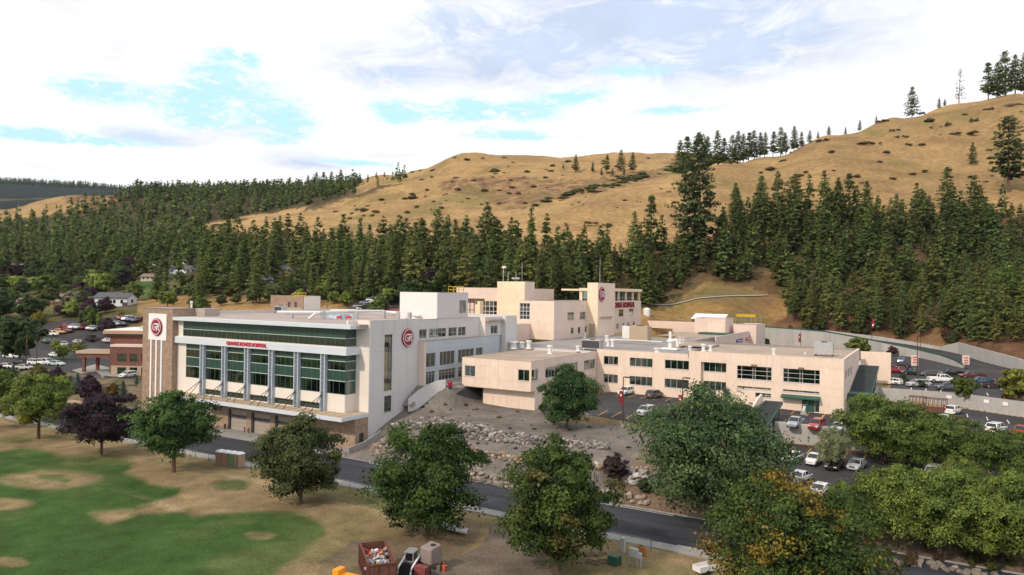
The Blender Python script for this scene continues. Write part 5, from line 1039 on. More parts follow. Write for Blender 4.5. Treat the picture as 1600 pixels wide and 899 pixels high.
def car(kind,col,p,hd,label,group=None,scale=1.05,detail=True):
    body,glass,wh,rm,hl,tl,gr,pl,mr,r,s=vmesh(kind); nm={'sedan':'parked_car','hatch':'parked_car','suv':'parked_suv','pickup':'pickup_truck','van':'white_van'}[kind]
    cat={'sedan':'car','hatch':'car','suv':'SUV','pickup':'pickup truck','van':'van'}[kind]
    # sit on the slope
    t=thing(nm if kind!='van' else 'van',label,cat,(p[0],p[1],p[2]+.07),R(hd),group,scale)
    link('body',body,t,color=col); link('windows',glass,t); L_=s['L']/2; w=s['W']/2
    for sx in (L_-.92,-L_+.95):
        for sy in (-1,1):
            o=link('wheel',wh,t,(sx,sy*(w-.11),r)); 
            if detail: link('rim',rm,o)
    if detail:
        for sy in (-1,1): link('headlight',hl,t,(L_-.1,sy*w*.66,s['hood']-.24)); link('tail_light',tl,t,(-L_,sy*w*.8,s['tail']-.2))
        link('grille',gr,t); link('number_plate',pl,t); link('mirrors',mr,t)
    return t
WH=(.78,.78,.78); SV=(.42,.44,.46); GY=(.16,.17,.19); DK=(.02,.022,.028); BK=(.012,.012,.014); RD=(.28,.012,.02); MR=(.12,.012,.02); BL=(.02,.06,.2); GN=(.06,.13,.09); TB=(.01,.09,.16)
def cpx(kind,col,px,py,hd,label,wmin=60,group=None,detail=True,z=None,scale=1.05):
    p=hit(px,py,wmin) if z is None else at(px,py,z); return car(kind,col,p,hd,label,group,scale,detail)
G1='cars in the front car park'; G2='cars in the lowest car park'; G3='cars in the upper right car park'; G4='cars in the left car parks'
cpx('suv',WH,978,617,-97,'white SUV parked nose out against the long wing, by the banner lamp post',group=G1)
cpx('suv',(.07,.065,.07),1023,622,78,'dark grey SUV parked nose in against the wall of the long wing',group=G1)
cpx('suv',SV,1009,649,-98,'silver SUV at the front edge of the car park beside the big green tree',group=G1)
cpx('sedan',(.7,.72,.75),1181,641,115,'white saloon left of the rounded cream stair wall',group=G1)
cpx('pickup',(.30,.34,.40),1243,668,-95,'grey-blue pickup parked right of the covered stair roof',group=G1,scale=.98)
cpx('suv',RD,1276,673,-98,'dark red SUV between the grey pickup and the silver tree',group=G1)
cpx('sedan',SV,1310,678,-95,'silver car half hidden behind the silvery tree',group=G1)
cpx('sedan',WH,1238,721,-104,'white saloon at the left end of the row in the lowest car park',group=G2)
cpx('pickup',WH,1273,725,-98,'white older pickup second from left in the lowest car park',group=G2,scale=.92)
cpx('sedan',BK,1304,733,-98,'black saloon between the white pickup and the silver car in the lowest car park',group=G2)
cpx('sedan',SV,1338,733,-100,'silver car with a greenish windscreen near the yellow-green trees',group=G2)
cpx('sedan',WH,1251,752,78,'white saloon in the second row of the lowest car park, left',group=G2)
cpx('sedan',WH,1284,772,78,'white car almost covered by the yellow-tipped tree',group=G2)
cpx('suv',SV,1457,748,-98,'silver car glimpsed through the trees of the lowest car park',group=G2); cpx('suv',MR,1484,757,-98,'maroon car glimpsed through the trees, right of the silver one',group=G2)
cpx('sedan',WH,1568,786,-98,'white car glimpsed under the trees at the lower right',group=G2); cpx('sedan',(.3,.05,.25),1533,800,80,'purple car mostly hidden below the lower right trees',group=G2)
cpx('suv',WH,1490,647,72,'white SUV seen from behind, parked against the long concrete retaining wall'); cpx('suv',WH,1557,676,66,'white SUV seen from behind in the open bays near the right edge')
cpx('sedan',(.5,.6,.5),1477,660,75,'pale green car hidden behind the tree in front of the white SUV'); cpx('pickup',(.35,.08,.04),1597,683,70,'orange-red pickup cut by the right edge of the picture')
cpx('sedan',SV,1450,694,80,'silver car seen through gaps in the large green trees on the right')
cpx('suv',WH,1355,573,5,'white car behind the cream screen wall',150,G3,scale=.95)
cpx('sedan',(.5,.5,.5),1388,569,84,'silver saloon seen from behind at the back left of the upper car park',150,G3,scale=.95)
cpx('suv',(.2,.26,.33),1408,567,-95,'blue-grey SUV facing forward at the back of the upper car park',150,G3,scale=.95)
cpx('sedan',(.03,.045,.08),1383,581,15,'dark blue saloon just right of the screen wall',150,G3)
cpx('suv',RD,1399,583,198,'red SUV in the middle row of the upper car park, left',150,G3)
cpx('suv',(.015,.03,.03),1423,586,198,'dark green SUV beside the red one in the upper car park',150,G3)
cpx('sedan',(.07,.08,.10),1453,588,200,'dark grey saloon between the green SUV and the black pickup',150,G3)
cpx('pickup',BK,1488,588,200,'black pickup behind the white pickup in the upper car park',150,G3)
cpx('pickup',WH,1472,598,18,'bright white pickup in the centre of the upper car park',150,G3,scale=1.12)
cpx('pickup',MR,1519,592,200,'dark red pickup right of the black pickup, behind the round tree',150,G3)
cpx('pickup',TB,1534,602,200,'blue pickup beside the dark red one',150,G3); cpx('pickup',(.05,.025,.03),1557,607,20,'dark brown pickup near the yellow-green tree at the right',150,G3,scale=1.1)
cpx('suv',(.08,.09,.12),1481,610,200,'dark grey SUV in front of the white pickup',150,G3); cpx('suv',SV,1434,605,210,'silver SUV near the hedge above the retaining wall',150,G3)
cpx('hatch',WH,1394,601,160,'white small car partly behind the shrubs over the retaining wall',150,G3); cpx('sedan',(.5,.5,.55),1584,613,190,'silver car behind the yellow-green tree at the right edge',150,G3)
cpx('sedan',DK,1408,574,190,'dark car between the red SUV and the lamp post',150,G3)
# left car parks
LC=[('van',WH,19,560,15,'white van with a blue roof unit at the far left'),('sedan',WH,11,576,20,'white car in the near left row, leftmost'),('sedan',DK,33,570,20,'dark saloon behind the orange banner pole'),('sedan',(.5,.5,.48),38,578,20,'silver saloon at the left in front of the dark one'),('suv',WH,57,571,18,'white SUV in the near left row, nearest the bushes'),('suv',WH,72,570,18,'second white SUV in the near left row'),('sedan',DK,80,570,18,'dark car squeezed beside the white SUVs'),('sedan',(.45,.55,.5),88,572,18,'pale green saloon at the right end of the near left row'),
('pickup',WH,99,542,170,'white pickup in the middle left car park'),('pickup',DK,112,545,170,'black pickup right behind the white one in the middle left car park'),('sedan',DK,88,536,170,'dark saloon above the white pickup on the left'),('sedan',GN,72,536,170,'green saloon near the round tree on the left'),('sedan',SV,120,537,170,'silver car alone on the left aisle'),('van',BK,141,533,170,'long black van crossing the left car park'),
('suv',WH,67,525,20,'white SUV at the left end of the upper left row'),('suv',WH,81,525,20,'white car beside it in the upper left row'),('pickup',(.6,.3,.1),91,522,20,'white truck with an orange load in the upper left row'),('pickup',MR,102,520,20,'maroon pickup in the upper left row'),('pickup',RD,103,513,0,'bright red pickup at the back of the left car park'),('suv',WH,115,514,-60,'white SUV right of the red pickup'),('suv',SV,124,514,-60,'silver SUV right of the white one at the back left'),('sedan',RD,132,514,-60,'red car in the back left row'),('sedan',WH,142,515,-60,'white car in the back left row'),('sedan',SV,149,516,-60,'silver car in the back left row next to the purple tree'),
('pickup',WH,97,550,175,'white pickup behind the hedge on the left'),('sedan',WH,84,558,175,'white car behind the round bush on the left'),('sedan',WH,166,535,170,'white car just left of the red-brown clinic roof'),('hatch',WH,200,590,-80,'white hatchback parked in front of the red-brown clinic windows')]
for k,c,px,py,hd,l in LC: cpx(k,c,px,py,hd,l,110,G4,detail=px>150)
for i in range(9): cpx(['sedan','suv'][i%2],[DK,RD,SV,WH,DK,BL,SV,DK,MR][i],188+i*3.6,498+i*.6+(i%2),-70,'small dark parked car in the far row above the clinic roof',200,'far cars above the clinic roof',False)
for i in range(4): cpx('sedan',[SV,WH,SV,DK][i],172+i*6,508+(i%2),0,'small pale car in the far short row left of the brick tower',200,'far cars left of the brick tower',False)
for i,(px,py,c) in enumerate([(548,491,DK),(552,488,DK),(557,485,SV),(562,482,DK),(567,479,DK),(572,477,BL),(577,475,SV),(582,473,WH),(614,490,WH),(590,470,WH)]): cpx(['sedan','suv'][i%2],c,px,py,20,['dark car lowest in the far row seen over the roof pipes','dark SUV second in the far row over the roof pipes','silver car third in the far row over the roof pipes','dark SUV fourth in the far row','dark car fifth in the far row','blue SUV sixth in the far row','silver car seventh in the far row','white SUV at the top of the far row','white car beside the dark red shed behind the roof','white vehicle on the far street among the trees'][i],210,'far cars seen over the roof',False)
# ================================================================== vegetation
def tris_cards(C,N_,size,asp,rs,quad=True,flat=.0):
    """leaf cards: centres C, outward dirs N_, per-card size"""
    n=len(C); a=rs.normal(size=(n,3)); a-= (a*N_).sum(1)[:,None]*N_*(1-flat); a/=np.linalg.norm(a,axis=1)[:,None]+1e-9
    b=np.cross(N_,a); b/=np.linalg.norm(b,axis=1)[:,None]+1e-9
    s=size[:,None]; 
    V=np.stack([C-a*s-b*s*asp*.6,C+a*s-b*s*asp*.8,C+a*s*.7+b*s*asp,C-a*s*.6+b*s*asp*.8],1).reshape(-1,3)
    F=np.arange(4*n).reshape(n,4); return V,F
def ball_dirs(n,rs):
    v=rs.normal(size=(n,3)); return v/np.linalg.norm(v,axis=1)[:,None]
def deciduous(seed,h=1.,w=1.,nl=46,cards=9000,leaf=.03,base=.2,shape='round',cols=((.04,.075,.018),(.075,.115,.025),(.025,.05,.014)),accent=None,accn=.0,density=1.):
    """unit crown mesh: height 1, width w; returns (crown mesh, trunk mesh)"""
    rs=np.random.default_rng(seed)
    L=[];rad=[]
    k=0
    while len(L)<nl and k<4000:
        k+=1; p=rs.uniform(-1,1,3); r=np.linalg.norm(p)
        if r>1.08 or r<.45: continue
        zc=(p[2]+1)/2
        if shape=='broad': lim=1 if zc<.6 else 1-.75*(zc-.6)**1.3/.4**1.3*.6
        elif shape=='cone': lim=1.05-.85*zc
        else: lim=1
        q=np.array([p[0]*lim*w/2*.86,p[1]*lim*w/2*.86,base+(1-base)*(.06+.86*zc)])
        if L and min(np.linalg.norm((np.array(L)-q),axis=1))<.075*w: continue
        L.append(q); rad.append(rs.uniform(.07,.135)*w*(1.1-.35*zc))
    L=np.array(L);rad=np.array(rad); n=len(L); per=cards//n
    C=[];Nn=[];S=[];T_=[]
    cols=np.array(cols)
    for i in range(n):
        ns=13; sd=ball_dirs(ns,rs); sd[:,2]=np.where(sd[:,2]<-.55,-sd[:,2],sd[:,2]); sr=rad[i]*rs.uniform(.6,1.12,ns); j=rs.integers(ns,size=per)
        off=rs.normal(size=(per,3))*rad[i]*np.array([.30,.30,.19]); c=L[i]+(sd[j]*sr[j][:,None])*np.array([1.1,1.1,.8])+off; d=c-L[i]; d=d/(np.linalg.norm(d,axis=1)[:,None]+1e-6)
        C.append(c); nn=d+rs.normal(size=(per,3))*.45+np.array([0,0,.35]); Nn.append(nn/np.linalg.norm(nn,axis=1)[:,None]); S.append(leaf*rs.uniform(.55,1.25,per))
        wts=rs.dirichlet([1.2,1.0,.9]); cc=(cols*wts[:,None]).sum(0)
        if accent is not None and rs.random()<accn: cc=cc*.3+np.array(accent)*.7
        t=cc[None]*(1+.28*rs.normal(size=(per,1))).clip(.45,1.7); T_.append(np.repeat(t,4,0))
    # a sparse inner filling so the crown is not hollow
    m=cards//6; d=ball_dirs(m,rs); c=np.stack([d[:,0]*w*.36,d[:,1]*w*.36,base+(1-base)*(.5+.38*d[:,2])],1)*1.0; rr=rs.random(m)**.4; c[:,:2]*=rr[:,None]
    C.append(c);Nn.append(d);S.append(leaf*rs.uniform(.7,1.3,m)); T_.append(np.repeat(cols[2][None]*(1+.2*rs.normal(size=(m,1))).clip(.5,1.5),4,0))
    C=np.concatenate(C);Nn=np.concatenate(Nn);S=np.concatenate(S);T_=np.concatenate(T_)
    V,F=tris_cards(C,Nn,S,.8,rs); fn=V-np.array([0,0,base+(1-base)*.35]); fn/=np.linalg.norm(fn,axis=1)[:,None]+1e-6; LC=np.concatenate([np.repeat(np.repeat(L,per,0),4,0),np.zeros((4*m,3))+np.array([0,0,base+.3])]); f2=V-LC; f2/=np.linalg.norm(f2,axis=1)[:,None]+1e-6; fn=fn*.45+f2*.65+np.array([0,0,.15]); fn/=np.linalg.norm(fn,axis=1)[:,None]; crown=npmesh('crown',V,F,M['leaf'],T_,fn=fn)
    mb=MB(); mb.tube((0,0,-.03),(.01,.005,base+.12),.026,.017,8); 
    for i in rs.choice(n,min(n,16),replace=False): mb.tube((.01,.005,base+rs.uniform(-.02,.22)),tuple(L[i]),.011,.003,5,cap=False)
    return crown,mb.mesh('trunk',M['bark'])
def pine_arrays(rs,h0=.18,nb=90,cl=6,size=.032,R0=.17,power=.8,gap=.25,cols=((.035,.05,.018),(.05,.065,.022),(.022,.035,.014)),lean=.0,tri=False):
    C=[];Nn=[];S=[];T_=[]; cols=np.array(cols); br=[]
    ts=np.sort(rs.uniform(0,1,nb))
    for i,t in enumerate(ts):
        z=h0+(1-h0)*t*.985; az=i*2.4+rs.uniform(-.5,.5)
        R_=R0*((1-t)**power)*(1.0 if t>.18 else .55+2.5*t)*rs.uniform(.62,1.15)+.012
        if rs.random()<gap*(1-t): R_*=.45
        drp=rs.uniform(-.12,.12)-.18*(1-t)+.25*t; d=np.array([math.cos(az),math.sin(az),drp]); br.append((z,d,R_))
        k=max(2,int(cl*(.4+R_/R0))); u=rs.uniform(.3,1.05,k); c=np.array([lean*z,0,z])+d[None]*(u*R_)[:,None]+rs.normal(size=(k,3))*np.array([.012,.012,.008]); C.append(c)
        nn=np.stack([d[0]*.4+rs.normal(size=k)*.4,d[1]*.4+rs.normal(size=k)*.4,np.ones(k)],1); Nn.append(nn/np.linalg.norm(nn,axis=1)[:,None]); S.append(size*rs.uniform(.6,1.2,k)*(1.05-.45*t))
        cc=(cols*rs.dirichlet([1,1,1])[:,None]).sum(0); T_.append(np.repeat(cc[None]*(1+.13*rs.normal(size=(k,1))).clip(.5,1.6),4,0))
    V,F=tris_cards(np.concatenate(C),np.concatenate(Nn),np.concatenate(S),.62,rs,flat=.55)
    return V,F,np.concatenate(T_),br
def pine_fn(V):
    f=V*np.array([1,1,0]); f/=np.linalg.norm(f,axis=1)[:,None]+1e-3; f=f+np.array([0,0,.45]); return f/np.linalg.norm(f,axis=1)[:,None]
def pine(seed,**kw):
    rs=np.random.default_rng(seed); V,F,T_,br=pine_arrays(rs,**kw); crown=npmesh('crown',V,F,M['needle'],T_,fn=pine_fn(V))
    mb=MB(); mb.tube((0,0,-.03),(0,0,.98),.0125,.002,7)
    for z,d,R_ in br[::4]: mb.tube((0,0,z),tuple(np.array([0,0,z])+d*R_*.85),.0035,.001,3,cap=False)
    return crown,mb.mesh('trunk',M['barkp'])
_TB={'pine tree':1.85,'tree':1.75,'shrub':1.7}
def plant(kind,label,cat,pt,h,meshes,rz=None,group=None,color=(1,1,1),wx=1.,name=None):
    color=tuple(c*_TB.get(cat,1.0) for c in color)
    t=thing(name or kind,label,cat,(float(pt[0]),float(pt[1]),float(pt[2])-.05),rz if rz is not None else random.uniform(0,6.28),group)
    t.scale=(h*wx,h*wx,h); t.rotation_euler.x=random.uniform(-.03,.03); t.rotation_euler.y=random.uniform(-.03,.03); link('crown',meshes[0],t,color=color)
    if len(meshes)>1 and meshes[1]: link('trunk',meshes[1],t)
    return t
rs0=np.random.default_rng(3)
_pc=((.055,.075,.030),(.078,.098,.038),(.040,.056,.024))
PN=[pine(11,nb=150,cl=18,size=.021,R0=.20,cols=_pc,h0=.12),pine(12,nb=140,cl=18,size=.021,R0=.18,h0=.2,gap=.35,cols=_pc),pine(13,nb=155,cl=18,size=.020,R0=.22,power=.7,cols=_pc,h0=.1),pine(14,nb=145,cl=17,size=.021,R0=.19,h0=.15,gap=.3,cols=_pc)]
PY=[pine(21,nb=150,cl=17,size=.021,R0=.20,h0=.07,power=.85,gap=.1,cols=((.072,.092,.034),(.098,.112,.040),(.052,.068,.028))),pine(22,nb=150,cl=17,size=.022,R0=.21,h0=.12,power=.75,gap=.15,cols=((.078,.09,.032),(.10,.105,.038),(.055,.066,.028))),pine(23,nb=150,cl=17,size=.020,R0=.18,h0=.1,power=.9,gap=.1,cols=((.062,.086,.036),(.082,.10,.042),(.045,.062,.028)))]
PN+=[pine(15,nb=110,cl=20,size=.022,R0=.21,h0=.3,power=.5,gap=.5,cols=_pc),pine(16,nb=90,cl=16,size=.021,R0=.13,h0=.18,power=1.0,gap=.4,cols=_pc)]
OLDP=[pine(31,nb=140,cl=24,size=.018,R0=.21,h0=.16,power=.55,gap=.55,cols=_pc),pine(32,nb=140,cl=24,size=.018,R0=.19,h0=.2,power=.5,gap=.5,cols=_pc)]
BARE=pine(41,nb=60,cl=6,size=.02,R0=.2,h0=.12,power=.8,gap=.3)
ORD=['first','second','third','fourth','fifth','sixth','seventh','eighth','ninth','tenth','eleventh','twelfth','thirteenth','fourteenth','fifteenth','sixteenth','seventeenth','eighteenth','nineteenth','twentieth','twenty-first','twenty-second','twenty-third','twenty-fourth','twenty-fifth','twenty-sixth','twenty-seventh','twenty-eighth','twenty-ninth','thirtieth','thirty-first','thirty-second']
def nth(lst,px): return ORD[sorted(lst).index(px)]
# --- woods: sample world positions inside the wood polygons
def sample_wood():
    out=[]; r=np.random.default_rng(99)
    for wi,(poly,sp,hm) in enumerate(WOOD):
        N_=60000; w=np.sqrt(r.uniform(207**2,1500**2,N_)); px=r.uniform(-300,1900,N_); l=(px-800)/FL*w; x=fw[0]*w+_r0[0]*l; y=fw[1]*w+_r0[1]*l
        z=T(x,y); p,q,_=proj(x,y,z); ok=inpoly(p+fbm(x,y,20,7,3)*16,q+fbm(x,y,20,8,3)*8,poly)
        # sightline: hidden behind a ridge is left out
        x,y,z,p,w=x[ok],y[ok],z[ok],p[ok],w[ok]
        keep=[]; cell={}
        for i in range(len(x)):
            s=sp*(1 if w[i]<520 else 1.25 if w[i]<800 else 1.6); key=(int(x[i]//s),int(y[i]//s)); bad=False
            for a in (-1,0,1):
                for b in (-1,0,1):
                    for j in cell.get((key[0]+a,key[1]+b),()):
                        if (x[i]-x[j])**2+(y[i]-y[j])**2<s*s*.8: bad=True
            if bad: continue
            cell.setdefault(key,[]).append(i); keep.append(i)
        for i in keep: out.append((wi,x[i],y[i],z[i],w[i],p[i],hm*r.uniform(.5,1.28)))
    return out
def visible(x,y,z,top):
    # does the sight line from the camera to the tree top clear the ground?
    for f in (.5,.65,.8,.9,.96):
        X=x*f;Y=y*f;Z=HC+(z+top-HC)*f
        if float(T(X,Y))>Z: return False
    return True
HS=((181,34,462,60),(285,26,420,40),(410,14,440,28),(455,18,426,34),(541,12,422,30),(586,30,428,30),(646,32,424,46),(236,16,434,24),(250,14,412,18),(50,16,434,24),(38,24,416,18))
def clear_house(px,py,w): return not any(abs(px-a)<b and c<py<c+d for a,b,c,d in HS)
wood=[t for t in sample_wood() if clear_house(t[5],hy(t[5])+(30-t[3])*FL/t[4],t[4]) and visible(t[1],t[2],t[3],t[6])]
wood.sort(key=lambda t:t[4])
LM=[(0,'beyond the far left gardens'),(150,'above the white house'),(260,'beyond the brick sign tower'),(340,'beyond the left part of the flat roof'),(430,'behind the brick lift housing'),(520,'behind the roof pipes'),(600,'near the dark red houses'),(660,'behind the timber gabled house'),(720,'above the white penthouse'),(800,'behind the square cream tower'),(870,'behind the roof pavilion'),(935,'behind the slim rear tower'),(1000,'above the white storage tank'),(1075,'below the tall old pair of pines'),(1150,'above the dry clearing'),(1240,'above the left end of the curved wall'),(1310,'above the middle of the curved wall'),(1370,'above the tall flag pole'),(1430,'above the left pinkish sign'),(1500,'above the peak of the upper wall'),(1560,'near the bright green tree'),(1640,'at the right picture edge')]
_pl={}
def pine_label(px,w,h,col,wi,wx):
    a='tall' if h>22.5 else 'short' if h<16.5 else 'medium'; t='yellowish' if col[0]/col[2]>1.16 else 'dark' if col[1]<.92 else 'pale' if col[1]>1.12 else 'green'
    d='at the front' if w<300 else 'a little way up' if w<345 else 'midway up' if w<400 else 'high up'
    lm=min(LM,key=lambda q:abs(q[0]-px))[1]; s=f"{a} {t} pine {d}, {lm}"
    if s in _pl: s=f"{a} {'slim' if wx<1.12 else 'full'} {t} pine {d}, {lm}"
    _pl[s]=1; return s
WL=['slender ponderosa pine in the dense pine wood on the slope above the curved retaining wall','dark pine in the belt of trees between the hospital roofs and the golden hill','dark pine in the far wooded hillside left of the golden hill','pine standing over dry golden grass behind the glass-fronted wing','small far pine along the edge of the golden ridge']
WG=['pines on the slope right of the hospital','pines behind the hospital','pines on the far left hillside','pines behind the glass wing','pines on the ridge edge']
def pine_col(w,wi):
    k=random.uniform(.85,1.35); g=random.uniform(-.12,.18); c=(k*(1.05+.9*max(g,0)),k*(1.12+.1*g),k*.86)
    return c
for wi,x,y,z,w,px,h in wood[:290]:
    fam=PY if (wi==0 and random.random()<.75) or random.random()<.2 else PN
    if wi==0 and w<330: h*=.85
    _c=pine_col(w,wi); _w=random.uniform(1.02,1.42); plant('pine_tree',pine_label(px,w,h,_c,wi,_w),'pine tree',(x,y,z),h,random.choice(fam),group=WG[wi],color=_c,wx=_w)
def joined(name,items,lod,label=None,kind='stuff'):
    Vs=[];Fs=[];Ts=[];Ns=[];off=0; r=np.random.default_rng(5)
    for x,y,z,h,wx,col in items:
        V,F,T_=lod[r.integers(len(lod))]; a=r.uniform(0,6.28); c,s=math.cos(a),math.sin(a)
        Vv=np.stack([(V[:,0]*c-V[:,1]*s)*h*wx+x,(V[:,0]*s+V[:,1]*c)*h*wx+y,V[:,2]*h+z],1); Vs.append(Vv);Ns.append(pine_fn(Vv-np.array([x,y,0])));Fs.append(F+off);Ts.append(T_*np.array(col)[None]*1.8); off+=len(V)
    o=link(name,npmesh(name,np.concatenate(Vs),np.concatenate(Fs),M['needle'],np.concatenate(Ts),fn=np.concatenate(Ns))); tag(o,label,kind=kind); return o
lods=[]
for s in range(5):
    V,F,T_,_=pine_arrays(np.random.default_rng(50+s),nb=70,cl=8,size=.045,R0=.21,h0=.08,gap=.2,cols=_pc); lods.append((V,F,T_))
lodf=[]
for s in range(4):
    V,F,T_,_=pine_arrays(np.random.default_rng(70+s),nb=26,cl=3,size=.10,R0=.20,h0=.05,gap=.1,cols=_pc); lodf.append((V,F,T_))
rest=wood[290:]
for wi in range(len(WOOD)):
    it=[(x,y,z-.3,h,random.uniform(1.05,1.5),pine_col(w,wi)) for a,x,y,z,w,px,h in rest if a==wi and w<620]
    if it: tag(joined('pine_wood',it,lods),'dense mass of further pines, '+('right slope','behind the hospital','far left hillside','behind the glass wing','ridge edge')[wi],'pine wood')
    it=[(x,y,z-.3,h,random.uniform(1.,1.4),pine_col(w,wi)) for a,x,y,z,w,px,h in rest if a==wi and w>=620]
    if it: tag(joined('pine_wood',it,lodf),'distant dark pines merging into one mass, '+('right slope','behind the hospital','far left hillside','behind the glass wing','ridge edge')[wi],'pine wood')
print('woods',len(wood))
# skyline woods (far left ridges, right ridge) as masses
def ridge_wood(pxa,pxb,step,wa,wb,hm,n,col=(.8,.9,1.0),label=''):
    it=[]; r=np.random.default_rng(abs(int(pxa))+77)
    for k in range(n):
        px=r.uniform(pxa,pxb); w=r.uniform(wa,wb); l=(px-800)/FL*w; x=fw[0]*w+_r0[0]*l; y=fw[1]*w+_r0[1]*l; z=float(T(x,y)); h=hm*r.uniform(.6,1.25)
        it.append((x,y,z-.5,h,r.uniform(.9,1.4),tuple(np.array(col)*r.uniform(.8,1.15))))
    return tag(joined('pine_wood',it,lodf),label,'pine wood')
ridge_wood(-300,215,0,3300,4600,26,1500,(.55,.75,.95),'dark blue-green forest on the farthest left ridge')
ridge_wood(200,420,0,1080,1420,20,330,label='dark line of pines along the ridge left of the golden hill')
ridge_wood(395,560,0,1200,1440,18,120,label='sparse pines on the ridge beyond the large golden slope')
def pine_at(px,py,h_px,meshes,label,group=None,wx=1.,col=None,wmin=200,cat='pine tree'):
    p=hit(px,py,wmin); w=p[0]*fw[0]+p[1]*fw[1]; return plant('pine_tree',label,cat,p,h_px*w/FL,meshes,group=group,color=col or pine_col(w,0),wx=wx)
def ridge_at(px,ytop,hp,wlo,whi,meshes,label,group=None,wx=1.):
    """a tree standing on the crest: highest ground seen in that column"""
    best=None
    for w in np.linspace(wlo,whi,60):
        l=(px-800)/FL*w; x=fw[0]*w+_r0[0]*l; y=fw[1]*w+_r0[1]*l; z=float(T(x,y)); q=hy(px)+(30-z)*FL/w
        if best is None or q<best[0]: best=(q,x,y,z,w)
    q,x,y,z,w=best; h=max(hp,q-ytop)*w/FL
    return plant('pine_tree',label,'pine tree',(x,y,z-.2),h,meshes,group=group,color=pine_col(w,0),wx=wx)
ridge_at(1422,135,36,640,780,PN[2],'lone broad dark pine on the right skyline, leftmost of the big ones',wx=1.25)
ridge_at(1495,104,48,640,800,BARE,'tall sparse see-through pine on the right skyline','',wx=1.1)
for i,(px,yt,hp) in enumerate([(1541,95,46),(1568,78,56),(1583,84,50),(1597,80,54),(1612,76,60),(1556,96,40)]): ridge_at(px,yt,hp,640,800,PN[(i+1)%4],nth([1541,1556,1568,1583,1597,1612],px)+' pine from the left in the dark clump at the top right corner','skyline pines in the top right corner',wx=1.3)
for i,(px,yt,hp) in enumerate([(1464,152,10),(1473,154,8),(1340,187,12),(1366,182,12),(1292,196,14),(1318,198,8)]): ridge_at(px,yt,hp,640,800,PY[i%3],nth([1464,1473,1340,1366,1292,1318],px)+' from the left of the small pines among shrubs on the right skyline','small pines on the right skyline',wx=1.3)
for i,(px,yt,hp) in enumerate([(1058,218,48),(1070,211,60),(1088,206,50),(1103,212,44),(1119,203,52),(1129,214,38),(1141,210,32),(1150,204,40),(1159,208,36),(1167,205,40),(1176,203,40),(1185,206,36),(1192,206,34),(1205,204,34),(1217,198,36),(1225,206,26),(1238,196,30),(1250,205,18),(1262,203,14),(1275,205,12)]):
    ridge_at(px,yt,hp,640,720,PN[i%4],nth([1058,1070,1088,1103,1119,1129,1141,1150,1159,1167,1176,1185,1192,1205,1217,1225,1238,1250,1262,1275],px)+' pine from the left in the crest row where the right hill begins','pines in a row on the crest of the right hill',wx=1.25)
for i,(px,yt,hp) in enumerate([(899,241,28),(948,241,30),(970,234,34),(988,238,32),(926,253,16),(940,262,14),(957,262,12),(975,262,12),(629,264,12),(880,255,10)]):
    pine_at(px,yt+hp,hp,PN[i%4],nth([899,948,970,988,926,940,957,975,629,880],px)+' pine from the left among those on the middle golden hill','pines on the middle golden hill',wx=1.3,wmin=600)
for i,(px,yt,hp) in enumerate([(492,270,30),(503,268,32),(515,268,30),(530,269,32),(478,276,24),(467,284,14),(455,284,14),(441,285,14),(414,283,16),(552,281,14),(560,282,12),(572,283,10),(585,280,10),(598,277,10),(545,280,14)]):
    ridge_at(px,yt,hp,820,1250,PN[i%4],nth([492,503,515,530,478,467,455,441,414,552,560,572,585,598,545],px)+' pine from the left on the skyline left of the golden hill','pines on the skyline left of the golden hill',wx=1.35)
pine_at(1075,410,168,OLDP[0],'very tall old open-crowned pine towering over the slope wood, left of a pair',wx=1.0,col=(.95,1,.9))
pine_at(1093,405,196,OLDP[1],'very tall old open-crowned pine towering over the slope wood, right of a pair',wx=.9,col=(.85,.9,.85))
pine_at(1016,412,110,PN[1],'tall slim pine standing left of the tall old pair of pines',wx=1.05)
pine_at(1480,326,66,PN[2],'single full conical pine in front of the golden slope on the right',wx=1.3)
pine_at(1519,256,34,PY[0],'small single pine half way up the right golden slope',wx=1.4)
pine_at(1576,300,120,OLDP[1],'big rounded old pine at the right edge of the golden slope',wx=1.45,col=(.95,.95,.9))
pine_at(1148,345,60,PY[0],'bushy pine at the upper left corner of the slope wood',wx=1.4)
pine_at(1523,350,76,PY[1],'bushy dark pine right of the single conical pine',wx=1.4)
_pp=[(760,430,115),(1150,360,70),(1190,360,86),(1215,360,92),(1240,362,90),(1262,360,88),(1290,362,96),(1308,365,88),(1328,362,94),(1352,372,90),(1400,372,70),(1440,375,80),(560,440,100),(578,442,92),(610,445,95),(660,440,100),(685,436,110),(735,430,75),(770,428,90),(828,420,96),(890,430,68),(905,470,88),(427,440,78),(540,440,72),(712,420,78),(790,440,80),(950,440,90),(990,430,100),(640,440,86),(595,450,80)]
for i,(px,py,hp) in enumerate(_pp):
    pine_at(px,py,hp,(PN+PY)[i%7],ORD[sorted(range(len(_pp)),key=lambda q:_pp[q][0]).index(i)]+' from the left of the full grown pines standing above the woods','prominent pines above the woods',wx=random.uniform(1.0,1.25))
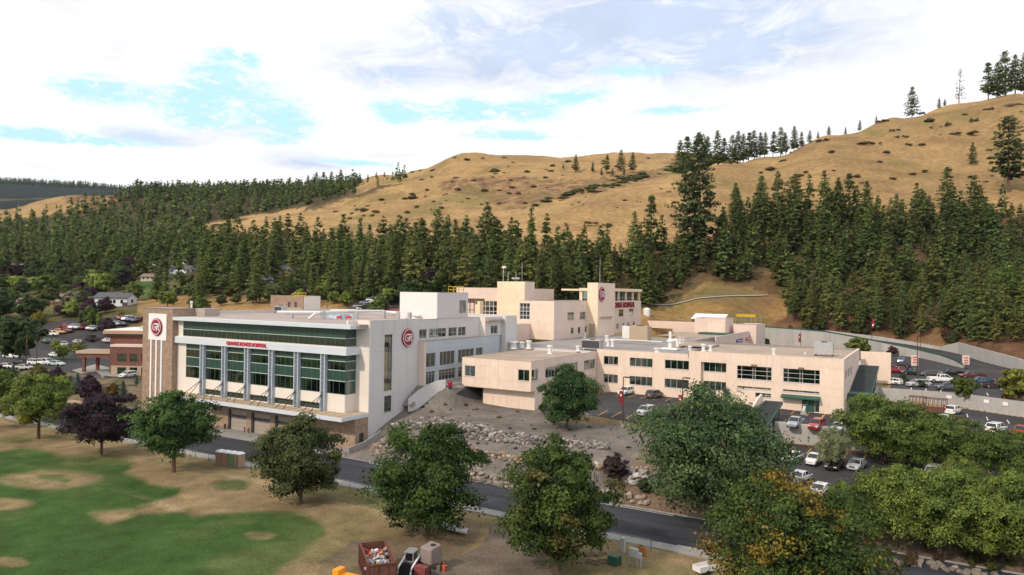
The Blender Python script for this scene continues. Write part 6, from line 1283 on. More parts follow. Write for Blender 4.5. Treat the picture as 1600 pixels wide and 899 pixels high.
# --- hill shrubs
def shrub_mesh(seed,cols,cards=260,leaf=.11,flat=.6):
    rs=np.random.default_rng(seed); d=ball_dirs(cards,rs); d[:,2]=abs(d[:,2]); lump=1+.25*np.sin(5*d[:,0]+seed)*np.cos(4*d[:,1]); c=d*(.5*lump*rs.uniform(.6,1,cards))[:,None]*np.array([1,1,flat*2*.8]); V,F=tris_cards(c,d,leaf*rs.uniform(.5,1.2,cards),.8,rs)
    cc=np.array(cols)[rs.integers(len(cols),size=cards)]*(1+.25*rs.normal(size=(cards,1))).clip(.4,1.6); fn=V+np.array([0,0,.15]); fn/=np.linalg.norm(fn,axis=1)[:,None]+1e-6; return npmesh('foliage',V,F,M['leaf'],np.repeat(cc,4,0),fn=fn)
SB=[shrub_mesh(1,[(.15,.10,.07),(.12,.085,.055)]),shrub_mesh(2,[(.15,.125,.05),(.11,.11,.04)]),shrub_mesh(3,[(.085,.10,.035),(.12,.13,.045)]),shrub_mesh(4,[(.16,.095,.07),(.12,.075,.06)])]
def cluster(seed,cols):
    rs=np.random.default_rng(seed); me=[]; VV=[];TT=[]
    for k in range(11):
        n=70; d=ball_dirs(n,rs); d[:,2]=abs(d[:,2]); c0=np.array([rs.uniform(-.42,.42),rs.uniform(-.32,.32),0]); sz=rs.uniform(.07,.17); c=c0+d*sz*np.array([1,1,1.6])*rs.uniform(.6,1,(n,1)); V,F=tris_cards(c,d,.035*rs.uniform(.5,1.2,n),.8,rs); VV.append(V); cc=np.array(cols[rs.integers(len(cols))])[None]*(1+.25*rs.normal(size=(n,1))).clip(.4,1.6); TT.append(np.repeat(cc,4,0))
    V=np.concatenate(VV); F=np.arange(len(V)).reshape(-1,4); fn=V*np.array([.3,.3,1])+np.array([0,0,.2]); fn/=np.linalg.norm(fn,axis=1)[:,None]; return npmesh('foliage',V,F,M['leaf'],np.concatenate(TT),fn=fn)
SC=[cluster(5,[(.15,.11,.06),(.11,.10,.04)]),cluster(6,[(.12,.13,.045),(.15,.10,.06)]),cluster(7,[(.10,.11,.04),(.13,.13,.05)])]
def shrub(px,py,wpx,hpx,k,label,group,wmin=200,name='shrub',color=(1,1,1),mesh=None,ridge=None):
    p=hit(px,py,wmin); w=p[0]*fw[0]+p[1]*fw[1]
    o=link(name,mesh or SB[k%4],None,(p[0],p[1],p[2]-.1),color=color); s=w/FL; o.scale=(wpx*s,wpx*s,hpx*s*1.1); o.rotation_euler=(0,0,random.uniform(0,6)); tag(o,label,'shrub',group); return o
r=np.random.default_rng(17)
for i in range(200):
    if i<90: px,py=r.uniform(640,1050),r.uniform(246,330)
    elif i<165: px,py=r.uniform(1180,1600),r.uniform(150,300)
    else: px,py=r.uniform(340,700),r.uniform(300,345)
    if i<90 and py<262 and px<700: continue
    if not 0<=px<=1600: continue
    p=hit(px,py,300)
    if p[0]*fw[0]+p[1]*fw[1]>1500: continue
    if 90<=i<165 and (py-150)<(1600-px)*.22*0+ (0 if px>1450 else (1450-px)*.25): continue
    s=r.uniform(2,6.5)*(1.6 if r.random()<.15 else 1); shrub(px,py,s*1.8,s*.8,int(r.integers(4)),'low brownish scrub bush dotted on the golden hillside','scrub bushes on the golden hills',300)
for i in range(34):
    px=r.uniform(830,1060); py=np.interp(px,[830,950,1060],[322,290,262])+r.uniform(-5,4); shrub(px,py,r.uniform(12,22),r.uniform(5,8),2,'olive green bush in the strip of brush filling the gully between the two hills','brush in the gully',450)
for i,(px,py,wp,hp,k) in enumerate([(1545,172,24,14,2),(1590,165,20,16,2),(1380,190,24,12,1),(1440,178,20,10,1),(1355,225,40,14,1),(1500,210,44,14,0),(1410,215,26,12,3),(1285,220,30,10,1),(1250,228,26,8,1),(1480,196,14,20,0),(1520,190,14,22,0),(1395,205,10,14,3),(345,352,30,8,2),(935,300,30,10,2),(925,350,30,14,3),(950,352,26,12,0),(820,318,12,14,1)]):
    shrub(px,py,wp,hp,k,'large scrub patch on the golden hillside, wider than the bushes around it','large scrub patches on the hills',300,mesh=SC[k%3])
# ================================================================== broadleaf trees
G_=dict
dk=((.028,.055,.014),(.05,.085,.02),(.016,.034,.010)); md=((.05,.09,.02),(.08,.125,.03),(.028,.055,.014)); yg=((.10,.135,.028),(.135,.17,.036),(.065,.09,.022)); ol=((.05,.065,.024),(.075,.085,.032),(.028,.04,.016)); pu=((.026,.018,.024),(.042,.026,.032),(.014,.011,.016)); bl=((.047,.083,.034),(.078,.12,.046),(.027,.05,.022)); gn=((.04,.08,.022),(.07,.12,.035),(.02,.045,.014)); sv=((.16,.18,.12),(.22,.23,.17),(.10,.12,.08))
BT={}
BT['t1']=deciduous(101,w=.98,nl=52,cards=17000,leaf=.0145,base=.24,cols=yg,accent=(.25,.22,.03),accn=.12)
BT['t2']=deciduous(102,w=1.08,nl=56,cards=18000,leaf=.0145,base=.16,cols=pu)
BT['t3']=deciduous(103,w=1.0,nl=66,cards=21000,leaf=.0125,base=.17,cols=gn,shape='broad')
BT['t4']=deciduous(104,w=1.0,nl=66,cards=22000,leaf=.0125,base=.05,cols=ol,shape='broad')
BT['t5']=deciduous(105,w=1.1,nl=76,cards=28000,leaf=.011,base=.05,cols=dk,shape='round')
BT['t6']=deciduous(106,w=.9,nl=86,cards=30000,leaf=.0095,base=.06,cols=((.035,.06,.014),(.06,.085,.02),(.018,.035,.010)),accent=(.10,.085,.03),accn=.1,shape='broad')
BT['t7']=deciduous(107,w=1.2,nl=105,cards=36000,leaf=.0095,base=.05,cols=bl,shape='broad')
BT['t8']=deciduous(108,w=1.2,nl=115,cards=40000,leaf=.009,base=.1,cols=((.035,.06,.015),(.06,.09,.022),(.02,.038,.011)),accent=(.18,.12,.02),accn=.22,shape='round')
BT['lo']=deciduous(109,w=1.25,nl=72,cards=24000,leaf=.0125,base=.14,cols=yg,shape='broad'); BT['lo2']=deciduous(110,w=1.3,nl=72,cards=24000,leaf=.0125,base=.12,cols=((.075,.11,.026),(.11,.145,.034),(.048,.07,.02)),shape='round')
BT['sm']=deciduous(111,w=.95,nl=26,cards=2600,leaf=.04,base=.12,cols=((.8,.8,.8),(1,1,1),(.6,.6,.6))); BT['sm2']=deciduous(112,w=1.1,nl=30,cards=2800,leaf=.04,base=.05,cols=((.8,.8,.8),(1,1,1),(.6,.6,.6)),shape='broad')
BT['pop']=deciduous(113,w=.3,nl=16,cards=1800,leaf=.03,base=.05,cols=((.8,.8,.8),(1,1,1),(.6,.6,.6)))
def tree(k,px,py,hp,label,wp=None,col=(1,1,1),wmin=50,z=None,cat='tree',group=None,name='broadleaf_tree',wx=1.,rz=None):
    p=hit(px,py,wmin) if z is None else at(px,py,z); w=p[0]*fw[0]+p[1]*fw[1]; h=hp*w/FL
    return plant(name,label,cat,p,h,BT[k],rz=rz,color=col,wx=wx,group=group)
tree('t1',60,686,104,'yellow-green tree, first full tree from the left in the row along the lawn'); tree('t1',-4,668,92,'green tree cut by the left edge of the picture',col=(.8,.85,.8))
tree('t2',158,711,100,'dark purple-leaved tree, second in the row along the lawn'); tree('t3',271,738,130,'dark green tree in front of the brick tower corner, third in the row')
tree('t4',469,787,145,'olive green tree in front of the garage doors, fourth in the row',wx=.98); tree('t5',668,834,176,'large dark green tree between the road and the rusty container, fifth in the row',wx=.98)
tree('t6',872,892,218,'very large green tree in the lower middle, right of the gravel drive',wx=.98)
tree('t7',1108,806,206,'huge blue-green tree hiding part of the front car park',wx=.98); 
tree('t8',1232,985,242,'big dark tree with orange-yellow leaf tips at the bottom right of centre',wx=.98)
tree('lo2',1378,722,108,'broad green tree in front of the right end of the long wing',wx=1.05); tree('lo',1300,735,70,'slim pale silver-green tree by the lowest car park wall',col=(1.5,1.3,3.2),wx=.6)
tree('lo2',1480,738,92,'yellow-green tree before the white SUV and the retaining wall'); tree('lo2',1572,752,82,'green tree at the right edge above the lowest car park',col=(.85,.9,.85),wx=1.05); tree('lo2',1430,735,80,'green tree between the two broad trees before the retaining wall',col=(.8,.85,.8))
for i,(px,py,hp,l) in enumerate([(1338,838,88,'yellow-green tree behind the orange-tipped tree'),(1400,857,138,'yellow-green tree on the bank, left of the group at the lower right'),(1470,868,142,'yellow-green tree in the middle of the lower right group'),(1548,884,146,'yellow-green tree with a visible trunk at the lower right'),(1618,895,160,'yellow-green tree cut by the lower right edge'),(1500,800,90,'green tree behind the lower right group')]): tree('lo' if i%2 else 'lo2',px,py,hp*(.94 if i%2 else 1.0),l,wx=.84,col=(1,1,1) if i%2 else (1.1,1.1,1.05),group='trees on the right bank')
# conifer by the overhanging wing, spruces
SPR=pine(61,nb=230,cl=34,size=.020,R0=.42,h0=.02,power=.62,gap=.12,cols=((.045,.085,.035),(.065,.11,.045),(.028,.055,.024)))
SPB=pine(62,nb=190,cl=22,size=.022,R0=.26,h0=.03,power=.9,gap=.05,cols=((.11,.15,.14),(.15,.19,.18),(.07,.10,.09)))
tree('t4',886,670,106,'bushy green tree in front of the side of the overhanging cream wing',wx=.88,col=(.75,1.15,1.1)); pine_at(1136,668,64,SPB,'pointed blue-grey spruce behind the huge green tree',wx=1.5,col=(.6,.65,.6),wmin=60); pine_at(1112,668,60,SPB,'smaller blue-grey spruce left of the pointed one',wx=1.6,col=(.5,.55,.5),wmin=60)
for px,py,hp,l in ((108,618,32,'blue spruce on the left bank, left of a close pair'),(120,613,32,'blue spruce on the left bank, right of a close pair'),(192,629,36,'blue spruce beside the block wall left of the brick tower'),(21,602,34,'blue spruce at the far left below the white cars'),(213,600,14,'tiny blue spruce by the clinic car park')): pine_at(px,py,hp,SPB,l,wx=1.25,col=(.6,.65,.6),wmin=60)
P_=(.05,.03,.04); g1=(.085,.125,.036); g2=(.17,.22,.05); g3=(.065,.075,.032); g4=(.045,.07,.028); s1=(.19,.20,.13); y1=(.17,.15,.03); r1=(.20,.09,.03)
SM=[('sm2',140,630,44,P_,'purple bushy tree above the left road bend'),('sm2',86,608,34,P_,'purple bush on the left bank by the white SUVs'),('sm2',5,610,40,P_,'dark purple bush at the left picture edge'),('sm2',30,612,26,P_,'low purple bush right of the far left spruce'),('sm2',60,600,32,(.12,.11,.04),'yellowish shrub above the yellow-green tree'),('sm2',176,622,24,(.14,.09,.03),'orange-brown shrub near the blue spruce'),('sm',30,568,82,g4,'big round dark green tree in the left car park'),('sm',98,562,26,g2,'bright green round bush in the left car park'),('sm',86,548,18,g2,'small bright green tree between the car rows'),('sm2',122,556,22,(.16,.17,.04),'yellow-green shrub left of the clinic canopy'),
('sm',153,466,44,g2,'bright green round tree behind the white house'),('sm',26,458,30,g2,'lime green tree at the upper left'),('sm',72,462,36,g1,'green tree left of centre in the far left gardens'),('sm',118,480,28,s1,'silver-leaved tree left of the white house'),('sm',145,483,22,s1,'smaller silver-leaved tree next to the white house'),('sm2',170,527,30,P_,'large round purple tree at the edge of the left car park'),('pop',125,512,26,g1,'slim poplar, left of three'),('pop',139,513,26,g2,'slim poplar, middle of three'),('pop',153,512,24,g2,'slim poplar, right of three'),('sm2',140,508,30,g1,'green tree behind the slim poplars'),('sm2',60,508,22,y1,'yellow shrub at the back of the left car park'),('sm2',45,500,40,g4,'dark green tree behind the left car park'),('sm2',0,500,50,g4,'dark tree at the left edge, upper'),('sm2',108,492,26,P_,'purple-brown shrubs below the white house'),('sm2',165,490,26,P_,'dark purple tree in front of the white house'),('sm2',186,478,18,g3,'olive shrub by the white house garage'),('sm2',210,470,30,(.11,.14,.035),'yellow-green willow right of the white house'),('sm2',190,498,12,y1,'small yellow shrub on the grey slope'),('sm2',100,450,30,g3,'olive tree among the left gardens'),('sm2',125,445,34,g3,'dark olive tree among the left gardens'),('sm',185,450,36,g4,'dark green tree uphill from the white house'),('sm2',50,440,26,g4,'dark tree uphill at the left'),
('sm2',314,492,30,g1,'round green bush beyond the left end of the roof'),('sm2',300,480,16,g3,'small olive bush beyond the roof'),('sm2',345,478,18,g3,'olive bush on the dry grass beyond the roof'),('sm2',270,476,16,(.16,.14,.04),'yellowish bush beyond the brick tower'),('sm2',592,494,34,g1,'broad green tree left of the dark red shed beyond the roof'),('sm2',575,462,30,(.08,.11,.03),'green tree near the far red house'),('sm2',612,470,36,g4,'dark green tree beyond the roof'),('sm2',640,478,44,g4,'dark green tree left of the white penthouse'),('sm2',655,470,40,g1,'green tree behind the white penthouse'),('sm2',690,468,44,g1,'large green tree behind the white penthouse, middle'),('sm2',718,466,48,g4,'large dark green tree right of the white penthouse'),('sm2',745,462,44,g1,'green tree left of the square cream tower'),('sm2',672,452,34,P_,'dark purple tree below the timber-gabled house'),('sm2',760,452,40,g4,'dark tree behind the square cream tower'),('sm2',480,414,32,(.08,.13,.13),'bluish tree in the wood beyond the roof'),('sm2',535,408,34,g1,'bright green tree amid the pines'),('sm2',630,400,22,(.22,.2,.03),'yellow tree on the edge of the golden hill'),('sm',560,470,26,(.10,.11,.03),'olive-yellow tree near the far street'),('sm',460,484,20,g3,'olive tree behind the brick lift housing'),
('sm',1507,627,42,(.075,.10,.025),'round green tree with reddish top in the upper car park'),('sm',1592,632,62,(.14,.15,.03),'spreading yellow-green tree at the right edge of the upper car park'),('sm2',1395,556,16,(.10,.035,.045),'low maroon tree before the curved retaining wall'),('sm2',1378,552,12,(.10,.035,.045),'maroon shrub left of the low maroon tree'),('sm2',849,646,18,(.05,.085,.025),'clipped green bush at the corner of the cream lower wall'),('sm2',960,752,44,(.055,.035,.035),'purple-brown shrub behind the very large tree'),('sm2',1005,770,24,g4,'green shrub at the foot of the huge tree'),('sm2',865,664,20,(.08,.075,.045),'brownish shrub below the conifer'),('sm2',1570,470,60,(.08,.13,.025),'bright green tree at the foot of the right wood'),('sm2',1590,520,46,(.05,.09,.025),'green bushy tree by the upper right retaining wall'),('sm2',1225,560,12,g4,'dark shrub by the emergency wing'),('sm2',1194,546,20,g4,'dark shrub at the corner of the emergency wing'),('sm2',1410,600,16,g4,'dark hedge plant over the retaining wall, left'),('sm2',1385,598,14,g4,'dark hedge plant near the stair'),('sm2',1440,606,12,g4,'hedge plant over the retaining wall, right'),('sm',1000,860,10,g4,'weedy green shrub near the grey boxes')]
for k,px,py,hp,c,l in SM: tree(k,px,py,hp,l,col=c,wmin=60 if py>540 else 200,name='shrub' if hp<=26 else 'broadleaf_tree',cat='shrub' if hp<=26 else 'tree')
tree('sm',1340,561,38,'small round lime tree at the corner of the screen wall',col=(.11,.14,.03),z=9.0)
r=np.random.default_rng(31)
def tree_label(px,py,c,i):
    t='purple-brown' if c[0]>c[1] else 'yellowish green' if c[1]>.085 else 'dark green' if c[1]<.06 else 'mid green'; lm=min(LM,key=lambda q:abs(q[0]-px))[1]; d='low down' if py>478 else 'halfway' if py>455 else 'higher up'
    s=f"{t} {'round' if i%2==0 else 'spreading'} tree {d}, {lm}"
    if s in _pl: s=f"{'small' if i%3==0 else 'wide' if i%3==1 else 'narrow'} {s}"
    _pl[s]=1; return s
for i in range(230):  # small garden trees filling the left valley and the belt behind the roofs
    if i<165: px,py=r.uniform(-20,235),r.uniform(425,500)
    else: px,py=r.uniform(400,780),r.uniform(436,474)
    if 150<px<212 and 455<py<500: continue
    if any(abs(px-a)<b and -4<py-c_<24 for a,b,c_ in ((181,34,462),(41,18,470),(92,12,465),(50,16,434),(285,26,420),(410,12,438),(455,16,424),(541,10,420),(586,28,425),(646,30,420),(236,16,434))): continue
    if 205<px and py>455 and i<165: continue
    c=np.array([g1,g3,g4,g4,(.07,.09,.03),P_,g2,s1,(.09,.11,.04)][r.integers(9)])*r.uniform(.8,1.25)
    tree(['sm','sm2'][i%2],px,py,r.uniform(14,30),tree_label(px,py,c,i),col=tuple(c),wmin=230,group='garden trees in the left valley' if i<165 else 'leafy trees behind the roofs')
for i in range(46):
    px=r.uniform(240,640); py=r.uniform(446,480)
    if any(abs(px-a)<b and -4<py-c_<24 for a,b,c_ in ((285,26,420),(410,14,438),(455,18,424),(541,10,420),(586,28,425))): continue
    c=np.array([g1,g2,(.09,.11,.04),(.11,.13,.035)][r.integers(4)])*r.uniform(.8,1.2); tree(['sm','sm2'][i%2],px,py,r.uniform(14,30),tree_label(px,py,c,i),col=tuple(c),wmin=230,group='broadleaf trees beyond the glass wing')
for i in range(34):
    px=r.uniform(1235,1600); py=r.uniform(500,530)+max(0,px-1400)*.12
    tree('sm2',px,py,r.uniform(8,20),'low brownish green undergrowth bush at the foot of the pine slope',col=tuple(np.array([(.07,.08,.025),(.09,.06,.035),(.06,.07,.03)][i%3])*r.uniform(.8,1.2)),wmin=260,group='undergrowth at the foot of the pine slope',name='shrub',cat='shrub')
for i in range(18):
    px=r.uniform(1290,1600); py=r.uniform(842,880)+(px-1290)*.06
    tree('sm2',px,py,r.uniform(10,22),'scrubby bush on the shaded bank below the yellow-green trees',col=tuple(np.array([(.05,.06,.02),(.08,.055,.03)][i%2])*r.uniform(.8,1.2)),wmin=50,group='scrub on the right bank',name='shrub',cat='shrub')
YS=[shrub_mesh(11,[(.04,.025,.025),(.06,.035,.03)],90,.2),shrub_mesh(12,[(.08,.09,.03),(.11,.11,.04)],90,.2),shrub_mesh(13,[(.05,.04,.03),(.08,.07,.03)],90,.2)]
for i,(px,py,s) in enumerate(SPOTS):
    if s: shrub(px,py,s,s*.7,0,'young dark shrub planted in rows on the grey gravel slope','young shrubs on the gravel slope',60,'young_shrub',mesh=YS[i%3])
# ================================================================== houses
def house(px,py,L_,Wd,h,rh,rz,wallc,roofm,label,wmin=220,wins=3,gable_w=True,door=True,z=None,scale=1):
    p=hit(px,py,wmin) if z is None else at(px,py,z); t=thing('house',label,'house',(p[0],p[1],p[2]-.4),R(rz)); t.scale=(scale,)*3
    mb=MB(); mb.add([(-L_/2,-Wd/2,-2),(L_/2,-Wd/2,-2),(L_/2,Wd/2,-2),(-L_/2,Wd/2,-2),(-L_/2,-Wd/2,h),(L_/2,-Wd/2,h),(L_/2,Wd/2,h),(-L_/2,Wd/2,h),(-L_/2,0,h+rh),(L_/2,0,h+rh)],[(0,1,5,4),(2,3,7,6),(1,2,6,9,5),(3,0,4,8,7),(0,3,2,1)]); mb.build('wall',M['white_house'],t,color=wallc)
    mb=MB(); e=.6
    for s in (-1,1): mb.add([(-L_/2-e,s*(Wd/2+e),h-e*rh/(Wd/2)),(L_/2+e,s*(Wd/2+e),h-e*rh/(Wd/2)),(L_/2+e,0,h+rh),(-L_/2-e,0,h+rh),(-L_/2-e,s*(Wd/2+e),h-e*rh/(Wd/2)+.25),(L_/2+e,s*(Wd/2+e),h-e*rh/(Wd/2)+.25),(L_/2+e,0,h+rh+.25),(-L_/2-e,0,h+rh+.25)],[(0,3,2,1),(4,5,6,7),(0,1,5,4),(1,2,6,5),(2,3,7,6),(3,0,4,7)])
    rf=mb.build('roof',roofm,t); MB().box(L_*.2,L_*.2+.8,-.4,.4,h+rh*.4,h+rh+.9).build('chimney',M['redbrick'],rf)
    for i in range(wins):
        x=-L_/2+L_*(i+.7)/(wins+.4); f=MB().box(x-.7,x+.7,-Wd/2-.06,-Wd/2,h*.35,h*.8).build('window',M['signwhite'],t); MB().box(x-.6,x+.6,-Wd/2-.09,-Wd/2-.06,h*.38,h*.77).build('pane',M['carglass'],f)
        if i==0: f=MB().box(L_/2,L_/2+.06,-1.0,1.0,h*.4,h*.85).build('window',M['signwhite'],t); MB().box(L_/2+.06,L_/2+.09,-.85,.85,h*.44,h*.82).build('pane',M['carglass'],f)
    if door: MB().box(L_*.36,L_*.36+2.4,-Wd/2-.07,-Wd/2,-.5,2.1).build('garage_door',M['dkframe'],t)
    return t
house(181,478,15,8,4.2,2.0,28,(.62,.66,.72),M['shingle'],'white house with a dark roof, white gable end and garage on the left hillside',wins=4)
house(41,480,8,7,3,1.6,30,(.32,.34,.38),M['shingleb'],'small grey-blue house with a brown roof at the far left'); house(92,470,6,5,2.6,1.2,30,(.5,.42,.3),M['shingleb'],'small tan roofed house left of the silver tree'); house(50,440,9,6,2.5,1.5,30,(.5,.4,.36),M['shingleb'],'pinkish house among lime trees at the upper left'); house(38,420,18,6,2.5,1.2,30,(.6,.65,.7),M['roofg'],'long pale roof far up the left slope')
house(236,438,10,6,2.6,1.6,20,(.5,.42,.38),M['shingleb'],'low tan house on the green lawn under the pines'); house(285,426,16,7,2.8,2.0,15,(.75,.76,.78),M['shingle'],'white house amid pines above the left of the roof'); house(250,415,8,6,2.6,1.6,15,(.7,.7,.7),M['shingle'],'small pale house amid pines, left of the white house'); house(296,412,8,5,2.4,1.8,15,(.6,.5,.5),M['shingle'],'small grey roofed house above the white house in the pines')
house(410,443,9,7,3.6,1.4,15,(.45,.52,.62),M['shingle'],'pale blue house between pines beyond the roof'); house(412,427,8,6,2.8,1.8,15,(.18,.06,.04),M['shingle'],'dark red-brown house above the pale blue one'); house(455,428,13,7,3,2,15,(.3,.2,.16),M['shingle'],'brown house with a long grey roof beyond the pines')
house(541,424,8,5,2.8,1.5,10,(.78,.78,.8),M['shingle'],'small white house between pines'); house(578,434,12,7,3,2.4,18,(.26,.13,.10),M['shingle'],'brownish house with grey roof left of the dark red house'); house(594,438,8,8,3.4,2.6,-50,(.17,.04,.03),M['shingle'],'dark red gabled house in the trees')
house(646,432,10,9,4.8,4.2,-62,(.26,.16,.11),M['shingle'],'brown timber house with a steep gable and tall white-framed windows',door=False,wins=2); house(665,434,9,6,2.6,1.5,20,(.4,.32,.3),M['shingleb'],'low wing with a pinkish-brown roof right of the steep gabled house'); house(685,413,12,4,1.8,.6,5,(.6,.5,.4),M['concrete'],'low pale wall-like building on the dry hill'); house(620,497,9,6,1.6,2.2,5,(.22,.05,.04),mat('dark_red_roof',(.16,.05,.04),.8,ns=2,amt=.2),'dark red roofed shed just beyond the flat roof'); house(685,439,3,3,2,.8,0,(.8,.8,.82),M['signwhite'],'tiny white shed in the trees',door=False,wins=1)
# ================================================================== red-brown clinic on the left
_c=at(171,584,7.0); CLN=thing('clinic_building','red-brown clinic with a pale flat roof and dark windows, left of the brick sign tower','building',(_c[0],_c[1],6.6),R(30.3)); k_=.170
def cu(px): return (px-171)*k_
def cz(py): return .4+(584-py)*k_
_uw=[(cu(192.5),cu(206),cz(562.5),cz(551)),(cu(211.5),cu(223),cz(562.5),cz(551)),(cu(229),cu(241),cz(562.5),cz(551))]; _lw=[(a,b,cz(582.5),cz(572)) for a,b,_x,_y in _uw]
facade(CLN,'F',-3.,cu(183),cu(250),cz(569.5),cz(541),M['redbrick'],_uw,panel=False); facade(CLN,'F',-3.,cu(183),cu(250),0,cz(569.5),M['tanwall'],_lw,panel=False,name='base_wall')
for h in _uw+_lw: window(CLN,'F',-3.,*h,nu=2,mt=M['dkframe'])
MB().box(cu(183),cu(183)+.3,-2.65,0,0,cz(541)).build('side_wall',M['redbrick'],CLN); MB().box(cu(182),cu(250),-3.2,0,cz(541),cz(537.5)).build('cornice',M['pink'],CLN)
MB().box(cu(171),cu(250),0,13,0,cz(525)).build('tall_block_wall',M['redbrick'],CLN); MB().box(cu(167),cu(252),-.8,14,cz(525),cz(522)).build('eaves_band',M['dkframe'],CLN); MB().box(cu(163.5),cu(253),-1.2,14.5,cz(522),cz(517)).build('cornice',mat('tan_cornice',(.42,.28,.2),.8),CLN); MB().box(cu(165),cu(252),-.9,14,cz(517),cz(515.8)).build('roof',M['offwhite'],CLN); MB().box(cu(205),cu(214),4,6,cz(515.8),cz(511)).build('roof_unit',M['metal'],CLN)
PC=thing('porte_cochere','red-brown flat entrance canopy on square columns reaching out to the left of the clinic','canopy',(_c[0],_c[1],6.6),R(30.3))
MB().box(cu(117),cu(170),1,7,cz(560),cz(554)).build('beam',M['redbrick'],PC); MB().box(cu(115.5),cu(170.5),.7,7.3,cz(554),cz(550)).build('roof_edge',mat('canopy_edge',(.5,.38,.27),.8),PC); MB().box(cu(116),cu(170),.9,7.1,cz(550),cz(549.5)).build('roof',M['rooft'],PC)
for a,b in ((124,1.2),(129,6)): MB().box(cu(a),cu(a)+.7,b,b+.7,0,cz(560)).build('column',M['redbrick'],PC)
drape('parking_lot',[(-30,592),(170,592),(225,586),(225,560),(175,520),(218,503),(225,495),(160,497),(100,500),(50,515),(-30,545)],M['asphalt'],.12,5)
drape('parking_lot',[(95,626),(120,609),(165,601),(224,607),(224,592),(120,592),(60,592),(20,596)],M['asphalt'],.10,4)
drape('street',[(540,495),(600,465),(612,462),(640,495)],M['asphalt'],.3,4); drape('pavement',[(112,580),(150,570),(186,580),(186,590),(160,592),(150,582),(125,586)],M['concrete'],.2,2)
drape('street',[(1010,475),(1090,467),(1200,461.5),(1200,463),(1090,468.5),(1010,476.5)],M['curb'],.5,3)
for px0,px1,yt,yb,l in ((204,224,607,627,'tan block retaining wall just left of the brick tower'),(95,132,623,640,'mottled low block wall above the road at the left')):
    a=hit(px0,yb,60); b=hit(px1,yb+ (2 if px0>200 else 6),60); w=a[0]*fw[0]+a[1]*fw[1]; hh_=(yb-yt)*w/FL; wall_poly('block_wall',l,[(a[0],a[1]),(b[0],b[1])],float(a[2])-.5,[a[2]+hh_,b[2]+hh_],.5,M['tanwall'])
p=hit(200,625,60); t=thing('utility_box','green utility box on the bank left of the tower','utility box',tuple(p)); MB().box(-1,1,-.8,.8,0,1.4).build('cabinet',M['green'],t); MB().box(-1.1,1.1,-.9,.9,1.4,1.5).build('lid',M['green'],t)
# ================================================================== things on the field side
def potty(px,py,col,label):
    p=at(px,py,0); t=thing('portable_toilet',label,'portable toilet',(p[0],p[1],0.02),0,'portable toilets by the road'); MB().box(-.62,.62,-.62,.62,0,2.15).build('cabin',M['potty'],t,color=col)
    MB().box(-.42,.42,-.66,-.62,.12,1.95).build('door',M['potty'],t,color=tuple(c*.8 for c in col)); MB().add([(-.68,-.68,2.15),(.68,-.68,2.15),(.68,.68,2.15),(-.68,.68,2.15),(-.45,-.45,2.42),(.45,-.45,2.42),(.45,.45,2.42),(-.45,.45,2.42)],[(0,3,2,1),(4,5,6,7),(0,1,5,4),(1,2,6,5),(2,3,7,6),(3,0,4,7)]).build('roof',M['signwhite'],t)
for i in range(4): potty(345+i*9.6,725.5+i*1.3,[(.30,.19,.13),(.32,.2,.14),(.14,.24,.12),(.34,.23,.16)][i],['leftmost brown portable toilet with a white roof','second brown portable toilet, left of the green one','green portable toilet in the row of four','rightmost tan portable toilet with a white roof'][i])
# rusty roll-off container
p=at(597,921,0); _q=at(580,881,0); RC=thing('waste_container','rusty open roll-off container heaped with rubbish','waste container',(p[0],p[1],0),math.atan2(_q[1]-p[1],_q[0]-p[0])-R(90)); l_=6.6; w_=2.7; h_=2.6
for nm,b in (('side_panel',(-w_/2,-w_/2+.1,0,l_,.2,h_)),('side_panel',(w_/2-.1,w_/2,0,l_,.2,h_)),('end_panel',(-w_/2+.1,w_/2-.1,0,.1,.2,h_)),('end_panel',(-w_/2+.1,w_/2-.1,l_-.1,l_,.2,h_)),('floor',(-w_/2,w_/2,0,l_,.1,.2))):
    MB().box(*b).build(nm,M['rust'],RC)
mb=MB()
for k in range(9): y=.4+k*.8; mb.box(-w_/2-.1,-w_/2,y-.07,y+.07,.2,h_); mb.box(w_/2,w_/2+.1,y-.07,y+.07,.2,h_)
for x in (-1.5,-.5,.5,1.5): mb.box(x-.06,x+.06,-.1,0,.2,h_)
mb.box(-w_/2-.12,w_/2+.12,-.12,.0,h_-.12,h_).box(-w_/2-.12,-w_/2+.1,0,l_,h_,h_+.1).box(w_/2-.1,w_/2+.12,0,l_,h_,h_+.1); mb.build('rib',M['rust'],RC)
r=np.random.default_rng(12)
RBM=[mat('rubbish_red',(.5,.09,.06),.7),mat('rubbish_white',(.6,.62,.66),.6),mat('rubbish_grey',(.28,.27,.27),.7),mat('rubbish_tan',(.34,.25,.17),.8),M['yellow'],mat('rubbish_blue',(.18,.25,.38),.6)]
for mi in range(6):
    mb=MB()
    for k in range((26,34,34,16,2,8)[mi]):
        x=r.uniform(-1.1,1.1); y=r.uniform(4.0,5.6) if mi==0 else r.uniform(1.0,4.8); z=1.35+.25*y*.5+r.uniform(-.2,.35); a=Vector((r.normal(),r.normal(),r.normal()*.4)).normalized()*r.uniform(.15,.75); mb.tube((x,y,z),(x+a.x,y+a.y,z+a.z),r.uniform(.06,.22),r.uniform(.05,.2),5)
    o=mb.build('rubbish',RBM[mi]); o.location=RC.location; o.rotation_euler=RC.rotation_euler; tag(o,['red','white','grey','tan','yellow','blue'][mi]+' rubbish heaped inside the rusty container','rubbish',kind='stuff')
